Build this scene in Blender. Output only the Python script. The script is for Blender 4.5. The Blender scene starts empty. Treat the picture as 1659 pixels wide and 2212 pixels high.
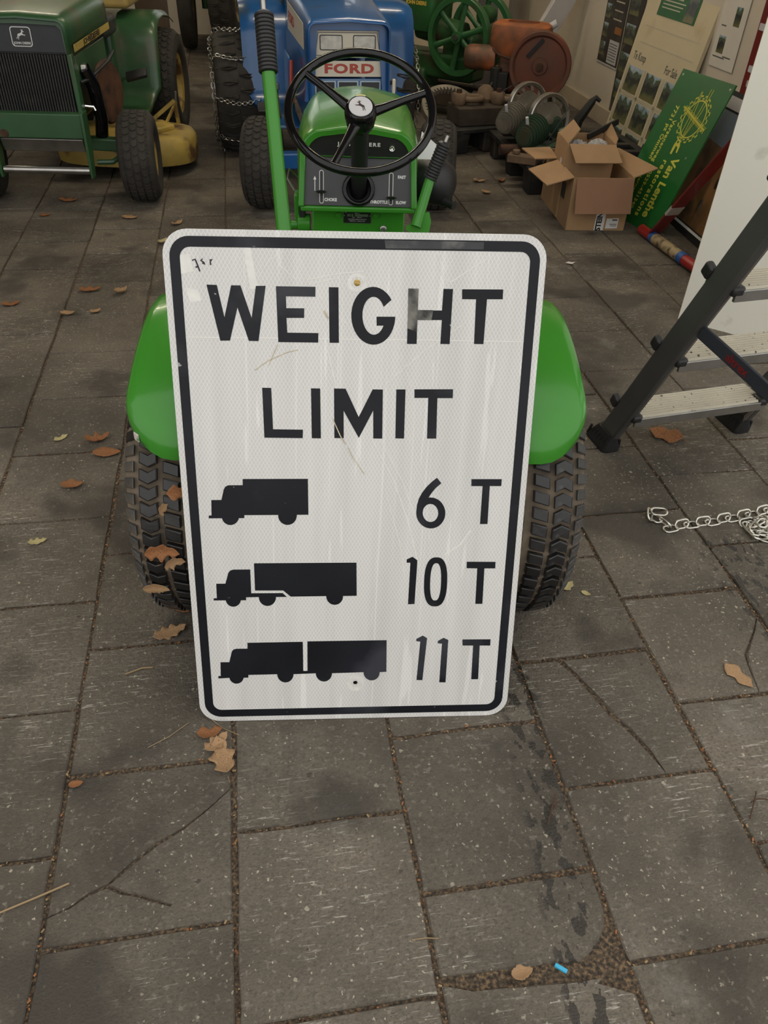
import bpy, bmesh, math, random
from math import sin, cos, pi, radians as rad
from mathutils import Vector as V, Matrix as M
from mathutils.geometry import tessellate_polygon

random.seed(7)
scene = bpy.context.scene
col = scene.collection

# ------------------------------------------------------------------ camera
PITCH, ROLL, CAMH = rad(39.43), rad(-2.618), 1.297
FPX, W_PX, H_PX = 1661.0, 1659, 2212
cam_d = bpy.data.cameras.new('camera')
cam = bpy.data.objects.new('camera', cam_d)
col.objects.link(cam)
scene.camera = cam
cam_d.sensor_fit = 'VERTICAL'
cam_d.sensor_height = 36.0
cam_d.sensor_width = 27.0
cam_d.lens = 36.0 * FPX / H_PX
cam_d.clip_start = 0.02
Rp = M(((1, 0, 0), (0, -sin(PITCH), cos(PITCH)), (0, -cos(PITCH), -sin(PITCH))))
Rr = M(((cos(ROLL), -sin(ROLL), 0), (sin(ROLL), cos(ROLL), 0), (0, 0, 1)))
RC = Rp @ Rr
cam.matrix_world = M.Translation((0, 0, CAMH)) @ (RC @ M(((1, 0, 0), (0, -1, 0), (0, 0, -1)))).to_4x4()

# ------------------------------------------------------------------ sky, exposure
world = bpy.data.worlds.new('overcast_sky')
scene.world = world
world.use_nodes = True
_bg = world.node_tree.nodes['Background']
_bg.inputs[0].default_value = (1.0, 0.985, 0.95, 1)
_bg.inputs[1].default_value = 1.0
vs = scene.view_settings
vs.view_transform = 'Standard'
vs.look = 'None'
vs.exposure = 0.35
vs.gamma = 1.0
vs.use_curve_mapping = False

# ------------------------------------------------------------------ mesh helpers
def tag(o, label=None, cat=None, group=None, kind=None):
    if label: o['label'] = label
    if cat: o['category'] = cat
    if group: o['group'] = group
    if kind: o['kind'] = kind
    return o

def empty(name, loc=(0, 0, 0), rz=0.0, label=None, cat=None, group=None):
    o = bpy.data.objects.new(name, None)
    o.empty_display_size = 0.05
    col.objects.link(o)
    o.location = loc
    o.rotation_euler = (0, 0, rz)
    return tag(o, label, cat, group)

def frame(x, y, o=(0, 0, 0)):
    """matrix whose local x,y axes are the given vectors, z = x cross y"""
    x = V(x).normalized(); y = V(y); y = (y - x * y.dot(x)).normalized(); z = x.cross(y)
    m = M.Identity(4)
    for i in range(3):
        m[i][0], m[i][1], m[i][2], m[i][3] = x[i], y[i], z[i], o[i]
    return m

def axis_frame(p0, d):
    d = V(d).normalized()
    a = V((0, 0, 1)) if abs(d.z) < 0.9 else V((1, 0, 0))
    x = a.cross(d).normalized()
    return frame(x, d.cross(x), p0)

class MB:
    def __init__(s):
        s.v = []; s.f = []; s.mi = []; s.cur = 0
    def add(s, vs_, fs):
        b = len(s.v)
        s.v += [tuple(p) for p in vs_]
        for f in fs:
            s.f.append(tuple(i + b for i in f)); s.mi.append(s.cur)
        return s
    def box(s, c, d, m=None):
        x, y, z = d[0] / 2, d[1] / 2, d[2] / 2
        ps = [V((sx * x, sy * y, sz * z)) for sz in (-1, 1) for sy in (-1, 1) for sx in (-1, 1)]
        if m is not None: ps = [m.to_3x3() @ p for p in ps]
        ps = [p + V(c) for p in ps]
        return s.add(ps, [(0, 2, 3, 1), (4, 5, 7, 6), (0, 1, 5, 4), (2, 6, 7, 3), (0, 4, 6, 2), (1, 3, 7, 5)])
    def bar(s, p0, p1, w, h, up=(0, 0, 1)):
        p0, p1 = V(p0), V(p1); d = p1 - p0; L = d.length; d.normalize()
        up = V(up); x = d.cross(up)
        if x.length < 1e-4: x = d.cross(V((1, 0, 0)))
        x.normalize(); z = x.cross(d)
        m = M((x, d, z)).transposed()
        return s.box((p0 + p1) / 2, (w, L, h), m)
    def rings(s, rs, close=True, cap=True):
        n = len(rs[0]); b = []
        for r in rs: b += list(r)
        fs = []
        for i in range(len(rs) - 1):
            for j in range(n if close else n - 1):
                k = (j + 1) % n
                fs.append((i * n + j, i * n + k, (i + 1) * n + k, (i + 1) * n + j))
        if cap and close:
            fs.append(tuple(range(n))[::-1]); q = (len(rs) - 1) * n
            fs.append(tuple(range(q, q + n)))
        return s.add(b, fs)
    def cyl(s, p0, p1, r0, r1=None, n=16, cap=True):
        r1 = r0 if r1 is None else r1
        p0, p1 = V(p0), V(p1); m = axis_frame(p0, p1 - p0); L = (p1 - p0).length
        rs = [[m @ V((r * cos(2 * pi * k / n), r * sin(2 * pi * k / n), z)) for k in range(n)] for r, z in ((r0, 0), (r1, L))]
        return s.rings(rs, True, cap)
    def lathe(s, prof, o=(0, 0, 0), d=(0, 0, 1), n=24, cap=True, a0=0, a1=2 * pi):
        m = axis_frame(o, d); full = abs(a1 - a0 - 2 * pi) < 1e-6
        k_ = n if full else n + 1
        rs = [[m @ V((r * cos(a0 + (a1 - a0) * k / n), r * sin(a0 + (a1 - a0) * k / n), z)) for k in range(k_)] for r, z in prof]
        return s.rings(rs, full, cap and full)
    def tube(s, path, r, n=8, closed=False, cap=True):
        P = [V(p) for p in path]; N = len(P); R = r if isinstance(r, (list, tuple)) else [r] * N
        rs = []; xprev = None
        for i in range(N):
            if closed: t = P[(i + 1) % N] - P[i - 1]
            else: t = P[min(i + 1, N - 1)] - P[max(i - 1, 0)]
            t.normalize()
            if xprev is None:
                a = V((0, 0, 1)) if abs(t.z) < 0.9 else V((1, 0, 0)); x = a.cross(t).normalized()
            else:
                x = (xprev - t * xprev.dot(t)).normalized()
            y = t.cross(x); xprev = x
            rs.append([P[i] + (x * cos(2 * pi * k / n) + y * sin(2 * pi * k / n)) * R[i] for k in range(n)])
        if closed:
            rs.append(rs[0])
            return s.rings(rs, True, False)
        return s.rings(rs, True, cap)
    def torus(s, c, d, R, r, n=48, k=12):
        m = axis_frame(c, d)
        return s.tube([m @ V((R * cos(2 * pi * i / n), R * sin(2 * pi * i / n), 0)) for i in range(n)], r, k, True)
    def prism(s, poly, h, m=None, z0=0.0):
        m = m or M.Identity(4); n = len(poly)
        a = sum(poly[i][0] * poly[(i + 1) % n][1] - poly[(i + 1) % n][0] * poly[i][1] for i in range(n))
        if a < 0: poly = poly[::-1]
        return s.rings([[m @ V((x, y, z)) for x, y in poly] for z in (z0, z0 + h)], True, True)
    def grid(s, P, thick=None):
        """P[i][j] points; optional thickness along -normal handled by solidify"""
        ni, nj = len(P), len(P[0]); b = [p for r in P for p in r]
        return s.add(b, [(i * nj + j, i * nj + j + 1, (i + 1) * nj + j + 1, (i + 1) * nj + j) for i in range(ni - 1) for j in range(nj - 1)])
    def build(s, name, mat, parent=None, smooth=40, bevel=0, bseg=2, solid=0, subsurf=0, label=None, fixn=False):
        me = bpy.data.meshes.new(name)
        me.from_pydata(s.v, [], s.f)
        mats = mat if isinstance(mat, (list, tuple)) else [mat]
        for m_ in mats: me.materials.append(m_)
        if len(mats) > 1: me.polygons.foreach_set('material_index', s.mi)
        if fixn:
            bm = bmesh.new(); bm.from_mesh(me); bmesh.ops.recalc_face_normals(bm, faces=bm.faces); bm.to_mesh(me); bm.free()
        me.update()
        if smooth:
            me.polygons.foreach_set('use_smooth', [True] * len(me.polygons))
            me.set_sharp_from_angle(angle=rad(smooth))
        o = bpy.data.objects.new(name, me)
        col.objects.link(o)
        if parent is not None: o.parent = parent
        if solid:
            md = o.modifiers.new('solid', 'SOLIDIFY'); md.thickness = abs(solid); md.offset = -1 if solid > 0 else 1
        if subsurf:
            md = o.modifiers.new('sub', 'SUBSURF'); md.levels = md.render_levels = subsurf
        if bevel:
            md = o.modifiers.new('bev', 'BEVEL'); md.width = bevel; md.segments = bseg; md.limit_method = 'ANGLE'; md.angle_limit = rad(38)
        if label: o['label'] = label
        return o

def shape2d(name, loops, thick, mat, parent, mtx, label=None, z=0.0, bevel=0):
    """flat cut-out with holes: closed loops in local xy, thickness along local z, mtx puts it in the parent's space"""
    L3 = [[V((q[0], q[1], 0)) for q in lp] for lp in loops]
    tris = tessellate_polygon(L3)
    flat = [p for lp in L3 for p in lp]; n = len(flat)
    vs_ = [mtx @ V((p.x, p.y, z)) for p in flat] + [mtx @ V((p.x, p.y, z + thick)) for p in flat]
    fs = []
    for t in tris:
        p, q, r_ = (flat[k] for k in t)
        if (q - p).cross(r_ - p).z < 0: t = (t[0], t[2], t[1])
        fs.append((t[0] + n, t[1] + n, t[2] + n)); fs.append((t[2], t[1], t[0]))
    b = 0
    for li, lp in enumerate(L3):
        m_ = len(lp); ar = sum(lp[k].x * lp[(k + 1) % m_].y - lp[(k + 1) % m_].x * lp[k].y for k in range(m_))
        flip = (ar < 0) != (li > 0 and len(loops) > 1 and inside2(lp[0], L3[0]))
        for k in range(m_):
            c, d = b + k, b + (k + 1) % m_
            fs.append((d, c, c + n, d + n) if flip else (c, d, d + n, c + n))
        b += m_
    me = bpy.data.meshes.new(name); me.from_pydata(vs_, [], fs); me.materials.append(mat); me.update()
    o = bpy.data.objects.new(name, me); col.objects.link(o)
    if parent is not None: o.parent = parent
    if label: o['label'] = label
    return o

def inside2(p, poly):
    c = False; n = len(poly)
    for i in range(n):
        a, b_ = poly[i], poly[i - 1]
        if (a.y > p.y) != (b_.y > p.y) and p.x < (b_.x - a.x) * (p.y - a.y) / (b_.y - a.y) + a.x: c = not c
    return c

def curve_to_mesh(name, cu, mat, parent, mtx, label=None):
    t = bpy.data.objects.new('tmp', cu)
    me = bpy.data.meshes.new_from_object(t)
    bpy.data.objects.remove(t); bpy.data.curves.remove(cu)
    me.name = name; me.transform(mtx); me.materials.clear(); me.materials.append(mat)
    o = bpy.data.objects.new(name, me); col.objects.link(o)
    if parent is not None: o.parent = parent
    if label: o['label'] = label
    return o

def text(name, body, size, mat, parent, mtx, thick=0.0006, label=None, align='CENTER', bold=0.0, xs=1.0, space=1.0):
    cu = bpy.data.curves.new(name, 'FONT'); cu.body = body; cu.size = size; cu.extrude = thick / 2
    cu.align_x = align; cu.align_y = 'CENTER'; cu.offset = bold; cu.space_character = space; cu.resolution_u = 3
    return curve_to_mesh(name, cu, mat, parent, mtx @ M.Diagonal((xs, 1, 1, 1)), label)

def rrect(x0, y0, x1, y1, r, n=6):
    pts = []
    for cx_, cy_, a in ((x1 - r, y1 - r, 0), (x0 + r, y1 - r, pi / 2), (x0 + r, y0 + r, pi), (x1 - r, y0 + r, 3 * pi / 2)):
        pts += [(cx_ + r * cos(a + pi / 2 * k / n), cy_ + r * sin(a + pi / 2 * k / n)) for k in range(n + 1)]
    return pts

def circ(cx_, cy_, r, n=24, ry=None):
    ry = r if ry is None else ry
    return [(cx_ + r * cos(2 * pi * k / n), cy_ + ry * sin(2 * pi * k / n)) for k in range(n)]

def dup(o, parent=None, loc=None, rot=None, label=None, scale=None):
    c = o.copy(); col.objects.link(c); c.parent = parent
    if loc is not None: c.location = loc
    if rot is not None: c.rotation_euler = rot
    if scale is not None: c.scale = scale
    if label: c['label'] = label
    return c

def dup_tree(o, parent=None):
    c = o.copy(); col.objects.link(c); c.parent = parent
    for ch in list(o.children): dup_tree(ch, c)
    return c

# ------------------------------------------------------------------ material helpers
def mat(name, c, rough=0.5, metal=0.0, var=0.0, vscale=8.0, bump=0.0, bscale=60.0, coat=0.0, c2=None, c2s=6.0, c2t=0.55, c2w=0.08, spec=0.5, emit=None, estr=1.0, orand=0.0, c3=None, c3s=20.0, c3t=0.62):
    """paint, metal, plastic...: base colour with value variation, patches of a second colour (dirt, rust, wear) and fine bump"""
    m = bpy.data.materials.new(name); m.use_nodes = True
    nt = m.node_tree; N = nt.nodes; L = nt.links; b = N['Principled BSDF']
    b.inputs['Roughness'].default_value = rough; b.inputs['Metallic'].default_value = metal
    b.inputs['Specular IOR Level'].default_value = spec
    if coat: b.inputs['Coat Weight'].default_value = coat; b.inputs['Coat Roughness'].default_value = 0.06
    c = tuple(c) + (1,) if len(c) == 3 else c
    tc = N.new('ShaderNodeTexCoord')
    out = None
    def mixrgb(a, bb, f):
        x = N.new('ShaderNodeMix'); x.data_type = 'RGBA'
        for s_, v in ((6, a), (7, bb)):
            if isinstance(v, tuple): x.inputs[s_].default_value = v
            else: L.new(v, x.inputs[s_])
        L.new(f, x.inputs[0]); return x.outputs[2]
    def noise(sc, det=4.0):
        x = N.new('ShaderNodeTexNoise'); x.inputs['Scale'].default_value = sc; x.inputs['Detail'].default_value = det
        L.new(tc.outputs['Object'], x.inputs['Vector']); return x.outputs['Fac']
    def ramp(f, a, bb):
        x = N.new('ShaderNodeMapRange'); x.inputs[1].default_value = a; x.inputs[2].default_value = bb
        L.new(f, x.inputs[0]); return x.outputs[0]
    cur = c
    if var:
        k = tuple(max(0, x * (1 - var)) for x in c[:3]) + (1,); k2 = tuple(min(1, x * (1 + var)) for x in c[:3]) + (1,)
        cur = mixrgb(k, k2, ramp(noise(vscale), 0.3, 0.7))
    if c2 is not None:
        cur = mixrgb(cur, tuple(c2) + (1,), ramp(noise(c2s, 6.0), c2t - c2w, c2t + c2w))
    if c3 is not None:
        cur = mixrgb(cur, tuple(c3) + (1,), ramp(noise(c3s, 3.0), c3t, c3t + 0.03))
    if orand:
        oi = N.new('ShaderNodeObjectInfo'); hv = N.new('ShaderNodeHueSaturation')
        mr = N.new('ShaderNodeMapRange'); mr.inputs[3].default_value = 1 - orand; mr.inputs[4].default_value = 1 + orand
        L.new(oi.outputs['Random'], mr.inputs[0]); L.new(mr.outputs[0], hv.inputs['Value'])
        if isinstance(cur, tuple): hv.inputs['Color'].default_value = cur
        else: L.new(cur, hv.inputs['Color'])
        cur = hv.outputs[0]
    if isinstance(cur, tuple): b.inputs['Base Color'].default_value = cur
    else: L.new(cur, b.inputs['Base Color'])
    if bump:
        bn = N.new('ShaderNodeBump'); bn.inputs['Strength'].default_value = 0.6; bn.inputs['Distance'].default_value = bump
        L.new(noise(bscale), bn.inputs['Height']); L.new(bn.outputs[0], b.inputs['Normal'])
    if emit:
        b.inputs['Emission Color'].default_value = tuple(emit) + (1,); b.inputs['Emission Strength'].default_value = estr
    return m

def srgb(r, g, b_, k=1.0):
    f = lambda x: (x / 255 / 12.92 if x / 255 <= 0.04045 else ((x / 255 + 0.055) / 1.055) ** 2.4) * k
    return (f(r), f(g), f(b_))

MT = {}
MT['jd_green'] = mat('glossy_green_paint', (0.042, 0.225, 0.022), 0.22, spec=0.36, coat=0.16, var=0.05, vscale=3)
MT['old_green'] = mat('worn_green_paint', (0.028, 0.088, 0.033), 0.36, coat=0.15, var=0.2, vscale=5, c2=(0.10, 0.085, 0.05), c2s=4, c2t=0.66, c2w=0.1)
MT['dark_green'] = mat('dark_green_paint', (0.018, 0.075, 0.018), 0.45, var=0.25, vscale=8, c2=(0.04, 0.03, 0.015), c2s=7, c2t=0.62)
MT['black_gloss'] = mat('black_gloss', (0.004, 0.004, 0.005), 0.10, spec=0.4)
MT['black'] = mat('black_plastic', (0.014, 0.014, 0.015), 0.45, bump=0.0003, bscale=300)
MT['black_panel'] = mat('black_panel', (0.012, 0.012, 0.014), 0.35)
MT['grey_panel'] = mat('dark_grey_panel', (0.045, 0.045, 0.05), 0.4, bump=0.0004, bscale=420, c2=(0.10, 0.10, 0.10), c2s=9, c2t=0.72)
MT['rubber'] = mat('tyre_rubber', (0.013, 0.0125, 0.012), 0.5, var=0.3, vscale=20, bump=0.0006, bscale=160, c2=(0.05, 0.043, 0.034), c2s=14, c2t=0.62)
MT['rubber_dirt'] = mat('dusty_tyre_rubber', (0.135, 0.105, 0.073), 0.9, var=0.35, vscale=25, bump=0.0012, bscale=140, c2=(0.05, 0.042, 0.034), c2s=16, c2t=0.62)
MT['lug'] = mat('worn_rubber_lug', (0.012, 0.012, 0.0125), 0.32, var=0.3, vscale=40, bump=0.0005, bscale=200, c2=(0.06, 0.055, 0.05), c2s=30, c2t=0.66, orand=0.3)
MT['lug_side'] = mat('greyed_rubber_lug', (0.05, 0.049, 0.047), 0.6, var=0.3, vscale=40, bump=0.0006, bscale=180, c2=(0.10, 0.075, 0.05), c2s=22, c2t=0.6, orand=0.25)
MT['old_rubber'] = mat('old_tyre_rubber', (0.03, 0.026, 0.021), 0.8, var=0.3, vscale=15, bump=0.001, bscale=120)
MT['chrome'] = mat('chrome', (0.75, 0.74, 0.72), 0.15, 1.0)
MT['steel'] = mat('bare_steel', (0.42, 0.41, 0.39), 0.35, 1.0, var=0.2, vscale=15)
MT['alu'] = mat('aluminium', (0.55, 0.55, 0.54), 0.38, 1.0, var=0.12, vscale=20)
MT['white'] = mat('white_print', (0.72, 0.72, 0.70), 0.5)
MT['yellow'] = mat('worn_yellow_paint', (0.40, 0.285, 0.065), 0.55, var=0.25, vscale=6, c2=(0.11, 0.06, 0.025), c2s=7, c2t=0.57, c2w=0.05, bump=0.0004)
MT['seat_yellow'] = mat('yellow_vinyl', (0.55, 0.36, 0.03), 0.4, var=0.1)

# ------------------------------------------------------------------ room frame: u across, v along the paving rows
PSI = rad(10.927)
EU = V((cos(PSI), sin(PSI), 0)); EV = V((-sin(PSI), cos(PSI), 0))
def uv(u, v, z=0.0): return EU * u + EV * v + V((0, 0, z))
ROOM = M(((EU.x, EV.x, 0, 0), (EU.y, EV.y, 0, 0), (0, 0, 1, 0), (0, 0, 0, 1)))
def rbox(mb, u0, u1, v0, v1, z0, z1):
    return mb.box(uv((u0 + u1) / 2, (v0 + v1) / 2, (z0 + z1) / 2), (u1 - u0, v1 - v0, z1 - z0), ROOM)

U_WALL, V_BACK, V_EAVE, U_LEFT, Z_CEIL = 2.55, 9.4, 1.9, -3.9, 2.75

MT['plaster'] = mat('warm_grey_wall', srgb(206, 196, 178), 0.8, var=0.06, vscale=1.2, bump=0.0008, bscale=40, c2=srgb(182, 164, 138), c2s=1.5, c2t=0.68, c2w=0.12)
MT['ceiling'] = mat('board_ceiling', srgb(150, 135, 112), 0.85, var=0.1, vscale=3)
MT['skirting'] = mat('cream_skirting', srgb(178, 164, 142), 0.6, var=0.08, vscale=5)
MT['cream'] = mat('cream_board', srgb(205, 192, 168), 0.6, var=0.05, vscale=2)

def struct(mb, name, m, parent=None, **k):
    o = mb.build(name, m, parent, **k)
    if parent is None: o['kind'] = 'structure'
    return o

# joint bed + far paving: one sheet of jointing sand just below the pavers
def joint_mat():
    m = bpy.data.materials.new('jointing_sand'); m.use_nodes = True
    nt = m.node_tree; N = nt.nodes; L = nt.links; b = N['Principled BSDF']; b.inputs['Roughness'].default_value = 0.95
    g = N.new('ShaderNodeNewGeometry')
    n1 = N.new('ShaderNodeTexNoise'); n1.inputs['Scale'].default_value = 160; n1.inputs['Detail'].default_value = 3; L.new(g.outputs['Position'], n1.inputs['Vector'])
    n2 = N.new('ShaderNodeTexNoise'); n2.inputs['Scale'].default_value = 7; L.new(g.outputs['Position'], n2.inputs['Vector'])
    r = N.new('ShaderNodeValToRGB'); e = r.color_ramp.elements
    e[0].position = 0.36; e[0].color = (0.03, 0.023, 0.016, 1); e[1].position = 0.66; e[1].color = (0.20, 0.13, 0.07, 1)
    k = e.new(0.52); k.color = (0.085, 0.06, 0.038, 1)
    L.new(n1.outputs[0], r.inputs[0]); L.new(r.outputs[0], b.inputs['Base Color'])
    bp = N.new('ShaderNodeBump'); bp.inputs['Distance'].default_value = 0.004; L.new(n1.outputs[0], bp.inputs['Height']); L.new(bp.outputs[0], b.inputs['Normal'])
    return m

def paver_mat():
    """concrete: grey-brown cement, fine aggregate specks, pale scuffs, old stains, damp tyre prints"""
    m = bpy.data.materials.new('concrete_paver'); m.use_nodes = True
    nt = m.node_tree; N = nt.nodes; L = nt.links; b = N['Principled BSDF']
    g = N.new('ShaderNodeNewGeometry'); oi = N.new('ShaderNodeObjectInfo')
    def math_(op, a, c=None, cl=False):
        x = N.new('ShaderNodeMath'); x.operation = op; x.use_clamp = cl
        for i, v in enumerate((a, c)):
            if v is None: continue
            if isinstance(v, (int, float)): x.inputs[i].default_value = v
            else: L.new(v, x.inputs[i])
        return x.outputs[0]
    rot = N.new('ShaderNodeVectorRotate'); rot.rotation_type = 'Z_AXIS'; rot.inputs['Angle'].default_value = -PSI
    L.new(g.outputs['Position'], rot.inputs['Vector']); P = rot.outputs[0]
    def noise(sc, det=4, vec=None, rough=0.55):
        x = N.new('ShaderNodeTexNoise'); x.inputs['Scale'].default_value = sc; x.inputs['Detail'].default_value = det; x.inputs['Roughness'].default_value = rough
        L.new(vec or P, x.inputs['Vector']); return x.outputs[0]
    def rng(f, a, c, lo=0.0, hi=1.0):
        x = N.new('ShaderNodeMapRange'); x.inputs[1].default_value = a; x.inputs[2].default_value = c; x.inputs[3].default_value = lo; x.inputs[4].default_value = hi
        L.new(f, x.inputs[0]); return x.outputs[0]
    def mix(a, c, f):
        x = N.new('ShaderNodeMix'); x.data_type = 'RGBA'
        for i, v in ((6, a), (7, c)):
            if isinstance(v, tuple): x.inputs[i].default_value = v
            else: L.new(v, x.inputs[i])
        if isinstance(f, float): x.inputs[0].default_value = f
        else: L.new(f, x.inputs[0])
        return x.outputs[2]
    def sep(v):
        s = N.new('ShaderNodeSeparateXYZ'); L.new(v, s.inputs[0]); return s.outputs
    def scaled(sx, sy, ang=0.0):
        mp = N.new('ShaderNodeMapping'); mp.inputs['Scale'].default_value = (sx, sy, 1); mp.inputs['Rotation'].default_value = (0, 0, ang); L.new(P, mp.inputs['Vector']); return mp.outputs[0]
    base = mix((0.072, 0.060, 0.0455, 1), (0.184, 0.157, 0.121, 1), rng(noise(2.2, 6, None, 0.62), 0.32, 0.68))
    base = mix(base, (0.080, 0.070, 0.057, 1), rng(noise(150, 2), 0.48, 0.66, 0, 0.6))
    base = mix(base, (0.26, 0.232, 0.192, 1), rng(noise(95, 3), 0.58, 0.70, 0, 0.55))
    # aggregate specks
    wn = N.new('ShaderNodeTexNoise'); wn.inputs['Scale'].default_value = 130; L.new(P, wn.inputs['Vector'])
    wv = N.new('ShaderNodeMix'); wv.data_type = 'VECTOR'; wv.inputs[0].default_value = 0.012; L.new(P, wv.inputs[4]); L.new(wn.outputs['Color'], wv.inputs[5]); PW = wv.outputs[1]
    vo = N.new('ShaderNodeTexVoronoi'); vo.inputs['Scale'].default_value = 120; L.new(PW, vo.inputs['Vector'])
    cs = sep(vo.outputs['Color'])
    sp = math_('MULTIPLY', math_('LESS_THAN', vo.outputs['Distance'], math_('MULTIPLY', cs[1], 0.28)), math_('GREATER_THAN', cs[0], 0.66))
    base = mix(base, (0.45, 0.40, 0.31, 1), math_('MULTIPLY', sp, 0.75))
    vo2 = N.new('ShaderNodeTexVoronoi'); vo2.inputs['Scale'].default_value = 30; L.new(PW, vo2.inputs['Vector']); cs2 = sep(vo2.outputs['Color'])
    sp2 = math_('MULTIPLY', math_('LESS_THAN', vo2.outputs['Distance'], 0.12), math_('GREATER_THAN', cs2[1], 0.72))
    base = mix(base, mix((0.05, 0.043, 0.035, 1), (0.40, 0.36, 0.28, 1), math_('GREATER_THAN', cs2[0], 0.45)), math_('MULTIPLY', sp2, 0.7))
    # scuff streaks left by dragging, in two directions
    s1 = rng(noise(9, 5, scaled(1.6, 20, 0.25), 0.7), 0.60, 0.63)
    s2 = rng(noise(8, 5, scaled(2.0, 24, -0.5), 0.7), 0.61, 0.64)
    sm = rng(noise(2.4, 4), 0.48, 0.58)
    base = mix(base, (0.46, 0.43, 0.37, 1), math_('MULTIPLY', math_('MAXIMUM', s1, s2), math_('MULTIPLY', sm, 0.75)))
    # pale worn areas, dark oil stains
    base = mix(base, (0.30, 0.28, 0.245, 1), rng(noise(2.0, 8, None, 0.7), 0.58, 0.74, 0, 0.7))
    st = N.new('ShaderNodeMapping'); st.inputs['Location'].default_value = (3.1, 1.7, 0); L.new(P, st.inputs['Vector'])
    base = mix(base, (0.055, 0.047, 0.038, 1), rng(noise(3.4, 3, st.outputs[0]), 0.53, 0.64, 0, 0.8))
    # per slab tone
    hv = N.new('ShaderNodeHueSaturation'); L.new(base, hv.inputs['Color']); L.new(rng(oi.outputs['Random'], 0, 1, 0.84, 1.14), hv.inputs['Value']); base = hv.outputs[0]
    # damp prints of a tyre rolled out of the shed: three strips across the paving (centre u at v, slope, half width, v range)
    xs = sep(P); wet = None
    blot = noise(30, 3, scaled(1.5, 0.75))
    for (u0, sl, hw, va, vb, th) in DAMP:
        uc = math_('ADD', math_('MULTIPLY', xs[1], sl), u0)
        du = math_('ABSOLUTE', math_('SUBTRACT', xs[0], uc))
        inside = math_('MULTIPLY', rng(du, hw * 0.75, hw * 1.25, 1, 0), math_('MULTIPLY', rng(xs[1], va, va + 0.03), rng(xs[1], vb - 0.03, vb, 1, 0)))
        w = math_('MULTIPLY', inside, rng(blot, th, th + 0.02))
        wet = w if wet is None else math_('MAXIMUM', wet, w)
    base = mix(base, (0.028, 0.023, 0.018, 1), math_('MULTIPLY', wet, 0.85))
    L.new(base, b.inputs['Base Color'])
    rr = math_('SUBTRACT', 0.82, math_('MULTIPLY', wet, 0.35)); L.new(rr, b.inputs['Roughness'])
    b.inputs['Specular IOR Level'].default_value = 0.35
    bp = N.new('ShaderNodeBump'); bp.inputs['Strength'].default_value = 1.0; bp.inputs['Distance'].default_value = 0.0028
    hh = math_('ADD', noise(240, 3), math_('ADD', math_('MULTIPLY', noise(50, 5), 0.9), math_('MULTIPLY', noise(9, 4), 1.6))); L.new(hh, bp.inputs['Height']); L.new(bp.outputs[0], b.inputs['Normal'])
    return m

# (u at v=0, du/dv, half width, v from, v to, threshold)
DAMP = [(0.378, 0.112, 0.040, 0.22, 1.02, 0.53), (1.19, -0.03, 0.085, 0.98, 1.36, 0.55)]
MT['joint'] = joint_mat()
MT['paver'] = paver_mat()

floor = struct(rbox(MB(), -7, 6, -5, 12, -0.10, -0.0055), 'floor', MT['joint'], smooth=0)

# ---- pavers 30 x 30 cm, laid in rows along v, every other row shifted by half
PT = 0.3024
def paver_mesh(seed, w=0.3000, d=0.3005):
    rr = random.Random(seed); per = []
    cs = [(-w / 2, -d / 2), (w / 2, -d / 2), (w / 2, d / 2), (-w / 2, d / 2)]
    for i in range(4):
        a, b_ = V(cs[i]), V(cs[(i + 1) % 4])
        n = V((-(b_ - a).y, (b_ - a).x)).normalized()
        for t in (0, 0.08, 0.37, 0.7, 0.92):
            j = rr.uniform(0, 0.0045) if t else 0.0035
            p = a.lerp(b_, t) + n * j
            if t == 0:
                p = a + (V((0, 0)) - a).normalized() * rr.uniform(0.001, 0.006)
            per.append((p.x, p.y))
    mb = MB()
    def ring(s_, z): return [V((x * s_, y * s_, z)) for x, y in per]
    mb.rings([ring(1, -0.045), ring(1, -0.0032), ring(0.986, 0.0)], True, True)
    me = bpy.data.meshes.new('paver'); me.from_pydata(mb.v, [], mb.f); me.materials.append(MT['paver']); me.update()
    return me
PV = [paver_mesh(100 + i) for i in range(12)]

def vis(p):
    """rough size of a paver as it shows in the photograph; 0 when out of frame"""
    d = RC.transposed() @ (V(p) - V((0, 0, CAMH)))
    if d.z < 0.2: return 0
    x, y = W_PX / 2 + FPX * d.x / d.z, H_PX / 2 + FPX * d.y / d.z
    if not (-110 < x < W_PX + 110 and -120 < y < H_PX + 260): return 0
    return 1 / d.length

def piece(poly_uv, z=0.0):
    """one broken piece of a paver from its outline in u,v"""
    c = V((sum(p[0] for p in poly_uv) / len(poly_uv), sum(p[1] for p in poly_uv) / len(poly_uv)))
    n = len(poly_uv); P2 = [V(p) - c for p in poly_uv]
    a = sum(P2[i].x * P2[(i + 1) % n].y - P2[(i + 1) % n].x * P2[i].y for i in range(n))
    if a < 0: P2 = P2[::-1]
    def ring(s_, zz): return [V((p.x - (p.normalized() * s_).x, p.y - (p.normalized() * s_).y, zz)) for p in P2]
    mb = MB(); mb.rings([ring(0.0022, -0.045), ring(0.0022, -0.004), ring(0.0055, 0.0)], True, True)
    me = bpy.data.meshes.new('paver'); me.from_pydata(mb.v, [], mb.f); me.materials.append(MT['paver']); me.update()
    o = bpy.data.objects.new('paver', me); col.objects.link(o); o.parent = floor
    o.location = uv(c.x, c.y, z); o.rotation_euler = (0, 0, PSI)
    return o

def wob(p, q, n, amp, seed):
    rr = random.Random(seed); p, q = V(p), V(q); nn = V((-(q - p).y, (q - p).x)).normalized(); out = []
    for i in range(1, n):
        out.append(tuple(p.lerp(q, i / n) + nn * rr.uniform(-amp, amp)))
    return out

U0 = -0.7075
def cell(k, i):
    ph = 0.708 if k % 2 == 0 else 0.559
    return U0 + PT * k, ph + 0.303 * i
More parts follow.
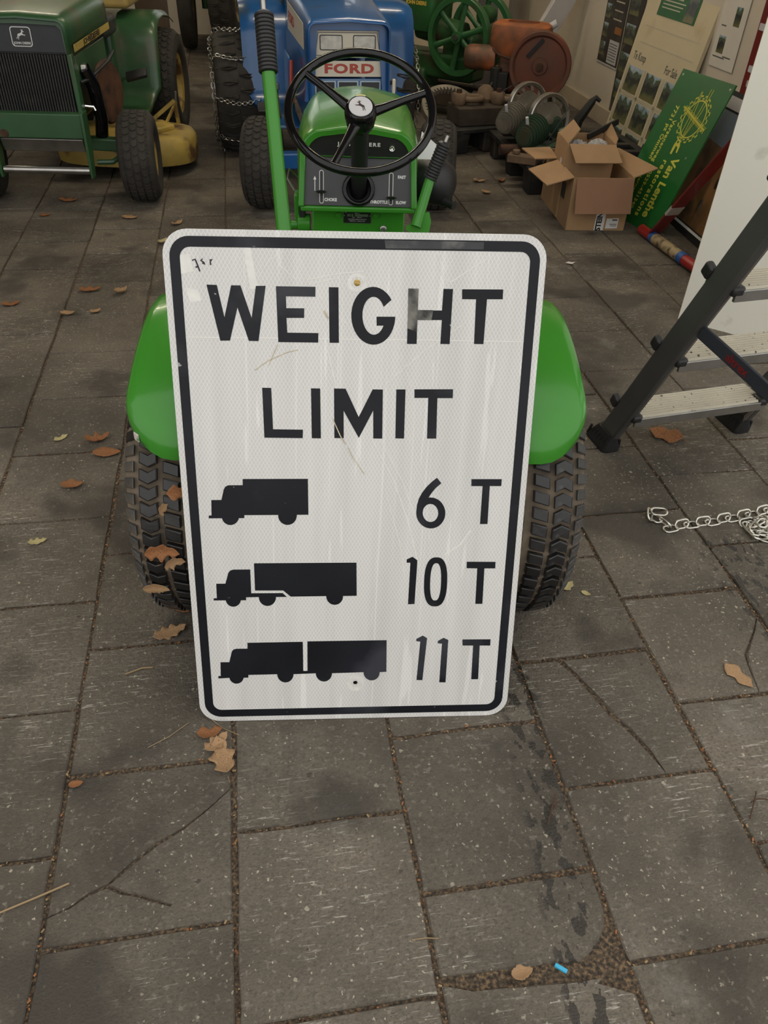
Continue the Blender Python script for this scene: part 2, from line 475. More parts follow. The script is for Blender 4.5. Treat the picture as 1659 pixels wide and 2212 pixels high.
# broken slabs of the photograph: (row, index) -> pieces
broken = {}
k, i = 1, 0
u, v = cell(k, i); w = PT - 0.005; g = 0.0025
u1, v1 = u + w, v + 0.298
u += g; v += g
A = (u, v + 0.045); Bm = (u + 0.09, v + 0.085); Cc = (u1, v + 0.235); D = (u + 0.20, v + 0.035)
ab = wob(A, Bm, 3, 0.004, 1); bc = wob(Bm, Cc, 5, 0.005, 2); bd = wob(Bm, D, 4, 0.004, 3)
broken[(k, i)] = [[(u, v), (u + 0.17, v)] + [D] + bd[::-1] + [Bm] + ab[::-1] + [A],
                  [(u + 0.17, v), (u1, v), Cc] + bc[::-1] + [Bm] + bd + [D],
                  [A] + ab + [Bm] + bc + [Cc, (u1, v1), (u, v1)]]
k, i = 4, 0
u, v = cell(k, i); u1, v1 = u + w, v + 0.298; u += g; v += g
A, Bm = (u + 0.205, v), (u + 0.085, v1); ab = wob(A, Bm, 6, 0.007, 4)
broken[(k, i)] = [[(u, v), A] + ab + [Bm, (u, v1)], [A, (u1, v), (u1, v1), (u + 0.098, v1)] + [(x + 0.008, y) for x, y in ab[::-1]]]
k, i = 3, -1
u, v = cell(k, i); u1, v1 = u + w, v + 0.298; u += g; v += g
A, Bm = (u, v + 0.172), (u1, v + 0.150); ab = wob(A, Bm, 7, 0.006, 5)
broken[(k, i)] = [[(u, v), (u1, v), (u1, v + 0.105), (u1 - 0.05, v + 0.128)] + [(x, y - 0.024) for x, y in ab[::-1]] + [(u, v + 0.160)],
                  [A] + ab[:-2] + [(u1 - 0.070, v + 0.160), (u1 - 0.035, v + 0.178), (u1 - 0.010, v + 0.205), (u1, v + 0.235), (u1, v1), (u, v1)]]
k, i = 5, 1
u, v = cell(k, i); u1, v1 = u + w, v + 0.298; u += g; v += g
A, Bm, Cc = (u1 - 0.11, v), (u1 - 0.085, v + 0.10), (u1, v + 0.20); ab = wob(A, Bm, 3, 0.004, 6); bc = wob(Bm, Cc, 3, 0.004, 7)
broken[(k, i)] = [[A, (u1, v), Cc] + bc[::-1] + [Bm] + ab[::-1], [(u, v), A] + ab + [Bm] + bc + [Cc, (u1, v1), (u, v1)]]

cells = []
rest = MB()
for k in range(-16, 14):
    for i in range(-14, 32):
        u, v = cell(k, i); c = uv(u + PT / 2, v + 0.1515)
        if u + PT / 2 > U_WALL + 0.1 or u < U_LEFT - 0.2: 
            if v > 1.8: continue
        if c.y > 11: continue
        s_ = vis(c)
        if s_: cells.append((s_, k, i))
        elif c.y > -2.2 and abs(c.x) < 3.5: cells.append((0, k, i))
cells.sort(reverse=True)
rr = random.Random(5); nmade = 0
for s_, k, i in cells:
    u, v = cell(k, i); c = uv(u + PT / 2, v + 0.1515, rr.uniform(-0.0025, 0.0022))
    if (k, i) in broken:
        for n_, pl in enumerate(broken[(k, i)]): piece(pl, -0.001 * n_)
        nmade += 2
        continue
    tilt = (rr.uniform(-0.006, 0.006), rr.uniform(-0.006, 0.006), PSI + rr.choice((0, pi / 2, pi, -pi / 2)) + rr.uniform(-0.006, 0.006))
    if s_ and nmade < 290:
        o = bpy.data.objects.new('paver', PV[rr.randrange(12)]); col.objects.link(o); o.parent = floor
        o.location = c; o.rotation_euler = tilt; nmade += 1
    else:
        me = PV[rr.randrange(12)]; mm = M.Translation(c) @ M.Rotation(PSI, 4, 'Z')
        rest.add([mm @ p.co for p in me.vertices], [tuple(f.vertices) for f in me.polygons])
ro = rest.build('far_pavers', MT['paver'], floor, smooth=0); ro['kind'] = 'stuff'

# ---- shell
struct(rbox(MB(), U_WALL, U_WALL + 0.12, 2.6, V_BACK, -0.05, Z_CEIL), 'wall_right', MT['plaster'], smooth=0)
struct(rbox(MB(), U_LEFT - 0.12, U_LEFT, 1.2, V_BACK, -0.05, Z_CEIL), 'wall_left', MT['plaster'], smooth=0)
wb = MB(); WU0, WU1, WZ0, WZ1 = -0.75, 1.45, 0.95, 2.30      # window opening in the back wall
rbox(wb, U_LEFT, WU0, V_BACK, V_BACK + 0.12, -0.05, Z_CEIL); rbox(wb, WU1, U_WALL, V_BACK, V_BACK + 0.12, -0.05, Z_CEIL)
rbox(wb, WU0, WU1, V_BACK, V_BACK + 0.12, -0.05, WZ0); rbox(wb, WU0, WU1, V_BACK, V_BACK + 0.12, WZ1, Z_CEIL)
struct(wb, 'wall_back', MT['plaster'], smooth=0)
MT['frame_white'] = mat('white_window_frame', srgb(205, 200, 188), .5)
wf = MB()
for z_ in (WZ0 + .03, WZ1 - .03): rbox(wf, WU0, WU1, V_BACK + .02, V_BACK + .09, z_ - .03, z_ + .03)
for k in range(5):
    u_ = WU0 + .03 + (WU1 - WU0 - .06) * k / 4; rbox(wf, u_ - .03, u_ + .03, V_BACK + .02, V_BACK + .09, WZ0, WZ1)
rbox(wf, WU0, WU1, V_BACK + .03, V_BACK + .08, 1.70, 1.74)
win = struct(wf, 'window_1', MT['frame_white'], smooth=0)
MT['glass'] = mat('window_glass', (1, 1, 1), .02); MT['glass'].node_tree.nodes['Principled BSDF'].inputs['Transmission Weight'].default_value = 1.0
MT['glass'].node_tree.nodes['Principled BSDF'].inputs['IOR'].default_value = 1.02
for k in range(4):
    u_ = WU0 + .03 + (WU1 - WU0 - .06) * (k + .5) / 4; w_ = (WU1 - WU0 - .06) / 8 - .03
    for za, zb in ((WZ0 + .06, 1.70), (1.74, WZ1 - .06)):
        gm = MB(); rbox(gm, u_ - w_, u_ + w_, V_BACK + .052, V_BACK + .056, za, zb); gm.build('pane', MT['glass'], win, smooth=0)
struct(rbox(MB(), U_LEFT - 0.2, U_WALL + 0.2, V_EAVE, V_BACK + 0.12, Z_CEIL, Z_CEIL + 0.12), 'ceiling', MT['ceiling'], smooth=0)
struct(rbox(MB(), U_WALL - 0.022, U_WALL, 2.6, V_BACK, 0.0, 0.11), 'baseboard_right', MT['skirting'], bevel=0.004)

# ---- tube lamps under the ceiling (above the frame), the shed's own light
MT['tube'] = mat('lamp_tube', (1, 1, 1), 0.3, emit=(1.0, 0.88, 0.67), estr=36.0)
MT['lamp_body'] = mat('lamp_body', (0.7, 0.7, 0.68), 0.4)
def tube_lamp(u, v, lab):
    t = empty('tube_lamp', uv(u, v, Z_CEIL), PSI, lab, 'lamp', 'tube lamps under the ceiling')
    mb = MB(); mb.box((0, 0, -0.035), (1.3, 0.13, 0.07)); mb.build('housing', MT['lamp_body'], t, bevel=0.006)
    for s_ in (-1, 1):
        MB().cyl((-0.6, s_ * 0.035, -0.09), (0.6, s_ * 0.035, -0.09), 0.017, n=10).build('tube', MT['tube'], t)
        for e_ in (-1, 1):
            MB().box((e_ * 0.61, s_ * 0.035, -0.085), (0.025, 0.036, 0.05)).build('lamp_holder', MT['lamp_body'], t)
tube_lamp(0.2, 3.7, 'tube lamp on the ceiling above the blue tractor')
tube_lamp(1.2, 5.4, 'tube lamp on the ceiling above the old engines')
tube_lamp(-1.5, 7.0, 'tube lamp on the ceiling deep in the shed on the left')

# ------------------------------------------------------------------ weight limit sign, 24 x 36 in, leaning back against the tractor seat
SW, SH = 0.6096, 0.9144
sg_x = V((0.9968, 0.0803, 0.0)).normalized()
sg_h = V((-sg_x.y, sg_x.x, 0))
TILT = rad(18.3)
sg_y = sg_h * sin(TILT) + V((0, 0, cos(TILT)))
SIGN_O = V((-0.3423, 0.8998, 0.0005))
sign = empty('traffic_sign', SIGN_O, 0, 'white weight limit road sign with black truck symbols leaning on the green tractor', 'sign')
SM = frame(sg_x, sg_y)            # local: x right, y up the face, z towards the viewer

def sheet_mat():
    m = bpy.data.materials.new('reflective_sheeting'); m.use_nodes = True
    nt = m.node_tree; N = nt.nodes; L = nt.links; b = N['Principled BSDF']
    tc = N.new('ShaderNodeTexCoord')
    mp = N.new('ShaderNodeVectorRotate'); mp.rotation_type = 'X_AXIS'; mp.inputs['Angle'].default_value = -rad(90) + TILT
    L.new(tc.outputs['Object'], mp.inputs[0])
    sx = N.new('ShaderNodeSeparateXYZ'); L.new(mp.outputs[0], sx.inputs[0])
    def mt(op, a, c=None):
        x = N.new('ShaderNodeMath'); x.operation = op
        for i, v in enumerate((a, c)):
            if v is None: continue
            if isinstance(v, (int, float)): x.inputs[i].default_value = v
            else: L.new(v, x.inputs[i])
        return x.outputs[0]
    def rng(f, a, c, lo=0.0, hi=1.0):
        x = N.new('ShaderNodeMapRange'); x.inputs[1].default_value = a; x.inputs[2].default_value = c; x.inputs[3].default_value = lo; x.inputs[4].default_value = hi
        L.new(f, x.inputs[0]); return x.outputs[0]
    def nz(sc, s3, det=4, ang=0.0, off=0.0):
        q = N.new('ShaderNodeMapping'); q.inputs['Scale'].default_value = s3; q.inputs['Rotation'].default_value = (0, 0, ang); q.inputs['Location'].default_value = (off, off, 0)
        L.new(mp.outputs[0], q.inputs['Vector'])
        x = N.new('ShaderNodeTexNoise'); x.inputs['Scale'].default_value = sc; x.inputs['Detail'].default_value = det; L.new(q.outputs[0], x.inputs['Vector']); return x.outputs[0]
    # honeycomb seal lines of the sheeting
    k = pi / 0.0056
    d1 = mt('SINE', mt('MULTIPLY', mt('ADD', mt('MULTIPLY', sx.outputs[0], 0.866), mt('MULTIPLY', sx.outputs[1], 0.5)), k))
    d2 = mt('SINE', mt('MULTIPLY', mt('SUBTRACT', mt('MULTIPLY', sx.outputs[0], 0.866), mt('MULTIPLY', sx.outputs[1], 0.5)), k))
    d3 = mt('SINE', mt('MULTIPLY', sx.outputs[1], k))
    cell_ = rng(mt('MINIMUM', mt('ABSOLUTE', d1), mt('ABSOLUTE', d2)), 0.10, 0.45, 1.0, 0.0)
    streak = rng(nz(26, (1, 0.05, 1)), 0.35, 0.65)
    fine = rng(nz(160, (1, 0.008, 1), 2, 0, 2.0), 0.62, 0.72)
    lo = rng(nz(2.2, (1, 1, 1), 2), 0.3, 0.7)
    sc1 = rng(nz(9, (5, 0.35, 1), 6, 0.35), 0.66, 0.69)
    sc2 = rng(nz(8, (6, 0.3, 1), 6, -0.75, 3.0), 0.66, 0.69)
    sc3 = rng(nz(10, (6, 0.4, 1), 6, 0.12, 7.0), 0.67, 0.70)
    val = mt('ADD', mt('ADD', 0.51, mt('MULTIPLY', cell_, 0.13)), mt('ADD', mt('MULTIPLY', streak, 0.07), mt('MULTIPLY', lo, 0.04)))
    val = mt('ADD', val, mt('MULTIPLY', mt('MAXIMUM', mt('MAXIMUM', sc1, sc2), mt('MAXIMUM', sc3, fine)), 0.09))
    cb = N.new('ShaderNodeCombineColor')
    L.new(val, cb.inputs[0]); L.new(mt('MULTIPLY', val, 0.985), cb.inputs[1]); L.new(mt('MULTIPLY', val, 0.955), cb.inputs[2])
    L.new(cb.outputs[0], b.inputs['Base Color']); b.inputs['Roughness'].default_value = 0.34; b.inputs['Specular IOR Level'].default_value = 0.6
    return m
MT['sheet'] = sheet_mat()
MT['sign_black'] = mat('black_sign_film', (0.010, 0.011, 0.0145), 0.3, spec=0.2, var=0.3, vscale=6, c2=(0.04, 0.042, 0.05), c2s=5, c2t=0.62, c3=(0.3, 0.3, 0.3), c3s=70, c3t=0.74)
MT['sign_faded'] = mat('faded_black_sign_film', (0.016, 0.016, 0.018), 0.35, spec=.25, var=0.4, vscale=25, c2=(0.19, 0.185, 0.16), c2s=24, c2t=0.47, c2w=0.10)
MT['wash'] = mat('washer_ring_mark', (.66, .65, .62), .4, var=.1, vscale=90)
MT['leafmark'] = mat('brown_smear', (.50, .44, .31), .6, var=.3, vscale=80)
MT['sign_faded2'] = mat('scuffed_black_sign_film', (.022, .023, .026), .35, var=.4, vscale=30, c2=(.10, .10, .095), c2s=22, c2t=.58, c2w=.08)
MT['tape'] = mat('tape_residue', (0.72, 0.71, 0.67), 0.45, var=0.06, vscale=60)
MT['ink'] = mat('marker_ink', (0.02, 0.008, 0.02), 0.5)

hole_a, hole_b = (0.3045, 0.8370), (0.3045, 0.0830)
shape2d('panel', [rrect(0, 0, SW, SH, 0.040, 8), circ(*hole_a, 0.0055, 14), circ(*hole_b, 0.0045, 14)], 0.0025, MT['sheet'], sign, SM, z=-0.0025)
shape2d('border', [rrect(.0105, .0105, SW - .0105, SH - .0105, .0315, 8), rrect(.0265, .0265, SW - .0265, SH - .0265, .0165, 8)], 0.0004, MT['sign_black'], sign, SM, 'black border band')

shape2d('letter', [[(0.0651,0.8313),(0.0812,0.8309),(0.0905,0.7806),(0.1039,0.8307),(0.1185,0.8307),(0.1340,0.7800),(0.1429,0.8302),(0.1584,0.8305),(0.1435,0.7432),(0.1279,0.7434),(0.1121,0.7965),(0.0974,0.7437),(0.0818,0.7434)]], 0.0004, MT['sign_black'], sign, SM)
shape2d('letter', [[(0.1747,0.8301),(0.2377,0.8300),(0.2373,0.8146),(0.1901,0.8147),(0.1902,0.7961),(0.2191,0.7962),(0.2186,0.7811),(0.1900,0.7808),(0.1907,0.7572),(0.2414,0.7570),(0.2408,0.7416),(0.1757,0.7419)]], 0.0004, MT['sign_black'], sign, SM)
shape2d('letter', [[(0.2590,0.8297),(0.2745,0.8296),(0.2748,0.7415),(0.2595,0.7415)]], 0.0004, MT['sign_black'], sign, SM)
shape2d('letter', [[(0.3603,0.8111),(0.3566,0.8169),(0.3521,0.8218),(0.3471,0.8258),(0.3417,0.8287),(0.3361,0.8305),(0.3303,0.8311),(0.3245,0.8304),(0.3189,0.8286),(0.3136,0.8257),(0.3088,0.8217),(0.3045,0.8167),(0.3010,0.8109),(0.2982,0.8043),(0.2963,0.7973),(0.2953,0.7899),(0.2953,0.7824),(0.2962,0.7750),(0.2981,0.7677),(0.3008,0.7610),(0.3044,0.7548),(0.3087,0.7495),(0.3136,0.7452),(0.3191,0.7419),(0.3248,0.7398),(0.3308,0.7389),(0.3367,0.7393),(0.3425,0.7410),(0.3480,0.7438),(0.3530,0.7478),(0.3574,0.7528),(0.3611,0.7587),(0.3639,0.7653),(0.3659,0.7724),(0.3669,0.7798),(0.3671,0.7844),(0.3364,0.7842),(0.3368,0.7698),(0.3481,0.7700),(0.3463,0.7656),(0.3440,0.7619),(0.3414,0.7589),(0.3385,0.7568),(0.3353,0.7555),(0.3321,0.7551),(0.3288,0.7557),(0.3257,0.7572),(0.3227,0.7595),(0.3200,0.7627),(0.3177,0.7665),(0.3158,0.7709),(0.3144,0.7758),(0.3136,0.7809),(0.3133,0.7862),(0.3135,0.7914),(0.3144,0.7965),(0.3157,0.8012),(0.3175,0.8054),(0.3198,0.8090),(0.3224,0.8119),(0.3253,0.8140),(0.3284,0.8152),(0.3316,0.8156),(0.3348,0.8150),(0.3379,0.8135),(0.3409,0.8112),(0.3435,0.8082),(0.3458,0.8044),(0.3477,0.8000)]], 0.0004, MT['sign_black'], sign, SM)
shape2d('letter', [[(0.3876,0.8292),(0.4040,0.8291),(0.4036,0.7948),(0.4435,0.7951),(0.4445,0.8293),(0.4600,0.8292),(0.4587,0.7409),(0.4432,0.7411),(0.4440,0.7799),(0.4034,0.7794),(0.4036,0.7407),(0.3876,0.7407)]], 0.0004, MT['sign_black'], sign, SM)
shape2d('letter', [[(0.4749,0.8290),(0.5423,0.8295),(0.5426,0.8141),(0.5167,0.8138),(0.5155,0.7413),(0.4997,0.7415),(0.4987,0.8135),(0.4757,0.8135)]], 0.0004, MT['sign_black'], sign, SM)
shape2d('letter', [[(0.1464,0.6662),(0.1614,0.6659),(0.1620,0.5946),(0.2128,0.5939),(0.2121,0.5790),(0.1468,0.5798)]], 0.0004, MT['sign_black'], sign, SM)
shape2d('letter', [[(0.2278,0.6655),(0.2431,0.6653),(0.2433,0.5786),(0.2277,0.5789)]], 0.0004, MT['sign_black'], sign, SM)
shape2d('letter', [[(0.2664,0.6654),(0.2858,0.6652),(0.3082,0.6163),(0.3316,0.6642),(0.3488,0.6640),(0.3491,0.5782),(0.3336,0.5785),(0.3329,0.6279),(0.3086,0.5795),(0.2824,0.6274),(0.2826,0.5789),(0.2665,0.5792)]], 0.0004, MT['sign_black'], sign, SM)
shape2d('letter', [[(0.3716,0.6643),(0.3872,0.6644),(0.3869,0.5784),(0.3719,0.5787)]], 0.0004, MT['sign_black'], sign, SM)
shape2d('letter', [[(0.4024,0.6646),(0.4683,0.6650),(0.4685,0.6498),(0.4421,0.6497),(0.4432,0.5783),(0.4271,0.5784),(0.4265,0.6500),(0.4029,0.6498)]], 0.0004, MT['sign_black'], sign, SM)
shape2d('numeral', [[(0.4476,0.5064),(0.4558,0.4962),(0.4459,0.4871),(0.4389,0.4777),(0.4340,0.4693),(0.4339,0.4690),(0.4382,0.4693),(0.4426,0.4688),(0.4469,0.4674),(0.4510,0.4653),(0.4547,0.4625),(0.4580,0.4590),(0.4608,0.4550),(0.4630,0.4505),(0.4646,0.4457),(0.4654,0.4408),(0.4655,0.4358),(0.4649,0.4309),(0.4635,0.4262),(0.4614,0.4219),(0.4587,0.4181),(0.4555,0.4148),(0.4518,0.4123),(0.4477,0.4106),(0.4434,0.4096),(0.4389,0.4095),(0.4345,0.4103),(0.4302,0.4119),(0.4261,0.4142),(0.4225,0.4173),(0.4193,0.4210),(0.4166,0.4252),(0.4146,0.4297),(0.4133,0.4346),(0.4127,0.4396),(0.4128,0.4428),(0.4136,0.4546),(0.4166,0.4670),(0.4221,0.4784),(0.4295,0.4892),(0.4383,0.4985)], [(0.4527,0.4396),(0.4520,0.4442),(0.4503,0.4484),(0.4479,0.4520),(0.4448,0.4548),(0.4413,0.4565),(0.4377,0.4571),(0.4341,0.4565),(0.4307,0.4548),(0.4280,0.4520),(0.4259,0.4484),(0.4247,0.4441),(0.4245,0.4396),(0.4252,0.4350),(0.4268,0.4308),(0.4292,0.4271),(0.4323,0.4243),(0.4358,0.4225),(0.4395,0.4219),(0.4432,0.4226),(0.4465,0.4243),(0.4493,0.4271),(0.4513,0.4308),(0.4525,0.4351)]], 0.0004, MT['sign_black'], sign, SM)
shape2d('letter', [[(0.5094,0.5037),(0.5640,0.5035),(0.5639,0.4905),(0.5432,0.4906),(0.5439,0.4174),(0.5302,0.4174),(0.5303,0.4906),(0.5099,0.4907)]], 0.0004, MT['sign_black'], sign, SM)
shape2d('numeral', [[(0.3981,0.3479),(0.4087,0.3531),(0.4180,0.3459),(0.4155,0.2554),(0.4032,0.2549),(0.4052,0.3412),(0.3984,0.3413)]], 0.0004, MT['sign_black'], sign, SM)
shape2d('numeral', [[(0.4755,0.3011),(0.4750,0.3141),(0.4741,0.3231),(0.4727,0.3307),(0.4709,0.3370),(0.4686,0.3422),(0.4658,0.3463),(0.4626,0.3493),(0.4587,0.3510),(0.4532,0.3516),(0.4477,0.3511),(0.4439,0.3493),(0.4408,0.3464),(0.4381,0.3423),(0.4359,0.3371),(0.4341,0.3308),(0.4329,0.3233),(0.4322,0.3143),(0.4320,0.3014),(0.4323,0.2883),(0.4331,0.2792),(0.4344,0.2714),(0.4362,0.2649),(0.4385,0.2595),(0.4413,0.2552),(0.4446,0.2521),(0.4486,0.2502),(0.4542,0.2495),(0.4598,0.2501),(0.4637,0.2520),(0.4670,0.2550),(0.4697,0.2592),(0.4719,0.2646),(0.4736,0.2712),(0.4748,0.2789),(0.4754,0.2881)], [(0.4640,0.3012),(0.4637,0.3108),(0.4633,0.3176),(0.4626,0.3234),(0.4617,0.3283),(0.4606,0.3324),(0.4592,0.3356),(0.4577,0.3379),(0.4559,0.3393),(0.4533,0.3398),(0.4508,0.3393),(0.4490,0.3379),(0.4475,0.3356),(0.4463,0.3324),(0.4452,0.3284),(0.4444,0.3235),(0.4438,0.3177),(0.4435,0.3109),(0.4434,0.3013),(0.4436,0.2917),(0.4441,0.2848),(0.4447,0.2788),(0.4456,0.2738),(0.4467,0.2696),(0.4481,0.2663),(0.4497,0.2639),(0.4515,0.2625),(0.4541,0.2620),(0.4566,0.2624),(0.4585,0.2639),(0.4600,0.2662),(0.4613,0.2695),(0.4623,0.2737),(0.4631,0.2787),(0.4637,0.2846),(0.4640,0.2916)]], 0.0004, MT['sign_black'], sign, SM)
shape2d('letter', [[(0.5102,0.3420),(0.5641,0.3412),(0.5645,0.3279),(0.5441,0.3282),(0.5450,0.2538),(0.5315,0.2539),(0.5307,0.3283),(0.5106,0.3289)]], 0.0004, MT['sign_black'], sign, SM)
shape2d('numeral', [[(0.4214,0.1794),(0.4336,0.1867),(0.4422,0.1809),(0.4364,0.0863),(0.4248,0.0871),(0.4294,0.1736),(0.4216,0.1746)]], 0.0004, MT['sign_black'], sign, SM)
shape2d('numeral', [[(0.4632,0.1741),(0.4741,0.1811),(0.4835,0.1761),(0.4826,0.0802),(0.4702,0.0807),(0.4716,0.1682),(0.4635,0.1692)]], 0.0004, MT['sign_black'], sign, SM)
shape2d('letter', [[(0.5111,0.1767),(0.5660,0.1761),(0.5663,0.1622),(0.5456,0.1627),(0.5472,0.0861),(0.5335,0.0863),(0.5329,0.1629),(0.5120,0.1634)]], 0.0004, MT['sign_black'], sign, SM)
shape2d('truck_symbol', [[(0.0434,0.4370),(0.0483,0.4370),(0.0497,0.4662),(0.0674,0.4663),(0.0724,0.4856),(0.0755,0.4910),(0.0804,0.4936),(0.1058,0.4937),(0.1062,0.5051),(0.2196,0.5051),(0.2193,0.4375),(0.1987,0.4375),(0.1985,0.4336),(0.1975,0.4297),(0.1958,0.4262),(0.1935,0.4232),(0.1906,0.4208),(0.1872,0.4191),(0.1837,0.4182),(0.1800,0.4182),(0.1765,0.4191),(0.1732,0.4208),(0.1704,0.4232),(0.1681,0.4262),(0.1665,0.4297),(0.1657,0.4335),(0.1656,0.4374),(0.1058,0.4374),(0.1056,0.4318),(0.0959,0.4317),(0.0950,0.4289),(0.0936,0.4262),(0.0918,0.4239),(0.0897,0.4219),(0.0872,0.4203),(0.0846,0.4192),(0.0819,0.4187),(0.0791,0.4187),(0.0764,0.4192),(0.0739,0.4203),(0.0716,0.4218),(0.0696,0.4238),(0.0680,0.4262),(0.0669,0.4289),(0.0662,0.4317),(0.0431,0.4317)]], 0.0004, MT['sign_black'], sign, SM, 'black single truck symbol')
shape2d('truck_symbol', [[(0.0418,0.2725),(0.0477,0.2724),(0.0483,0.3023),(0.0650,0.3022),(0.0715,0.3243),(0.0755,0.3290),(0.0811,0.3307),(0.1114,0.3306),(0.1111,0.2819),(0.1688,0.2815),(0.1763,0.2736),(0.1562,0.2737),(0.1560,0.2699),(0.1550,0.2663),(0.1533,0.2629),(0.1510,0.2600),(0.1483,0.2577),(0.1452,0.2561),(0.1418,0.2553),(0.1384,0.2553),(0.1351,0.2562),(0.1321,0.2578),(0.1295,0.2601),(0.1273,0.2631),(0.1258,0.2665),(0.1250,0.2701),(0.1249,0.2740),(0.1013,0.2738),(0.1011,0.2677),(0.0915,0.2678),(0.0907,0.2649),(0.0894,0.2622),(0.0878,0.2598),(0.0858,0.2578),(0.0835,0.2562),(0.0810,0.2551),(0.0784,0.2546),(0.0757,0.2546),(0.0732,0.2552),(0.0707,0.2563),(0.0686,0.2579),(0.0667,0.2600),(0.0653,0.2624),(0.0643,0.2651),(0.0637,0.2680),(0.0416,0.2681)], [(0.1188,0.3429),(0.3056,0.3423),(0.3063,0.2742),(0.2807,0.2741),(0.2806,0.2703),(0.2797,0.2667),(0.2781,0.2633),(0.2760,0.2605),(0.2733,0.2582),(0.2703,0.2566),(0.2670,0.2558),(0.2636,0.2558),(0.2603,0.2567),(0.2572,0.2583),(0.2545,0.2606),(0.2523,0.2635),(0.2507,0.2669),(0.2498,0.2705),(0.2496,0.2743),(0.1836,0.2741),(0.1701,0.2870),(0.1184,0.2876)]], 0.0004, MT['sign_black'], sign, SM, 'black articulated truck symbol')
shape2d('truck_symbol', [[(0.0404,0.1043),(0.0449,0.1042),(0.0463,0.1351),(0.0630,0.1349),(0.0689,0.1582),(0.0725,0.1628),(0.0784,0.1642),(0.0989,0.1640),(0.0993,0.1768),(0.2039,0.1771),(0.2036,0.1123),(0.2117,0.1122),(0.2127,0.1779),(0.3642,0.1778),(0.3650,0.1071),(0.3519,0.1066),(0.3518,0.1027),(0.3509,0.0990),(0.3493,0.0956),(0.3472,0.0927),(0.3445,0.0904),(0.3415,0.0889),(0.3382,0.0881),(0.3349,0.0881),(0.3316,0.0890),(0.3285,0.0907),(0.3257,0.0930),(0.3235,0.0960),(0.3218,0.0995),(0.3207,0.1032),(0.3203,0.1071),(0.2590,0.1061),(0.2587,0.1022),(0.2577,0.0985),(0.2561,0.0951),(0.2539,0.0922),(0.2512,0.0900),(0.2482,0.0884),(0.2450,0.0876),(0.2416,0.0877),(0.2384,0.0886),(0.2353,0.0902),(0.2327,0.0926),(0.2305,0.0955),(0.2289,0.0990),(0.2279,0.1027),(0.2276,0.1066),(0.1845,0.1056),(0.1841,0.1018),(0.1831,0.0981),(0.1814,0.0947),(0.1792,0.0918),(0.1765,0.0895),(0.1735,0.0880),(0.1702,0.0872),(0.1669,0.0873),(0.1637,0.0881),(0.1607,0.0898),(0.1581,0.0921),(0.1560,0.0951),(0.1544,0.0985),(0.1535,0.1022),(0.1533,0.1061),(0.0977,0.1057),(0.0975,0.0997),(0.0884,0.0995),(0.0876,0.0966),(0.0863,0.0939),(0.0847,0.0916),(0.0827,0.0896),(0.0805,0.0880),(0.0781,0.0870),(0.0755,0.0865),(0.0730,0.0865),(0.0705,0.0871),(0.0682,0.0882),(0.0661,0.0898),(0.0643,0.0919),(0.0628,0.0943),(0.0618,0.0970),(0.0612,0.0999),(0.0401,0.0990)]], 0.0004, MT['sign_black'], sign, SM, 'black truck with trailer symbol')
shape2d('tape_patch', [[(0.0228,0.8755),(0.0420,0.8769),(0.0460,0.8511),(0.0272,0.8469),(0.0214,0.8577)]], 0.0002, MT['tape'], sign, SM)
shape2d('tape_patch', [[(0.0327,0.8256),(0.0512,0.8222),(0.0553,0.8064),(0.0373,0.8035)]], 0.0002, MT['tape'], sign, SM)
shape2d('tape_patch', [[(0.1254,0.8941),(0.1356,0.8949),(0.1464,0.8260),(0.1334,0.8252)]], 0.0002, MT['tape'], sign, SM)
shape2d('pen_stroke', [[(0.0453,0.8666),(0.0491,0.8687),(0.0522,0.8599),(0.0550,0.8509),(0.0572,0.8517),(0.0544,0.8607),(0.0507,0.8705),(0.0446,0.8686)]], 0.0004, MT['ink'], sign, SM)
shape2d('pen_stroke', [[(0.0501,0.8563),(0.0545,0.8577),(0.0539,0.8599),(0.0495,0.8585)]], 0.0004, MT['ink'], sign, SM)
shape2d('pen_stroke', [[(0.0609,0.8711),(0.0574,0.8675),(0.0625,0.8638),(0.0648,0.8635),(0.0611,0.8649),(0.0603,0.8628),(0.0654,0.8614),(0.0641,0.8655),(0.0597,0.8683),(0.0623,0.8694)]], 0.0004, MT['ink'], sign, SM)
shape2d('pen_stroke', [[(0.0726,0.8672),(0.0751,0.8693),(0.0721,0.8662),(0.0726,0.8609),(0.0750,0.8613),(0.0744,0.8658),(0.0773,0.8703),(0.0718,0.8693)]], 0.0004, MT['ink'], sign, SM)
shape2d('scratch', [[(0.2558,0.7276),(0.2677,0.6738),(0.2767,0.6303),(0.2787,0.6307),(0.2696,0.6743),(0.2577,0.7281)]], 0.0002, MT['tape'], sign, SM, z=8e-05)
shape2d('scratch', [[(0.3302,0.5776),(0.3698,0.5017),(0.3977,0.4224),(0.4215,0.3280),(0.4235,0.3284),(0.3996,0.4229),(0.3715,0.5025),(0.3319,0.5785)]], 0.0002, MT['tape'], sign, SM, z=8e-05)
shape2d('scratch', [[(0.3414,0.5861),(0.3848,0.5019),(0.4101,0.4332),(0.4115,0.4337),(0.3861,0.5025),(0.3426,0.5867)]], 0.0002, MT['tape'], sign, SM, z=8e-05)
shape2d('scratch', [[(0.1863,0.8857),(0.1823,0.8610),(0.2078,0.8381),(0.2087,0.8390),(0.1835,0.8615),(0.1875,0.8856)]], 0.0002, MT['tape'], sign, SM, z=8e-05)
shape2d('scratch', [[(0.1282,0.8705),(0.1238,0.8494),(0.1292,0.8338),(0.1303,0.8343),(0.1250,0.8495),(0.1293,0.8704)]], 0.0002, MT['tape'], sign, SM, z=8e-05)
shape2d('scratch', [[(0.2238,0.8396),(0.2709,0.8492),(0.3152,0.8544),(0.3150,0.8556),(0.2707,0.8504),(0.2236,0.8409)]], 0.0002, MT['tape'], sign, SM, z=8e-05)
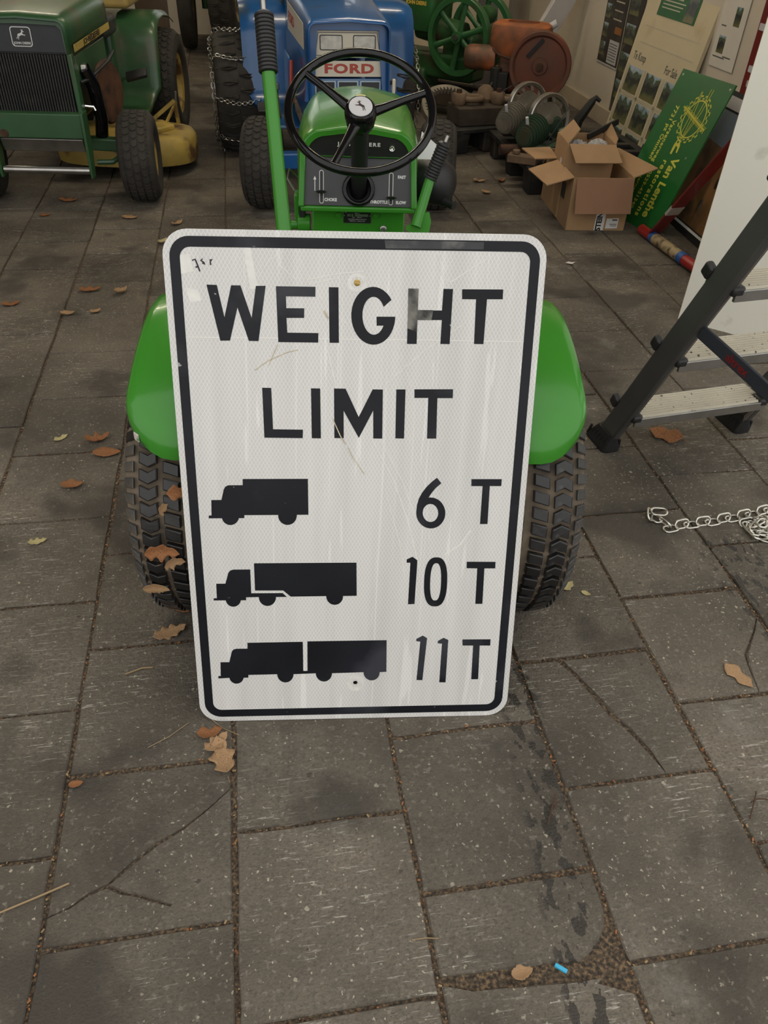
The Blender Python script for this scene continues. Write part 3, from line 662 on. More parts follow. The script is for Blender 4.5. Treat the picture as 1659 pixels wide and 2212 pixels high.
shape2d('scratch', [[(0.2267,0.8327),(0.2747,0.8437),(0.2745,0.8447),(0.2265,0.8337)]], 0.0002, MT['tape'], sign, SM, z=8e-05)
shape2d('scratch', [[(0.3548,0.6731),(0.4187,0.7299),(0.4854,0.7764),(0.4847,0.7773),(0.4179,0.7308),(0.3540,0.6740)]], 0.0002, MT['tape'], sign, SM, z=8e-05)
shape2d('scratch', [[(0.4684,0.3551),(0.4974,0.3757),(0.5145,0.4036),(0.5122,0.4053),(0.4954,0.3779),(0.4668,0.3576)]], 0.0002, MT['tape'], sign, SM, z=8e-05)
shape2d('scratch', [[(0.0742,0.8692),(0.0753,0.8329),(0.0763,0.8330),(0.0752,0.8693)]], 0.0002, MT['tape'], sign, SM, z=8e-05)
shape2d('scratch', [[(0.1464,0.8426),(0.1689,0.8710),(0.1893,0.8818),(0.1888,0.8826),(0.1682,0.8717),(0.1456,0.8432)]], 0.0002, MT['tape'], sign, SM, z=8e-05)
shape2d('scratch', [[(0.4318,0.8877),(0.4431,0.8490),(0.4577,0.8347),(0.4587,0.8356),(0.4443,0.8495),(0.4331,0.8880)]], 0.0002, MT['tape'], sign, SM, z=8e-05)
shape2d('scratch', [[(0.4546,0.8381),(0.4943,0.8640),(0.5115,0.8750),(0.5106,0.8762),(0.4934,0.8652),(0.4537,0.8393)]], 0.0002, MT['tape'], sign, SM, z=8e-05)
shape2d('scratch', [[(0.3621,0.7746),(0.3798,0.7143),(0.3974,0.6676),(0.3983,0.6680),(0.3806,0.7145),(0.3630,0.7748)]], 0.0002, MT['tape'], sign, SM, z=8e-05)
shape2d('scratch', [[(0.2412,0.5355),(0.2511,0.4492),(0.2521,0.4493),(0.2421,0.5357)]], 0.0002, MT['tape'], sign, SM, z=8e-05)
shape2d('scratch', [[(0.3559,0.4845),(0.3847,0.3769),(0.3962,0.3015),(0.3974,0.3017),(0.3859,0.3771),(0.3570,0.4848)]], 0.0002, MT['tape'], sign, SM, z=8e-05)
shape2d('scratch', [[(0.4032,0.5363),(0.4396,0.4671),(0.4406,0.4677),(0.4042,0.5369)]], 0.0002, MT['tape'], sign, SM, z=8e-05)
shape2d('scratch', [[(0.2117,0.8721),(0.2410,0.8160),(0.2863,0.7730),(0.2870,0.7737),(0.2418,0.8166),(0.2126,0.8726)]], 0.0002, MT['tape'], sign, SM, z=8e-05)
shape2d('sheet_seam', [[(0.0183,0.7480),(0.3023,0.7468),(0.5891,0.7450),(0.5890,0.7464),(0.3023,0.7481),(0.0185,0.7494)]], 0.0002, MT['tape'], sign, SM, z=5e-05)
shape2d('mark', [[(0.1364,0.6949),(0.1580,0.7104),(0.1900,0.7246),(0.2074,0.7286),(0.2071,0.7301),(0.1895,0.7260),(0.1573,0.7118),(0.1355,0.6961)]], 0.0002, MT['leafmark'], sign, SM, z=0.0001)
shape2d('mark', [[(0.1742,0.7381),(0.1648,0.7191),(0.1583,0.7037),(0.1596,0.7033),(0.1660,0.7186),(0.1754,0.7376)]], 0.0002, MT['leafmark'], sign, SM, z=0.0001)
shape2d('rust_crack', [[(0.2629,0.6131),(0.2767,0.5813),(0.2857,0.5673),(0.2870,0.5682),(0.2781,0.5821),(0.2644,0.6138)]], 0.0004, MT['leafmark'], sign, SM, z=0.0004)
shape2d('rust_crack', [[(0.2891,0.5625),(0.2975,0.5441),(0.3183,0.5136),(0.3192,0.5143),(0.2984,0.5447),(0.2901,0.5630)]], 0.0004, MT['leafmark'], sign, SM, z=0.0004)
shape2d('rust_crack', [[(0.2492,0.7926),(0.2568,0.7795),(0.2591,0.7809),(0.2516,0.7939)]], 0.0004, MT['leafmark'], sign, SM, z=0.0004)
shape2d('washer_mark', [[(0.3200,0.8373),(0.3193,0.8326),(0.3172,0.8284),(0.3138,0.8250),(0.3095,0.8227),(0.3046,0.8219),(0.2998,0.8226),(0.2954,0.8246),(0.2919,0.8279),(0.2896,0.8320),(0.2888,0.8367),(0.2894,0.8413),(0.2916,0.8455),(0.2950,0.8489),(0.2993,0.8511),(0.3041,0.8519),(0.3089,0.8513),(0.3133,0.8493),(0.3168,0.8460),(0.3191,0.8419)], [(0.3140,0.8372),(0.3136,0.8343),(0.3123,0.8317),(0.3102,0.8296),(0.3075,0.8282),(0.3045,0.8277),(0.3015,0.8281),(0.2988,0.8293),(0.2966,0.8314),(0.2952,0.8339),(0.2947,0.8368),(0.2951,0.8397),(0.2964,0.8423),(0.2985,0.8444),(0.3012,0.8457),(0.3042,0.8462),(0.3072,0.8459),(0.3099,0.8446),(0.3121,0.8426),(0.3135,0.8400)]], 0.0002, MT['wash'], sign, SM)
shape2d('washer_mark', [[(0.3208,0.0828),(0.3201,0.0769),(0.3179,0.0715),(0.3144,0.0673),(0.3098,0.0646),(0.3048,0.0638),(0.2997,0.0648),(0.2951,0.0676),(0.2914,0.0720),(0.2890,0.0774),(0.2881,0.0833),(0.2889,0.0892),(0.2911,0.0945),(0.2947,0.0986),(0.2992,0.1013),(0.3042,0.1021),(0.3092,0.1011),(0.3138,0.0984),(0.3175,0.0941),(0.3199,0.0887)], [(0.3126,0.0829),(0.3123,0.0800),(0.3112,0.0773),(0.3094,0.0752),(0.3071,0.0739),(0.3046,0.0734),(0.3021,0.0739),(0.2998,0.0754),(0.2979,0.0775),(0.2967,0.0802),(0.2963,0.0832),(0.2967,0.0861),(0.2978,0.0888),(0.2996,0.0909),(0.3018,0.0922),(0.3043,0.0926),(0.3068,0.0921),(0.3091,0.0907),(0.3110,0.0886),(0.3122,0.0859)]], 0.0002, MT['wash'], sign, SM)
shape2d('worn_patch', [[(0.3872,0.8290),(0.4038,0.8289),(0.4038,0.7955),(0.4292,0.7955),(0.4267,0.7798),(0.4038,0.7797),(0.4034,0.7596),(0.3879,0.7661)]], 0.0004, MT['sign_faded'], sign, SM, 'worn patch of faded black film', z=0.0003)
shape2d('worn_patch', [[(0.3475,0.9021),(0.4546,0.9022),(0.5062,0.9017),(0.5059,0.8908),(0.4374,0.8904),(0.3494,0.8899)]], 0.0004, MT['sign_faded2'], sign, SM, 'worn stretch of the border film', z=0.0003)

# ------------------------------------------------------------------ tyres
def tyre_profile(R, w, rim, crown=0.012):
    h = w / 2
    return [(rim, -h * 0.72), (rim + (R - rim) * 0.25, -h * 0.97), (rim + (R - rim) * 0.55, -h), (R - crown * 2.2, -h * 0.93), (R - crown, -h * 0.78), (R - crown * 0.4, -h * 0.4), (R - crown * 0.3, 0),
            (R - crown * 0.4, h * 0.4), (R - crown, h * 0.78), (R - crown * 2.2, h * 0.93), (rim + (R - rim) * 0.55, h), (rim + (R - rim) * 0.25, h * 0.97), (rim, h * 0.72)]

def crown_r(R, w, x, crown=0.012):
    t = abs(x) / (w / 2)
    return R - crown * (0.3 + 0.1 * min(t / 0.4, 1) + (0.6 * max(0, (t - 0.4) / 0.38)) + (1.5 * max(0, (t - 0.78) / 0.15)))

def lug_pts(poly, R, w, ang, hgt, crown=0.012, taper=0.0018):
    """block on the tread: poly in (across, along) metres, wrapped on the crown at angle ang; wheel axis = local x"""
    rows = []
    for dr, sh in ((-0.006, 0.0), (hgt * 0.75, 0.0), (hgt, taper)):
        r_ = []
        cx_ = sum(p[0] for p in poly) / len(poly); cy_ = sum(p[1] for p in poly) / len(poly)
        for x, s_ in poly:
            x2 = x - math.copysign(min(abs(x - cx_), sh), x - cx_); s2 = s_ - math.copysign(min(abs(s_ - cy_), sh), s_ - cy_)
            rad_ = crown_r(R, w, x2, crown) + dr; a = ang + s2 / R
            r_.append(V((x2, rad_ * cos(a), rad_ * sin(a))))
        rows.append(r_)
    return rows

def wheel(parent, c, R, w, rimR, tyre_m, rim_m, steer=0.0, face=1, name='tyre', lugs=None, lug_m=None, dish=0.02, crown=0.012):
    """tyre (part) with rim and tread (sub-parts). axis along local x"""
    t = MB().lathe(tyre_profile(R, w, rimR, crown), (0, 0, 0), (1, 0, 0), 56, cap=False).build(name, tyre_m, parent, smooth=50)
    t.location = c; t.rotation_euler = (0, 0, steer)
    h = w / 2
    f = face
    prof = [(0.0001, f * (h * 0.72 - dish - 0.03)), (rimR * 0.3, f * (h * 0.72 - dish - 0.03)), (rimR * 0.36, f * (h * 0.72 - dish - 0.012)), (rimR * 0.72, f * (h * 0.72 - dish - 0.018)), (rimR * 0.8, f * (h * 0.72 - dish)),
            (rimR * 0.9, f * h * 0.72), (rimR * 1.06, f * (h * 0.80)), (rimR * 1.07, f * (h * 0.70))]
    mb = MB(); mb.lathe(prof, (0, 0, 0), (1, 0, 0), 36, cap=False)
    mb.lathe([(rimR * 1.05, -h * 0.78), (rimR * 0.93, -h * 0.72), (rimR * 0.9, h * 0.72 * f * 0.9)], (0, 0, 0), (1, 0, 0), 36, cap=False)
    rim = mb.build('rim', rim_m, t, smooth=40)
    if lugs:
        mb = MB()
        for poly, ang, hg in lugs: mb.rings(lug_pts(poly, R, w, ang, hg, crown)[:], True, True)
        o = mb.build('tread', lug_m, t, smooth=0); o['kind'] = 'stuff'
    return t

def turf_lugs(R, w, N, cols, hgt=0.007):
    """columns of blocks: cols = [(x0, x1, phase, chevron, fill)]"""
    out = []; p = 2 * pi * R / N
    for k in range(N):
        for x0, x1, ph, ch, fill in cols:
            hs = p * fill / 2; xm = (x0 + x1) / 2
            if abs(ch) > 1e-6:
                poly = [(x0, -hs), (xm, -hs + ch), (x1, -hs), (x1, hs), (xm, hs + ch), (x0, hs)]
            else: poly = [(x0, -hs), (x1, -hs), (x1, hs), (x0, hs)]
            out.append((poly, (k + ph) * 2 * pi / N, hgt))
    return out

def deer(s_=1.0):
    """leaping stag outline in a unit box"""
    p = [(-.95, .02), (-.55, .10), (-.40, .16), (-.34, .34), (-.42, .52), (-.66, .50), (-.68, .58), (-.48, .68), (-.44, .80), (-.62, .95), (-.40, .86), (-.34, .98), (-.30, .78), (-.08, .92), (-.24, .70), (-.20, .54), (-.06, .38), (.25, .26), (.48, .22), (.62, .05), (.72, -.30), (.95, -.62), (.86, -.64), (.62, -.36), (.52, -.12), (.40, -.16), (.58, -.44), (.60, -.78), (.50, -.76), (.46, -.46), (.26, -.16), (-.05, -.04), (-.28, -.02), (-.60, -.06), (-.78, -.20), (-.70, -.05)]
    return [(x * s_, y * s_) for x, y in p]

# ------------------------------------------------------------------ green garden tractor behind the sign (seen from the rear)
T1 = empty('garden_tractor', (-0.062, 1.34, 0), rad(3.4), 'glossy restored green garden tractor with black steering wheel behind the weight limit sign', 'tractor')
G = MT['jd_green']

def prof1(y):
    P = [(-.26, .488), (-.235, .513), (-.21, .545), (-.17, .574), (-.10, .602), (-.03, .622), (.03, .633), (.09, .637), (.16, .630), (.24, .605), (.31, .575)]
    if y <= P[0][0]: return P[0][1]
    for (a, za), (b_, zb) in zip(P, P[1:]):
        if y <= b_: return za + (zb - za) * (y - a) / (b_ - a)
    return P[-1][1]
# fender deck: rounded pan over both wheels, edges rolled down
mb = MB(); X, Y0, Y1, RR_ = .417, -.224, .30, .115
loops = []
for ins, dz in ((.003, -.040), (0, -.036), (0, -.022), (.003, -.011), (.010, -.004), (.022, -.001), (.045, 0), (.075, .0005), (.11, .0005), (.16, 0), (.20, 0), (.24, 0)):
    r_ = max(.088 - ins, 0.012)
    loops.append([V((x, y, prof1(y) + dz)) for x, y in rrect(-X + ins, Y0 + ins, X - ins, Y1 - ins, r_, 7)])
# refine the straight runs
def refine(lp, n=8):
    out = []
    N_ = len(lp)
    for i in range(N_):
        a, b_ = lp[i], lp[(i + 1) % N_]
        out.append(a)
        if i % 8 == 7:
            for t in range(1, n): out.append(a.lerp(b_, t / n))
    return out
loops = [refine(l) for l in loops]
for li, l in enumerate(loops):
    dz = (-.040, -.036, -.022, -.011, -.004, -.001, 0, .0005, .0005, 0, 0, 0)[li]
    for p in l: p.z = prof1(p.y) + dz
mb.rings(loops, True, False)
n = len(loops[-1]); cpts = loops[-1]
mb.add(cpts, [tuple(range(n))])
fd = mb.build('fender_deck', G, T1, smooth=60, solid=0.003, fixn=True)
MT['bare_chip'] = mat('chipped_paint', (0.55, 0.5, 0.46), 0.5, c2=(0.05, 0.2, 0.03), c2s=80, c2t=0.6)
chip = MB().box((-.3920, -.1995, .5230), (.014, .003, .016), M.Rotation(-.79, 3, 'Z')).build('paint_chip', MT['bare_chip'], fd, bevel=0.001, label='bare chipped corner of the fender lip')

# rear tyres with their own tread blocks
RT, WT = .288, .236
NB = 58; pit = 2 * pi * RT / NB
half_cols = [(.091, .113, .0, 0, .64, 'lug_side'), (.048, .081, .45, .008, .70, 'lug'), (.008, .037, .15, 0, .70, 'lug')]
lugmesh = {}
def lug_mesh(x0, x1, ch, fill, mname, sk):
    hs = pit * fill / 2; xm = (x0 + x1) / 2
    if ch: poly = [(x0, -hs), (xm, -hs + ch), (x1, -hs), (x1, hs), (xm, hs + ch), (x0, hs)]
    else: poly = [(x0, -hs - sk), (x1, -hs + sk), (x1, hs + sk), (x0, hs - sk)]
    mb = MB(); mb.rings(lug_pts(poly, RT, WT, 0.0, .0055), True, True)
    me = bpy.data.meshes.new('tread_block'); me.from_pydata(mb.v, [], mb.f); me.materials.append(MT[mname])
    bm = bmesh.new(); bm.from_mesh(me); bmesh.ops.recalc_face_normals(bm, faces=bm.faces); bm.to_mesh(me); bm.free()
    return me
for sx in (-1, 1):
    t = wheel(T1, (sx * .313, 0, RT), RT - .006, WT, .15, MT['rubber_dirt'], MT['yellow'], 0, sx, 'rear_tyre')
    rest_ = MB()
    for hx in (-1, 1):
        for x0, x1, ph, ch, fill, mn in half_cols:
            a, b_ = (x0, x1) if hx > 0 else (-x1, -x0)
            me = lug_mesh(a, b_, -ch * sx, fill, mn, (.004 * hx * sx if mn == 'lug' and not ch else 0))
            for k in range(NB):
                ang = 2 * pi * (k + ph + (.5 if hx < 0 else 0)) / NB
                # wheel angle: 0 = forward (+y), 90 = up; the rear face shows from about 100 to 275 degrees
                dg = math.degrees(ang) % 360
                if 128 < dg < 268 and not (hx * sx < 0 and mn == 'lug_side'):
                    o = bpy.data.objects.new('tread_block', me); col.objects.link(o); o.parent = t; o.rotation_euler = (ang, 0, 0)
                else:
                    mm = M.Rotation(ang, 4, 'X'); rest_.add([mm @ p.co for p in me.vertices], [tuple(f.vertices) for f in me.polygons])
    o = rest_.build('tread', MT['lug'], t, smooth=0); o['kind'] = 'stuff'

# frame, transaxle, axle, pedestal
mb = MB(); mb.box((0, .62, .30), (.24, 1.45, .12)); mb.box((0, 0, .30), (.20, .26, .26)); mb.build('frame', G, T1, bevel=.008)
MB().cyl((-.30, 0, RT), (.30, 0, RT), .04, n=16).build('rear_axle', G, T1)
MB().bar((-.34, 1.17, .21), (.34, 1.17, .21), .05, .06).build('front_axle', G, T1, bevel=.005)
FRONT_LUGS = turf_lugs(.196, .15, 34, [(-.070, -.042, 0, 0, .6), (-.034, -.004, .5, .008, .7), (.004, .034, .5, .008, .7), (.042, .070, 0, 0, .6)], .006)
for sx in (-1, 1):
    wheel(T1, (sx * .36, 1.17, .199), .196, .15, .10, MT['rubber'], MT['yellow'], 0, sx, 'front_tyre', FRONT_LUGS, MT['lug'])
for sx in (-1, 1):
    MB().box((sx * .25, .52, .315), (.17, .46, .012)).build('foot_board', G, T1, bevel=.004)

# seat pan and cushion hidden behind the sign, its yellow shows through the bolt hole
seat = MB().box((0, .05, .672), (.40, .30, .05)).build('seat', MT['seat_yellow'], T1, bevel=.02, bseg=4)
MB().box((0, -.128, .728), (.40, .045, .11), M.Rotation(rad(-18), 3, 'X')).build('seat_back', MT['seat_yellow'], T1, bevel=.02, bseg=4)
MB().box((0, .06, .640), (.22, .2, .02)).build('seat_bracket', MT['black'], T1)

# hood
def arch(hw, zt, zb, sh, y, n=7):
    """cross-section from left bottom over the top to right bottom"""
    pts = []
    zs = zt - sh
    pts += [(-hw * 1.02, zb), (-hw * 1.01, (zb + zs) / 2), (-hw, zs)]
    for k in range(1, n + 1):
        a = pi - pi / 2 * k / n
        pts.append((-hw * .62 + hw * .38 * cos(a), zs + sh * .86 * sin(a)))
    pts += [(-hw * .3, zt - sh * .035), (0, zt), (hw * .3, zt - sh * .035)]
    for k in range(0, n):
        a = pi / 2 - pi / 2 * k / n
        pts.append((hw * .62 + hw * .38 * cos(a), zs + sh * .86 * sin(a)))
    pts += [(hw, zs), (hw * 1.01, (zb + zs) / 2), (hw * 1.02, zb)]
    return [V((x, y, z)) for x, z in pts]
secs = [arch(.146, .806, .60, .070, .800), arch(.152, .8085, .60, .075, .806), arch(.158, .812, .58, .085, .83), arch(.166, .818, .52, .10, .92), arch(.172, .820, .46, .115, 1.05), arch(.173, .816, .46, .12, 1.2), arch(.168, .806, .46, .12, 1.33), arch(.158, .790, .46, .11, 1.40), arch(.140, .765, .46, .10, 1.44), arch(.12, .73, .46, .09, 1.46)]
mb = MB(); mb.rings(secs, False, False); mb.add(secs[-1], [tuple(range(len(secs[-1])))])
hood = mb.build('hood', G, T1, smooth=50, solid=.003, fixn=True)

# dash: upper black plate, sloping grey control panel, green trim
_ar = [(q.x, q.z) for q in secs[0] if q.z > .70]
def dash_outline(ins):
    k = (.146 - ins) / .146
    return [(x * k, .728 + (z - .728) * ((.078 - ins) / .078) if z > .728 else .728) for x, z in _ar]
DM = frame((1, 0, 0), (0, 0, 1), (0, .7985, 0))      # dash plate plane, z of the frame points to -y (the driver)
shape2d('dash_surround', [dash_outline(0), [(x, z + .0006) for x, z in dash_outline(.0125)][::-1]], .008, G, T1, DM, z=-.004)
up = shape2d('upper_dash', [dash_outline(.0115)], .004, MT['black_panel'], T1, DM, 'black upper dash plate with maker lettering', z=-.006)
text('lettering', 'JOHN DEERE', .0125, MT['white'], T1, DM @ M.Translation((.002, .766, .0)), thick=.0006, xs=1.25, space=1.3, bold=.0004)
MB().lathe([(.0001, .004), (.004, .006), (.0055, .004), (.0075, .0045), (.0085, .002), (.0085, 0)], (.088, .7975, .760), (0, -1, 0), 16).build('warning_lamp', MT['chrome'], T1)
PB, PTp = V((0, .752, .622)), V((0, .800, .732))
PM = frame((1, 0, 0), PTp - PB, PB)           # lower panel: x right, y up the slope, z towards the driver
PL = (PTp - PB).length
shape2d('control_panel', [[(-.142, 0), (.142, 0), (.138, PL), (-.138, PL)], circ(.002, .042, .035, 28)], .004, MT['grey_panel'], T1, PM, 'dark grey sloping panel with choke and throttle slots', z=-.004)
for sx in (-1, 1):
    a = PM @ V((sx * .150, -.006, 0)); b_ = PM @ V((sx * .1445, PL + .012, 0))
    MB().bar(a, b_, .016, .020, PM.to_3x3() @ V((0, 0, 1))).build('dash_trim', G, T1, bevel=.004)
MB().bar(PM @ V((-.152, -.008, -.004)), PM @ V((.152, -.008, -.004)), .014, .014, (0, 0, 1)).build('dash_lip', G, T1, bevel=.004)
mb = MB(); mb.box((0, .90, .67), (.275, .09, .12)); mb.build('dash_box', G, T1, bevel=.004)

def slot(x, y0, y1, w, kn):
    shape2d('slot_outline', [rrect(x - w / 2, y0, x + w / 2, y1, w / 2 - .0001, 5), rrect(x - w / 2 + .0016, y0 + .0016, x + w / 2 - .0016, y1 - .0016, w / 2 - .0018, 5)], .0006, MT['white'], T1, PM)
    shape2d('slot', [rrect(x - w / 2 + .0016, y0 + .0016, x + w / 2 - .0016, y1 - .0016, w / 2 - .0018, 5)], .0004, MT['black_panel'], T1, PM)
    k_ = MB(); k_.bar(PM @ V((x, kn, 0)), PM @ V((x, kn, .022)), .003, .008, PM.to_3x3() @ V((0, 1, 0)))
    k_.lathe([(.0001, -.005), (.010, -.003), (.015, .0), (.010, .003), (.0001, .005)], PM @ V((x, kn, .022)), PM.to_3x3() @ V((0, 1, 0)), 14)
    k_.build('lever_knob', MT['black'], T1)
slot(-.096, .004, .088, .0115, .031)
slot(.088, .004, .086, .0115, .020)
shape2d('arrow', [[(-.1145, .036), (-.1125, .036), (-.1125, .064), (-.1095, .064), (-.1135, .073), (-.1175, .064), (-.1145, .064)]], .0006, MT['white'], T1, PM)
TX = dict(thick=.0006, bold=.0005, xs=.92)
text('lettering', 'CHOKE', .0105, MT['white'], T1, PM @ M.Translation((-.072, .014, 0)), **TX)
text('lettering', 'FAST', .0105, MT['white'], T1, PM @ M.Translation((.116, .075, 0)), **TX)
text('lettering', 'THROTTLE', .0105, MT['white'], T1, PM @ M.Translation((.056, .011, 0)), **TX)
text('lettering', 'SLOW', .0105, MT['white'], T1, PM @ M.Translation((.115, .011, 0)), **TX)

# steering column and wheel
HUB = V((.003, .68, .869)); AX = V((0, -cos(rad(54.5)), sin(rad(54.5))))
base_ = HUB - AX * .31
ring_c = PM @ V((.002, .042, .0))
mb = MB(); mb.torus(ring_c + PM.to_3x3() @ V((0, 0, .004)), PM.to_3x3() @ V((0, 0, 1)), .037, .0065, 40, 10)
mb.build('column_boot', MT['black_gloss'], T1)
MB().lathe([(.036, .004), (.030, -.010), (.024, -.022), (.022, -.05)], ring_c, PM.to_3x3() @ V((0, 0, 1)), 32, cap=False).build('boot_liner', MT['grey_panel'], T1)
MB().cyl(base_, HUB - AX * .028, .0215, n=24).build('steering_column', MT['black'], T1)
MB().cyl(HUB - AX * .062, HUB - AX * .040, .016, n=20).build('column_collar', MT['steel'], T1)
sw = MB().torus(HUB, AX, .172, .0105, 72, 14).build('steering_wheel', MT['black_gloss'], T1)
WF = frame((1, 0, 0), (AX.cross(V((1, 0, 0)))), HUB)     # x right, y up the wheel, z along the axis
for a in (rad(142), rad(20), rad(-112)):
    mb = MB(); d_ = V((cos(a), sin(a), 0)); q = V((-sin(a), cos(a), 0)); rs = []
    for r_, w_, h_, dz in ((.026, .016, .011, -.012), (.06, .012, .0095, -.010), (.11, .0095, .009, -.004), (.164, .009, .009, 0)):
        rs.append([WF @ (d_ * r_ + q * (w_ * cos(t)) + V((0, 0, dz + h_ * sin(t)))) for t in [2 * pi * k / 12 for k in range(12)]])
    mb.rings(rs, True, True); mb.build('spoke', MT['black_gloss'], sw, smooth=60, fixn=True)
MB().lathe([(.0001, -.046), (.030, -.046), (.035, -.036), (.0385, -.014), (.0385, -.002), (.035, .010), (.031, .0135), (.0001, .0135)], HUB, AX, 36).build('hub', MT['black_gloss'], sw, smooth=35)
MT['cap_white'] = mat('white_plastic_cap', (0.55, 0.54, 0.55), 0.35)
MT['deer_brown'] = mat('dark_brown_print', (0.03, 0.012, 0.01), 0.5)
MB().lathe([(.0285, .0130), (.0280, .0150), (.0001, .0158)], HUB, AX, 32).build('hub_cap', MT['cap_white'], sw)
shape2d('deer_emblem', [[(x, y) for x, y in deer(.015)]], .0004, MT['deer_brown'], sw, WF @ M.Translation((0, 0, .0157)) @ M.Rotation(rad(-12), 4, 'Z'))
mb = MB(); mb.lathe([(.0305, .0140), (.0365, .0118)], HUB, AX, 8, cap=False, a0=rad(70), a1=rad(112)); mb.build('paper_sticker', mat('pale_sticker', (.6, .55, .25), .6), sw, solid=.0005)

# front face under the dash: id plate, bolts, key
GP = MB(); GP.box((.003, .845, .50), (.254, .10, .25)); GP.build('pedestal', G, T1, bevel=.004)
FM = frame((1, 0, 0), (0, 0, 1), (0, .7945, 0))
shape2d('id_plate', [rrect(-.038, .562, .037, .599, .002, 2)], .001, MT['black_panel'], T1, FM, 'small black maker plate with serial number')
shape2d('plate_rim', [rrect(-.039, .561, .038, .600, .002, 2), rrect(-.0378, .5622, .0368, .5988, .002, 2)], .0012, MT['steel'], T1, FM)
PT_ = FM @ M.Translation((0, 0, .0011))
text('lettering', 'JOHN DEERE', .0088, MT['white'], T1, PT_ @ M.Translation((-.0005, .5945, 0)), thick=.0003, xs=1.28, bold=.0002)
text('lettering', 'MADE IN U.S.A.', .0022, MT['white'], T1, PT_ @ M.Translation((0, .5885, 0)), thick=.0002)
for x, w_ in ((-.0195, .017), (.011, .036)):
    shape2d('plate_field', [[(x - w_ / 2, .580), (x + w_ / 2, .580), (x + w_ / 2, .5865), (x - w_ / 2, .5865)]], .0002, MT['steel'], T1, PT_)
text('lettering', '110', .0062, MT['black_panel'], T1, PT_ @ M.Translation((-.0195, .5832, .0003)), thick=.0002, bold=.0002)
text('lettering', 'SERIES         SERIAL NO.', .0026, MT['white'], T1, PT_ @ M.Translation((-.001, .5775, 0)), thick=.0002)
text('lettering', 'JOHN DEERE HORICON WORKS OF', .0031, MT['white'], T1, PT_ @ M.Translation((0, .5720, 0)), thick=.0002)
text('lettering', 'DEERE & CO.   HORICON, WIS.', .0031, MT['white'], T1, PT_ @ M.Translation((0, .5672, 0)), thick=.0002)
for x in (-.052, .051):
    MB().cyl((x, .796, .583), (x, .789, .583), .0078, n=6).build('bolt', G, T1, bevel=.0008)
for x in (-.0355, .0345):
    MB().cyl((x, .795, .5825), (x, .792, .5825), .002, n=8).build('rivet', MT['steel'], T1)
MB().lathe([(.0075, 0), (.0095, .002), (.0095, .006), (.006, .008), (.0001, .008)], (.072, .795, .548), (0, -1, 0), 18).build('ignition_switch', MT['steel'], T1)
MB().tube([(.072, .787, .548), (.074, .775, .540), (.079, .772, .525), (.083, .772, .512)], .0016, 6).build('key', MT['chrome'], T1)
# brackets left and right of the pedestal
mb = MB(); mb.cyl((-.165, .83, .545), (-.13, .83, .545), .026, n=20); mb.cyl((-.185, .83, .54), (-.165, .83, .54), .012, n=12); mb.box((-.168, .86, .575), (.012, .05, .09))
mb.build('pivot_bracket', G, T1, bevel=.002)
MB().box((-.152, .83, .585), (.016, .03, .07)).build('cable_guide', MT['black'], T1, bevel=.002)
MB().tube([(-.17, 1.0, .62), (-.195, .98, .65), (-.20, .96, .63), (-.18, .95, .60)], .003, 6).build('cable_loop', MT['steel'], T1)

# the whole dash stands a little further forward than the panel coordinates above
for o in T1.children:
    if o.name.split('.')[0] in ('dash_surround', 'upper_dash', 'lettering', 'warning_lamp', 'control_panel', 'dash_trim', 'dash_lip', 'dash_box', 'slot_outline', 'slot', 'lever_knob', 'arrow', 'column_boot', 'boot_liner', 'pedestal', 'id_plate', 'plate_rim', 'plate_field', 'bolt', 'rivet', 'ignition_switch', 'key', 'pivot_bracket', 'cable_guide', 'hood'):
        o.location = (0, .05, -.0135); o.scale = (1.02, 1, 1)
# long lift lever on the left
def grip_prof(L_, r_, n_):
    p = [(.0001, 0), (r_ * .9, 0)]
    for k in range(n_):
        z0 = L_ * k / n_
        p += [(r_, z0 + L_ / n_ * .2), (r_, z0 + L_ / n_ * .75), (r_ * .9, z0 + L_ / n_ * .95)]
    p += [(r_ * .6, L_ + .004), (.0001, L_ + .005)]
    return p
la, lb, lc = V((-.165, .42, .58)), V((-.203, .60, .957)), V((-.212, .66, 1.060))
MB().tube([la, la.lerp(lb, .5), lb], [.0185, .0165, .015], 14).build('lift_lever', G, T1)
d_ = (lc - lb)
MB().lathe(grip_prof(d_.length, .0215, 15), lb, d_, 20).build('lever_grip', MT['black'], T1, smooth=30, label='ribbed black rubber grip')
MB().cyl(lc, lc + d_.normalized() * .026, .006, n=10).build('release_button', MT['steel'], T1)
# short clutch lever on the right
ra, rb, rc = V((.158, .66, .640)), V((.182, .70, .712)), V((.214, .72, .792))
MB().tube([ra - (rb - ra) * .4, ra, rb], [.014, .0135, .0125], 14).build('brake_lever', G, T1)
d_ = rc - rb
MB().lathe(grip_prof(d_.length, .0175, 12), rb, d_, 20).build('lever_grip', MT['black'], T1, smooth=30, label='short ribbed black rubber grip')
MB().cyl(rc, rc + d_.normalized() * .020, .005, n=10).build('release_button', MT['steel'], T1)
QM = frame((1, .0, 0), (0, .25, 1), (.15, .645, .56))
shape2d('lever_bracket', [[(-.012, -.03), (.026, -.03), (.030, .012), (.038, .062), (.032, .085), (.002, .080), (-.004, .060), (-.026, .050), (-.026, .040), (-.006, .030)], rrect(.006, .006, .0115, .028, .0026, 4)], .008, G, T1, QM, bevel=.001)
MB().cyl((.168, .66, .555), (.19, .66, .555), .02, n=18).build('lever_pivot', G, T1)
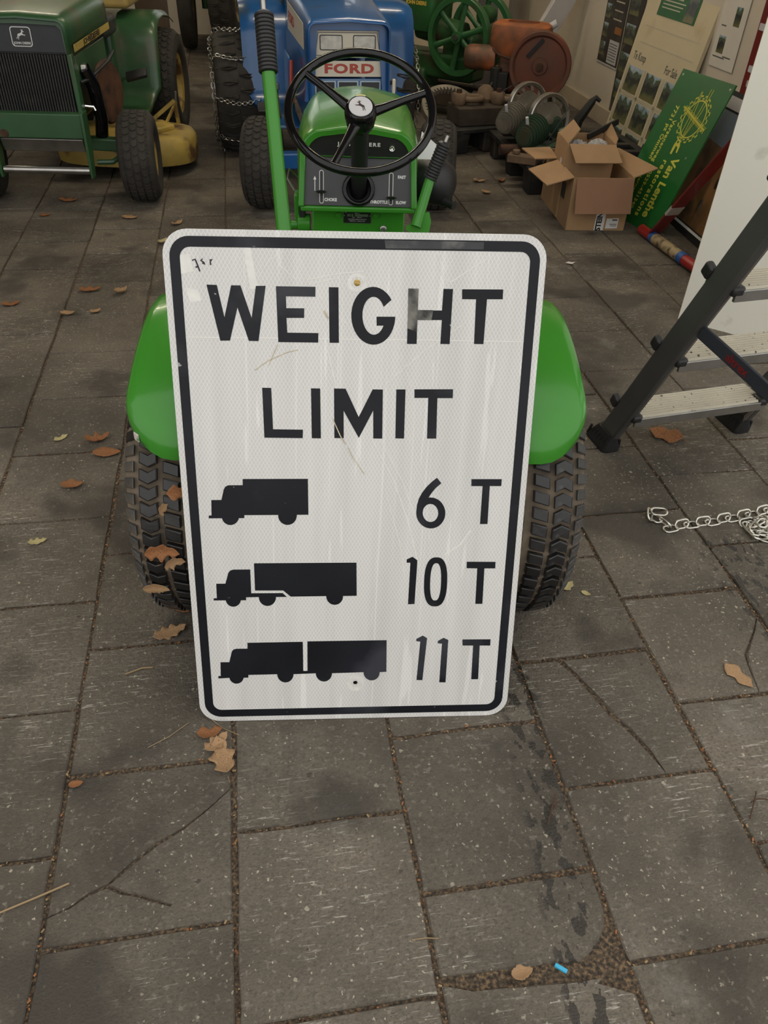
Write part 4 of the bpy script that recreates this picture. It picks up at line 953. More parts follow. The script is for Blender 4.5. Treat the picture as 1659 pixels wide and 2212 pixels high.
# muffler and small bits beside the hood on the right
mz = V((.232, 1.16, .575))
MB().lathe([(.0001, -.085), (.05, -.08), (.066, -.065), (.068, 0), (.066, .035), (.055, .058), (.03, .07), (.0001, .073)], mz, (.35, -.3, .05), 28).build('muffler', MT['black'], T1)
MB().cyl(mz + V((.03, -.045, -.042)), mz + V((.068, -.075, -.048)), .014, n=14).build('muffler_outlet', MT['black'], T1)
MB().prism([(-.03, -.03), (.04, -.03), (.04, .0), (-.02, .045)], .002, frame((1, 0, 0), (0, .3, 1), (.21, 1.12, .68))).build('heat_shield', MT['white'], T1)

# ------------------------------------------------------------------ old green tractor on the left, front towards the camera
T2 = empty('lawn_tractor', (-1.64, 3.74, 0), rad(4.5), 'worn green lawn tractor with black grille and yellow mower deck on the left', 'tractor')
OG = MT['old_green']
MT['grille_black'] = mat('grille_black', (0.012, 0.012, 0.012), 0.5, var=0.3, vscale=20, c2=(0.035, 0.032, 0.026), c2s=12, c2t=0.6)
MT['fascia'] = mat('dark_slate_fascia', (0.022, 0.025, 0.030), 0.45, var=0.2, vscale=9)
MT['rust'] = mat('rusty_sheet', (0.085, 0.035, 0.014), 0.75, var=0.4, vscale=9, c2=(0.03, 0.014, 0.008), c2s=12, c2t=0.55, bump=0.0006)
MT['tan'] = mat('tan_vinyl', (0.42, 0.30, 0.10), 0.4, var=0.12)
# hood: sections along y (0 = nose)
def hsec(hw, zt, zb, y, cr=.06, n=5):
    pts = [(-hw, zb), (-hw, zt - cr)]
    pts += [(-hw + cr - cr * cos(pi / 2 * k / n), zt - cr + cr * sin(pi / 2 * k / n)) for k in range(1, n + 1)]
    pts += [(0, zt + .008)]
    pts += [(hw - cr + cr * sin(pi / 2 * k / n), zt - cr + cr * cos(pi / 2 * k / n)) for k in range(0, n)]
    pts += [(hw, zt - cr), (hw, zb)]
    return [V((x, y, z)) for x, z in pts]
hs = [hsec(.188, .786, .665, .02, .03), hsec(.198, .800, .655, .035, .035), hsec(.205, .808, .655, .08, .05), hsec(.212, .816, .660, .30, .055), hsec(.218, .822, .672, .62, .055), hsec(.218, .822, .676, .68, .055)]
mb = MB(); mb.rings(hs, False, False)
mb.build('hood', OG, T2, smooth=45, solid=.004, fixn=True)
# front lip that frames the fascia
LM = frame((1, 0, 0), (0, .06, 1), (0, .015, 0))
shape2d('hood_lip', [[(-.198, .640), (-.196, .765), (-.17, .800), (0, .806), (.17, .800), (.196, .765), (.198, .640), (.180, .640), (.172, .752), (.155, .768), (0, .772), (-.155, .768), (-.172, .752), (-.180, .640)]], .02, OG, T2, LM, bevel=.003)
shape2d('fascia', [[(-.183, .655), (-.172, .752), (-.155, .768), (0, .772), (.155, .768), (.172, .752), (.183, .655)]], .012, MT['fascia'], T2, LM, 'dark slate fascia with the maker badge', z=-.012)
bd = empty('badge', (0, 0, 0)); bd.parent = T2
bd_m = LM @ M.Translation((-.003, .722, .001))
bdo = shape2d('badge_plate', [rrect(-.042, -.036, .042, .036, .012, 4)], .002, MT['black_panel'], bd, bd_m)
shape2d('badge_rim', [rrect(-.043, -.037, .043, .037, .012, 4), rrect(-.0395, -.0335, .0395, .0335, .010, 4)], .003, MT['white'], bd, bd_m)
shape2d('deer_emblem', [[(-x, y + .006) for x, y in deer(.022)][::-1]], .001, MT['white'], bd, bd_m, z=.002)
text('lettering', 'JOHN DEERE', .0125, MT['white'], bd, bd_m @ M.Translation((0, -.024, .002)), bold=.0003)
# grille: backing and slats
MB().box((0, .06, .545), (.37, .03, .24)).build('grille_back', MT['grille_black'], T2)
for k in range(30):
    x = -.172 + .344 * k / 29
    MB().box((x, .036, .545), (.0075, .020, .232)).build('grille_bar', MT['grille_black'], T2)
for sx in (-1, 1):
    MB().bar((sx * .194, .05, .42), (sx * .190, .05, .665), .022, .05, (0, 1, 0)).build('grille_post', OG, T2, bevel=.004)
    MB().box((sx * .200, .34, .60), (.006, .54, .10)).build('side_rail', OG, T2, bevel=.002)
# bumper box, lower lip, roller
mb = MB(); mb.box((0, .03, .385), (.40, .09, .105)); mb.build('bumper', MT['old_green'], T2, bevel=.006)
MB().box((0, .04, .305), (.37, .05, .06), M.Rotation(rad(18), 3, 'X')).build('bumper_apron', MT['steel'], T2, bevel=.003, label='dull bare apron under the bumper')
for sx in (-1, 1):
    MB().prism([(-.02, .44), (.06, .44), (.05, .27), (.02, .165), (-.025, .165), (-.03, .20)], .012, frame((0, 1, 0), (0, 0, 1), (sx * .205 - .006, .0, 0))).build('bumper_bracket', OG, T2, bevel=.002)
MB().cyl((-.195, -.003, .195), (.195, -.003, .195), .016, n=14).build('front_roller', MT['steel'], T2)
MB().cyl((-.15, -.018, .352), (-.15, -.010, .352), .018, n=14).build('bumper_bolt', MT['rust'], T2)
# engine bay
mb = MB(); mb.box((0, .36, .50), (.30, .46, .28)); mb.build('engine_block', MT['grille_black'], T2, bevel=.02)
MB().tube([(.215, .12, .60), (.235, .16, .52), (.235, .20, .38), (.21, .24, .28)], .030, 12).build('fuel_filter', MT['black_gloss'], T2)
MB().box((.218, .115, .585), (.02, .012, .05)).build('filter_label', MT['white'], T2, bevel=.002)
mb = MB(); mb.lathe([(.0001, 0), (.135, 0), (.14, .008), (.13, .02), (.0001, .02)], (.235, .37, .455), (1, -.25, 0), 28); mb.build('flywheel_screen', MT['rust'], T2)
MB().tube([(.20, .10, .545), (.235, .12, .555), (.285, .30, .60), (.30, .36, .63)], .008, 8).build('hose', MT['black'], T2)
MB().tube([(.20, .09, .45), (.235, .10, .445), (.24, .10, .43)], .008, 8).build('hose_clamp', MT['chrome'], T2)
# axle and spindle right
MB().bar((-.20, .22, .275), (.33, .22, .255), .06, .055).build('front_axle', OG, T2, bevel=.006)
for sx in (-1, 1):
    mb = MB(); mb.cyl((sx * .31, .22, .17), (sx * .31, .22, .31), .026, n=14); mb.cyl((sx * .31, .22, .205), (sx * .40, .22, .205), .016, n=12); mb.build('spindle', OG, T2)
MB().tube([(.20, .12, .20), (.27, .13, .20), (.30, .16, .215)], .012, 8).build('tie_rod', OG, T2)
LT_LUGS = turf_lugs(.203, .172, 34, [(-.082, -.056, 0, 0, .72), (-.050, -.020, .5, .008, .78), (-.014, .014, 0, .008, .78), (.020, .050, .5, .008, .78), (.056, .082, 0, 0, .72)], .005)
for sx in (-1, 1):
    wheel(T2, (sx * .385, .215, .206), .203, .172, .10, MT['old_rubber'], MT['yellow'], rad(6), sx, 'front_tyre', LT_LUGS, MT['old_rubber'], dish=.03)
# rear tyres
RT_LUGS = turf_lugs(.285, .22, 40, [(-.105, -.075, 0, 0, .6), (-.068, -.036, .5, .01, .7), (-.030, 0, 0, .01, .7), (.004, .034, .5, .01, .7), (.040, .070, 0, .01, .7), (.076, .105, .5, 0, .6)], .007)
for sx in (-1, 1):
    wheel(T2, (sx * .30, 1.50, .29), .285, .22, .155, MT['old_rubber'], MT['yellow'], 0, sx, 'rear_tyre', RT_LUGS, MT['old_rubber'], dish=.05)
# fenders with inner apron and foot rest, wrapped from the top down the front to the step
for sx in (-1, 1):
    P = []
    for t_, (y, z) in enumerate([(1.75, .60), (1.60, .650), (1.42, .672), (1.28, .668), (1.20, .640), (1.165, .58), (1.14, .46), (1.11, .34), (1.06, .262), (1.0, .252), (.86, .250)]):
        hw_i, hw_o = .13, (.345 if t_ < 8 else .30)
        rr_ = []
        for f in (0, .03, .10, .3, .5, .7, .85, .93, .97, 1.0):
            x = hw_i + (hw_o - hw_i) * f
            dz = -.012 * max(0, (f - .85) / .15) ** 2 * 2
            rr_.append(V((sx * x, y + (.010 * max(0, (f - .85) / .15) ** 2 if t_ > 4 else 0), z + (dz if t_ <= 5 else 0))))
        rr_.append(V((sx * (hw_o + .004), y + .03, z - .03 if t_ <= 5 else z - .012)))
        P.append(rr_)
    MB().grid(P).build('fender', OG, T2, smooth=60, solid=.004)
mb = MB(); mb.box((0, 1.35, .50), (.30, .70, .28)); mb.box((0, .95, .35), (.26, .3, .1)); mb.build('body_tunnel', OG, T2, bevel=.03, bseg=3)
MB().box((.03, .86, .66), (.30, .34, .10)).build('dash_tower', MT['grille_black'], T2, bevel=.03, bseg=3)
ped = MB().bar((.17, .93, .40), (.24, .90, .43), .012, .012).build('pedal_arm', OG, T2)
MB().box((.272, .895, .437), (.115, .055, .022), M.Rotation(rad(-14), 3, 'Y') @ M.Rotation(rad(35), 3, 'X')).build('pedal', MT['black'], T2, bevel=.005)
mb = MB(); mb.box((0, 1.38, .735), (.44, .42, .07)); mb.build('seat', MT['tan'], T2, bevel=.025, bseg=4)
MB().box((0, 1.62, .92), (.44, .09, .36), M.Rotation(rad(-10), 3, 'X')).build('seat_back', MT['tan'], T2, bevel=.03, bseg=4)
# yellow side stripe with lettering
SM2 = frame((0, 1, 0), (0, .03, 1), (.2065, 0, 0))
SM2 = frame((.022, .62, .014), (0, 0, 1), (.2085, .06, .682))
st_ = MB().prism([(.0, -.014), (.58, -.014), (.58, .014), (.0, .014)], .002, SM2).build('side_stripe', MT['yellow'], T2)
text('lettering', 'JOHN DEERE', .030, MT['black_panel'], T2, SM2 @ M.Translation((.27, 0, .0025)), xs=1.5, bold=.0008)
# mower deck
mb = MB()
def deck_ring(s_, z, dx=.20): return [V((dx + x * s_, .78 + y * s_, z)) for x, y in [(.36 * cos(t) * (1 if abs(cos(t)) < .7 else 1.02), .24 * (abs(sin(t)) ** .6) * math.copysign(1, sin(t))) for t in [2 * pi * k / 40 for k in range(40)]]]
mb.rings([deck_ring(1.0, .06), deck_ring(1.01, .09), deck_ring(1.0, .165), deck_ring(.95, .188), deck_ring(.80, .192), deck_ring(.5, .195)], True, True)
dk = mb.build('mower_deck', MT['yellow'], T2, smooth=50, label='chipped yellow mower deck')
MB().prism([(-.02, -.09), (.12, -.09), (.18, .0), (.10, .10), (-.02, .09)], .03, frame((1, 0, 0), (0, 1, 0), (.28, .80, .19))).build('deck_cover', MT['yellow'], T2, bevel=.008)
mb = MB(); mb.bar((.30, .90, .20), (.45, .93, .31), .018, .018); mb.bar((.45, .93, .31), (.455, .95, .18), .016, .016); mb.bar((.40, .80, .20), (.455, .95, .30), .012, .012); mb.build('deck_hanger', MT['yellow'], T2)
MB().cyl((.456, .93, .30), (.462, .93, .355), .006, n=8).build('hanger_pin', MT['steel'], T2)
MB().lathe([(.0001, -.02), (.055, -.02), (.06, 0), (.055, .02), (.0001, .02)], (.515, .98, .075), (1, .1, 0), 20).build('gauge_wheel', MT['old_rubber'], T2)

# ------------------------------------------------------------------ blue tractor in the middle, front towards the camera
T3 = empty('compact_tractor', (-.245, 3.92, 0), rad(12), 'blue garden tractor with twin headlights and snow chains behind the green one', 'tractor')
MT['ford_blue'] = mat('blue_paint', (0.010, 0.085, 0.26), 0.28, coat=0.3, var=0.12, vscale=4, c2=(0.03, 0.06, 0.10), c2s=6, c2t=0.7)
MT['ford_cream'] = mat('cream_panel', (0.62, 0.56, 0.44), 0.45, var=0.05, vscale=6)
MT['ford_red'] = mat('red_print', (0.38, 0.05, 0.03), 0.5)
MT['lens'] = mat('headlight_lens', (0.52, 0.49, 0.42), 0.22, bump=0.002, bscale=55, var=0.25, vscale=30)
MT['pale_blue'] = mat('pale_blue_print', (0.40, 0.50, 0.56), 0.5)
B = MT['ford_blue']
def fsec(hw, zt, zb, y, cr, n=4): return hsec(hw, zt, zb, y, cr, n)
fs = [fsec(.178, .806, .40, .0, .03), fsec(.184, .815, .40, .01, .035), fsec(.190, .822, .40, .04, .045), fsec(.200, .842, .42, .35, .05), fsec(.212, .862, .45, .75, .05), fsec(.214, .866, .45, .85, .05)]
mb = MB(); mb.rings(fs, False, False); mb.build('hood', B, T3, smooth=45, solid=.004, fixn=True)
FF = frame((1, 0, 0), (0, .10, 1), (0, -.03, 0))           # nose plane leaning back
def F2(name, pts, th, m_, z=0.0, lab=None): return shape2d(name, pts, th, m_, T3, FF, lab, z=z)
F2('nose_frame', [[(-.200, .50), (-.180, .72), (-.172, .800), (-.150, .818), (.150, .818), (.172, .800), (.180, .72), (.200, .50)], [(-.160, .50), (-.137, .780), (.137, .780), (.160, .50)][::-1]], .05, B, -.05)
F2('headlight_panel', [[(-.155, .675), (-.138, .778), (.138, .778), (.155, .675)]], .012, MT['ford_cream'], -.028, 'cream panel around the twin headlights')
F2('panel_line', [[(-.148, .682), (-.133, .772), (.133, .772), (.148, .682)], [(-.1455, .6845), (-.131, .7695), (.131, .7695), (.1455, .6845)][::-1]], .0008, MT['black_panel'], -.016)
for x in (-.075, .075):
    F2('headlight_rim', [rrect(x - .051, .703, x + .051, .762, .007, 3), rrect(x - .0475, .7065, x + .0475, .7585, .005, 3)], .004, MT['grille_black'], -.017)
    F2('headlight', [rrect(x - .0478, .706, x + .0478, .759, .005, 3)], .004, MT['lens'], -.0185, 'ribbed glass headlight')
F2('name_plate', [[(-.166, .600), (-.157, .662), (.157, .662), (.166, .600)]], .010, MT['ford_cream'], -.026, 'cream name plate with red lettering')
text('lettering', 'FORD', .050, MT['ford_red'], T3, FF @ M.Translation((.005, .630, -.0155)), xs=1.62, bold=.0022, space=1.12)
F2('lower_grille', [[(-.176, .50), (-.167, .592), (.167, .592), (.176, .50)]], .008, B, -.03)
for x in (-.104, .0, .104):
    F2('grille_surround', [rrect(x - .048, .515, x + .048, .583, .002, 2), rrect(x - .042, .520, x + .042, .578, .002, 2)], .003, MT['pale_blue'], -.022)
    F2('grille_opening', [rrect(x - .042, .520, x + .042, .578, .002, 2)], .002, MT['black_panel'], -.0225)
F2('grille_line', [[(-.170, .508), (-.161, .588), (.161, .588), (.170, .508)], [(-.167, .510), (-.159, .586), (.159, .586), (.167, .510)][::-1]], .001, MT['pale_blue'], -.0215)
mb = MB(); mb.box((0, .35, .42), (.30, .85, .16)); mb.box((0, .9, .36), (.28, .9, .2)); mb.build('chassis', B, T3, bevel=.01)
MB().box((.205, .0, .55), (.014, .02, .09)).build('side_tag', MT['ford_cream'], T3, bevel=.004)
# side decals on the left flank of the hood
DL = frame((.020, -.62, -.012), (0, 0, 1), (-.2125, .70, .755))
MB().prism([(0, -.06), (.60, -.05), (.60, .05), (0, .06)], .002, DL).build('side_decal', MT['ford_cream'], T3, label='cream side decal with red lettering')
text('lettering', 'FORD', .06, MT['ford_red'], T3, DL @ M.Translation((.16, 0, .0025)), xs=1.5, bold=.002)
# axle and front tyres
MB().bar((-.44, .05, .24), (.44, .05, .24), .06, .07).build('front_axle', B, T3, bevel=.006)
FT_LUGS = turf_lugs(.203, .172, 36, [(-.083, -.058, 0, 0, .62), (-.052, -.022, .5, .007, .72), (-.016, .016, 0, .007, .72), (.022, .052, .5, .007, .72), (.058, .083, 0, 0, .62)], .006)
for sx in (-1, 1):
    wheel(T3, (sx * .445 if sx > 0 else -.405, .04 if sx > 0 else .125, .209), .203, .172, .10, MT['old_rubber'], MT['ford_cream'], rad(-12), sx, 'front_tyre', FT_LUGS, MT['old_rubber'])
# rear tyres with bar lugs
def bar_lugs(R, w, N):
    out = []
    for k in range(N):
        for s_, ph in ((1, 0), (-1, .5)):
            a = (k + ph) * 2 * pi / N
            pl = [(s_ * .005, -.006), (s_ * .05, .006), (s_ * w * .47, -.004), (s_ * w * .47, .014), (s_ * .05, .026), (s_ * .005, .014)]
            out.append((pl, a, .012))
    return out
R3 = .305
for sx in (-1, 1):
    rt = wheel(T3, (sx * .40 - (.075 if sx < 0 else 0), 1.20, R3 + .008), R3, .26, .155, MT['old_rubber'], MT['ford_cream'], 0, sx, 'rear_tyre', bar_lugs(R3, .26, 26), MT['old_rubber'])
    # snow chain: side loops and cross chains, every link real
    mb = MB()
    def link(p, d, up, L_=.030, r_=.0023):
        f_ = frame(d, up, p); pts = [f_ @ V((x, y, 0)) for x, y in rrect(-L_ / 2, -.0085, L_ / 2, .0085, .008, 2)]
        mb.tube(pts, r_, 5, True)
    for s_ in (-1, 1):
        N_ = 64; rr_ = R3 - .045
        for k in range(N_):
            a = 2 * pi * k / N_; p = V((s_ * .142, rr_ * cos(a), rr_ * sin(a))); d_ = V((0, -sin(a), cos(a)))
            link(p, d_, V((1, 0, 0)) if k % 2 else V((0, cos(a), sin(a))))
    for c_ in range(9):
        a = 2 * pi * c_ / 9 + .25
        path = []
        for q in range(19):
            x = -.142 + .284 * q / 18; rr_ = (R3 + .014) if abs(x) < .115 else R3 - .045 + (.142 - abs(x)) / .027 * .058
            path.append(V((x, rr_ * cos(a + .10 * sin(pi * q / 18)), rr_ * sin(a + .10 * sin(pi * q / 18)))))
        for q in range(18):
            m_ = (path[q] + path[q + 1]) / 2; d_ = path[q + 1] - path[q]
            link(m_, d_, V((0, cos(a), sin(a))) if q % 2 else V((0, -sin(a), cos(a))), .023)
    ch = mb.build('snow_chain', MT['steel'], rt, smooth=50); ch['kind'] = 'stuff'; ch['label'] = 'steel snow chain wrapped around the tyre'
# fender with step on both sides
for sx in (-1, 1):
    P = []
    x0, x1 = .16, (.50 if sx > 0 else .425)
    for t_, (y, z) in enumerate([(1.62, .70), (1.45, .76), (1.22, .78), (1.06, .765), (.985, .72), (.955, .62), (.935, .50), (.91, .38), (.87, .315), (.80, .297), (.52, .290), (.50, .275)]):
        rr_ = []
        for f in (0, .04, .2, .5, .8, .92, .97, 1.0):
            rr_.append(V((sx * (x0 + (x1 - (.10 if t_ > 8 else .05 if t_ == 8 else 0) - x0) * f) - (.02 if sx < 0 else 0), y + (.02 * max(0, (f - .8) / .2) if 3 < t_ < 8 else 0), z - (.02 * max(0, (f - .8) / .2) if t_ <= 4 else 0))))
        rr_.append(V((sx * (x1 - (.10 if t_ > 8 else .05 if t_ == 8 else 0)) - (.02 if sx < 0 else 0), y + .05 if t_ < 8 else y, z - .05 if t_ <= 4 else z - .02)))
        P.append(rr_)
    MB().grid(P).build('fender', B, T3, smooth=60, solid=.004)
MB().box((0, 1.15, .60), (.34, .6, .2)).build('seat_base', B, T3, bevel=.02)
MT['seat_dark'] = mat('dark_teal_vinyl', (0.02, 0.045, 0.05), 0.35)
MB().box((-.02, 1.15, .80), (.40, .38, .09)).build('seat', MT['seat_dark'], T3, bevel=.03, bseg=4)
MB().box((-.02, 1.36, .98), (.40, .09, .34)).build('seat_back', MT['seat_dark'], T3, bevel=.03, bseg=4)
MB().box((-.34, .74, .318), (.10, .085, .03), M.Rotation(rad(20), 3, 'X')).build('pedal', MT['black'], T3, bevel=.006)
MB().bar((-.275, .62, .30), (-.285, .70, .42), .010, .010).build('pedal_arm', MT['black'], T3)
MB().box((-.30, .69, .435), (.055, .03, .03)).build('brake_pedal', MT['steel'], T3, bevel=.004)
MB().tube([(-.225, .42, .60), (-.232, .40, .50), (-.228, .38, .42)], .010, 8).build('red_lever', MT['ford_red'], T3)
MB().box((-.232, .55, .50), (.02, .25, .22)).build('side_shield', B, T3, bevel=.01)
MB().tube([(0, .86, .78), (0, .98, 1.0)], .016, 10).build('steering_column', MT['black'], T3)
MB().torus((0, .99, 1.02), (0, -.5, .87), .18, .012, 48, 10).build('steering_wheel', MT['black'], T3)

# ------------------------------------------------------------------ far left background pieces
MT['brown_board'] = mat('brown_board', (0.085, 0.055, 0.032), 0.8, var=0.15, vscale=3)
MT['dark_void'] = mat('dark_paint', (0.012, 0.012, 0.011), 0.6)
mb = MB(); rbox(mb, -.62, -.44, 6.15, 6.6, 0, 1.6)
o = mb.build('storage_carton', MT['brown_board'], None, bevel=.004); tag(o, 'tall brown cardboard carton standing behind the left lawn tractor', 'carton')
T4 = empty('parked_tractor', (-1.785, 8.25, 0), rad(6), 'green tractor parked at the back of the shed, only its tall wheels showing', 'tractor')
wheel(T4, (.17, 0, .47), .46, .22, .22, MT['old_rubber'], MT['yellow'], rad(-6), 1, 'tall_tyre', bar_lugs(.46, .22, 34), MT['old_rubber'])
wheel(T4, (-.21, .02, .44), .43, .13, .20, MT['old_rubber'], MT['yellow'], rad(4), 1, 'narrow_tyre')
mb = MB(); mb.box((0, .35, .86), (.36, .9, .4)); mb.build('body', MT['dark_green'], T4, bevel=.04, bseg=3)
MB().cyl((-.22, 0, .46), (.20, 0, .46), .05, n=14).build('axle', MT['dark_green'], T4)
MB().cyl((-.03, -.05, .34), (-.03, -.05, .70), .035, n=14).build('drop_pillar', MT['dark_green'], T4)
mb = MB(); mb.box((0, -.1, 1.12), (.5, .4, .07)); mb.build('seat_plate', MT['dark_green'], T4, bevel=.02)

# white cupboard front at the back right, boards leaning beside it
cb = empty('cupboard', uv(1.80, 7.55, 0), PSI, 'cream two-door cupboard standing behind the old engines', 'cupboard')
MB().box((0, .28, .95), (1.1, .5, 1.86)).build('carcass', MT['cream'], cb, bevel=.004)
for sx in (-1, 1):
    MB().box((sx * .275, .015, .98), (.54, .02, 1.78)).build('door', MT['cream'], cb, bevel=.003)
    MB().box((sx * .05, .0, .98), (.015, .02, .12)).build('handle', MT['steel'], cb, bevel=.003)
MB().box((0, .28, .01), (1.1, .5, .02)).build('plinth', MT['grille_black'], cb)
MT['grey_board'] = mat('grey_board', (0.09, 0.085, 0.08), 0.5, var=0.1)
MT['pale_board'] = mat('pale_board', (0.55, 0.53, 0.52), 0.45, var=0.04)
def lean(name, u0, v0, u1, v1, w, L_, t_, m_, lab, cat, dirv=(0, 1)):
    """board standing on the floor at u0,v0 and leaning so that its top comes to u1,v1"""
    a = uv(u0, v0, 0); top = uv(u1, v1, 0); h_ = math.sqrt(max(L_ ** 2 - (top - a).length ** 2, .01)); top.z = h_
    f_ = frame(EU * dirv[0] + EV * dirv[1], top - a, a)
    o = MB().prism([(-w / 2, 0), (w / 2, 0), (w / 2, L_), (-w / 2, L_)], t_, f_, z0=-t_ / 2).build(name, m_, None, bevel=.002)
    return tag(o, lab, cat)
lean('board', 1.98, 6.85, 2.36, 7.05, .16, 1.7, .02, MT['grey_board'], 'dark grey board leaning beside the cream cupboard', 'board', (1, 0))
SB_a, SB_b = V((.98, 6.62, .40)), V((1.235, 6.60, .86))
SB_f = frame(V((.86, .30, -.42)), SB_b - SB_a, SB_a)
o = MB().prism([(-.075, -.42), (.075, -.42), (.075, 1.0), (-.075, 1.0)], .05, SB_f, z0=-.025).build('shelf_board', MT['pale_board'], None, bevel=.003)
tag(o, 'pale white shelf board leaning on the wall behind the rusty orange engine', 'board')

# ------------------------------------------------------------------ green stationary engine with spoked flywheels
DG = MT['dark_green']
E1 = empty('stationary_engine', (.44, 6.13, 0), rad(-33), 'dark green stationary engine with six-spoke flywheel and water hopper', 'engine')
# local: y = crankshaft axis away from camera, -x = cylinder side (left)
def spoked(parent, y, R, zc, name):
    mb = MB(); mb.lathe([(R - .035, -.024), (R - .004, -.026), (R, -.022), (R, .022), (R - .004, .026), (R - .035, .024), (R - .035, -.024)], (0, y, zc), (0, 1, 0), 56, cap=False)
    f = mb.build(name, MT['flygreen'], parent, smooth=40)
    MB().cyl((0, y - .045, zc), (0, y + .045, zc), .034, n=20).build('hub', MT['flygreen'], f)
    for k in range(6):
        a = 2 * pi * k / 6 + .35; d_ = V((cos(a), 0, sin(a))); q = V((-sin(a), 0, cos(a))); rs = []
        for r_, w_ in ((.025, .021), (.10, .017), (R - .03, .022)):
            rs.append([V((0, y, zc)) + d_ * r_ + q * (w_ * cos(t)) + V((0, .012 * sin(t), 0)) for t in [2 * pi * j / 8 for j in range(8)]])
        mb = MB(); mb.rings(rs, True, True); mb.build('spoke', MT['flygreen'], f, smooth=60, fixn=True)
MT['flygreen'] = mat('green_engine_paint', (0.022, 0.10, 0.028), 0.42, var=0.2, vscale=6, c2=(0.05, 0.045, 0.02), c2s=8, c2t=0.68)
ZC = .50
spoked(E1, -.155, .232, ZC, 'flywheel'); spoked(E1, .155, .232, ZC, 'flywheel')
MB().cyl((0, -.21, ZC), (0, .21, ZC), .018, n=14).build('crankshaft', MT['steel'], E1)
mb = MB(); mb.box((-.22, 0, .30), (.62, .20, .16)); mb.box((-.05, 0, .42), (.24, .17, .16)); mb.build('crankcase', DG, E1, bevel=.025, bseg=3)
mb = MB()
hp = [[V((x, y, z)) for x, y in rrect(-.52 + a, -.14 + a * .6, -.22 - a, .14 - a * .6, .05, 5)] for z, a in ((.50, .02), (.54, .0), (.70, -.005), (.86, -.01), (.875, -.004))]
mb.rings(hp, True, True); mb.build('water_hopper', MT['flygreen'], E1, smooth=40)
text('lettering', 'JOHN DEERE', .030, mat('gold_lettering', (.62, .42, .06), .5), E1, frame((1, 0, 0), (0, 0, 1), (-.36, -.1425, .66)), xs=.95, bold=.0012)
MB().cyl((-.40, 0, .52), (-.05, 0, .48), .085, n=22).build('cylinder', DG, E1)
MB().cyl((-.63, 0, .53), (-.50, 0, .53), .06, n=16).build('cylinder_head', DG, E1, bevel=.005)
mb = MB(); mb.lathe([(.0001, -.06), (.05, -.055), (.06, 0), (.05, .055), (.0001, .06)], (.10, .02, .62), (0, 1, 0), 20); mb.build('magneto_cover', DG, E1)
mb = MB(); mb.box((-.35, -.02, .20), (.16, .22, .16)); mb.build('fuel_tank', DG, E1, bevel=.03, bseg=3)
MT['old_wood'] = mat('oily_timber', (0.045, 0.033, 0.022), 0.85, var=0.35, vscale=12, bump=0.0015, bscale=50)
for sy in (-1, 1):
    MB().box((-.16, sy * .11, .12), (.95, .08, .10)).build('skid', MT['old_wood'], E1, bevel=.006)
for x in (-.5, .2):
    MB().box((x, 0, .045), (.10, .42, .05)).build('cross_beam', MT['old_wood'], E1, bevel=.006)
    for sy in (-1, 1):
        MB().lathe([(.0001, -.02), (.05, -.02), (.056, 0), (.05, .02), (.0001, .02)], (x, sy * .235, .056), (0, 1, 0), 20).build('truck_wheel', MT['dark_void'], E1)

# ------------------------------------------------------------------ rusty orange engine with disc flywheel
MT['orange'] = mat('faded_orange_paint', (0.36, 0.105, 0.030), 0.6, var=0.25, vscale=5, c2=(0.075, 0.040, 0.020), c2s=6, c2t=0.55, c2w=0.12, bump=0.0006)
MT['orange_rust'] = mat('red_brown_rust', (0.17, 0.05, 0.026), 0.65, var=0.25, vscale=4, c2=(0.09, 0.045, 0.025), c2s=5, c2t=0.5, c2w=0.15, bump=0.0006)
E2 = empty('stationary_engine', (.742, 5.68, 0), rad(-14), 'rusty orange stationary engine with solid disc flywheel beside the wall', 'engine')
# local frame: -y to camera
fz = .432
fw = MB().lathe([(.0001, -.012), (.045, -.012), (.05, .0), (.155, .004), (.168, -.016), (.186, -.018), (.19, -.012), (.19, .03), (.185, .034), (.0001, .034)], (.145, -.17, fz), (0, 1, 0), 56).build('flywheel', MT['orange_rust'], E2, smooth=35)
MB().cyl((.145, -.20, fz), (.145, -.14, fz), .022, n=16).build('shaft_end', MT['rust'], fw)
MB().bar((.06, -.175, fz + .045), (.145, -.175, fz + .145), .022, .006, (0, 1, 0)).build('flywheel_slot', MT['dark_void'], fw)
mb = MB()
hp = [[V((x, y, z)) for x, y in rrect(-.20 + a, -.10 + a, .17 - a, .16 - a, .06, 5)] for z, a in ((.45, .015), (.48, 0), (.585, -.002), (.622, .006), (.634, .03))]
mb.rings(hp, True, False)
inr = [[V((x, y, z)) for x, y in rrect(-.11, -.03, .09, .09, .05, 5)] for z in (.637, .56)]
mb.rings([[p.copy() for p in hp[-1]], inr[0], inr[1]], True, False); mb.add(inr[1], [tuple(range(len(inr[1])))])
mb.build('water_hopper', MT['orange'], E2, smooth=40)
MB().lathe([(.0001, -.12), (.045, -.118), (.066, -.10), (.072, -.07), (.072, .08), (.0001, .085)], (-.235, -.06, .437), (1, .1, 0), 28).build('fuel_drum', MT['orange'], E2, label='faded orange rounded drum tank')
mb = MB(); mb.box((.0, .03, .37), (.26, .24, .24)); mb.build('crankcase', MT['orange_rust'], E2, bevel=.03, bseg=3)
MB().tube([(-.17, -.10, .50), (-.13, -.125, .47), (-.06, -.13, .455), (.02, -.12, .46), (.07, -.11, .50)], .006, 6).build('pipe', MT['rust'], E2)
mb = MB(); mb.cyl((-.13, -.13, .26), (-.13, -.13, .40), .035, n=14); mb.box((-.10, -.12, .32), (.10, .07, .11)); mb.tube([(-.14, -.15, .32), (-.16, -.20, .26), (-.12, -.21, .22)], .012, 8); mb.build('carburettor', MT['dark_void'], E2, bevel=.003)
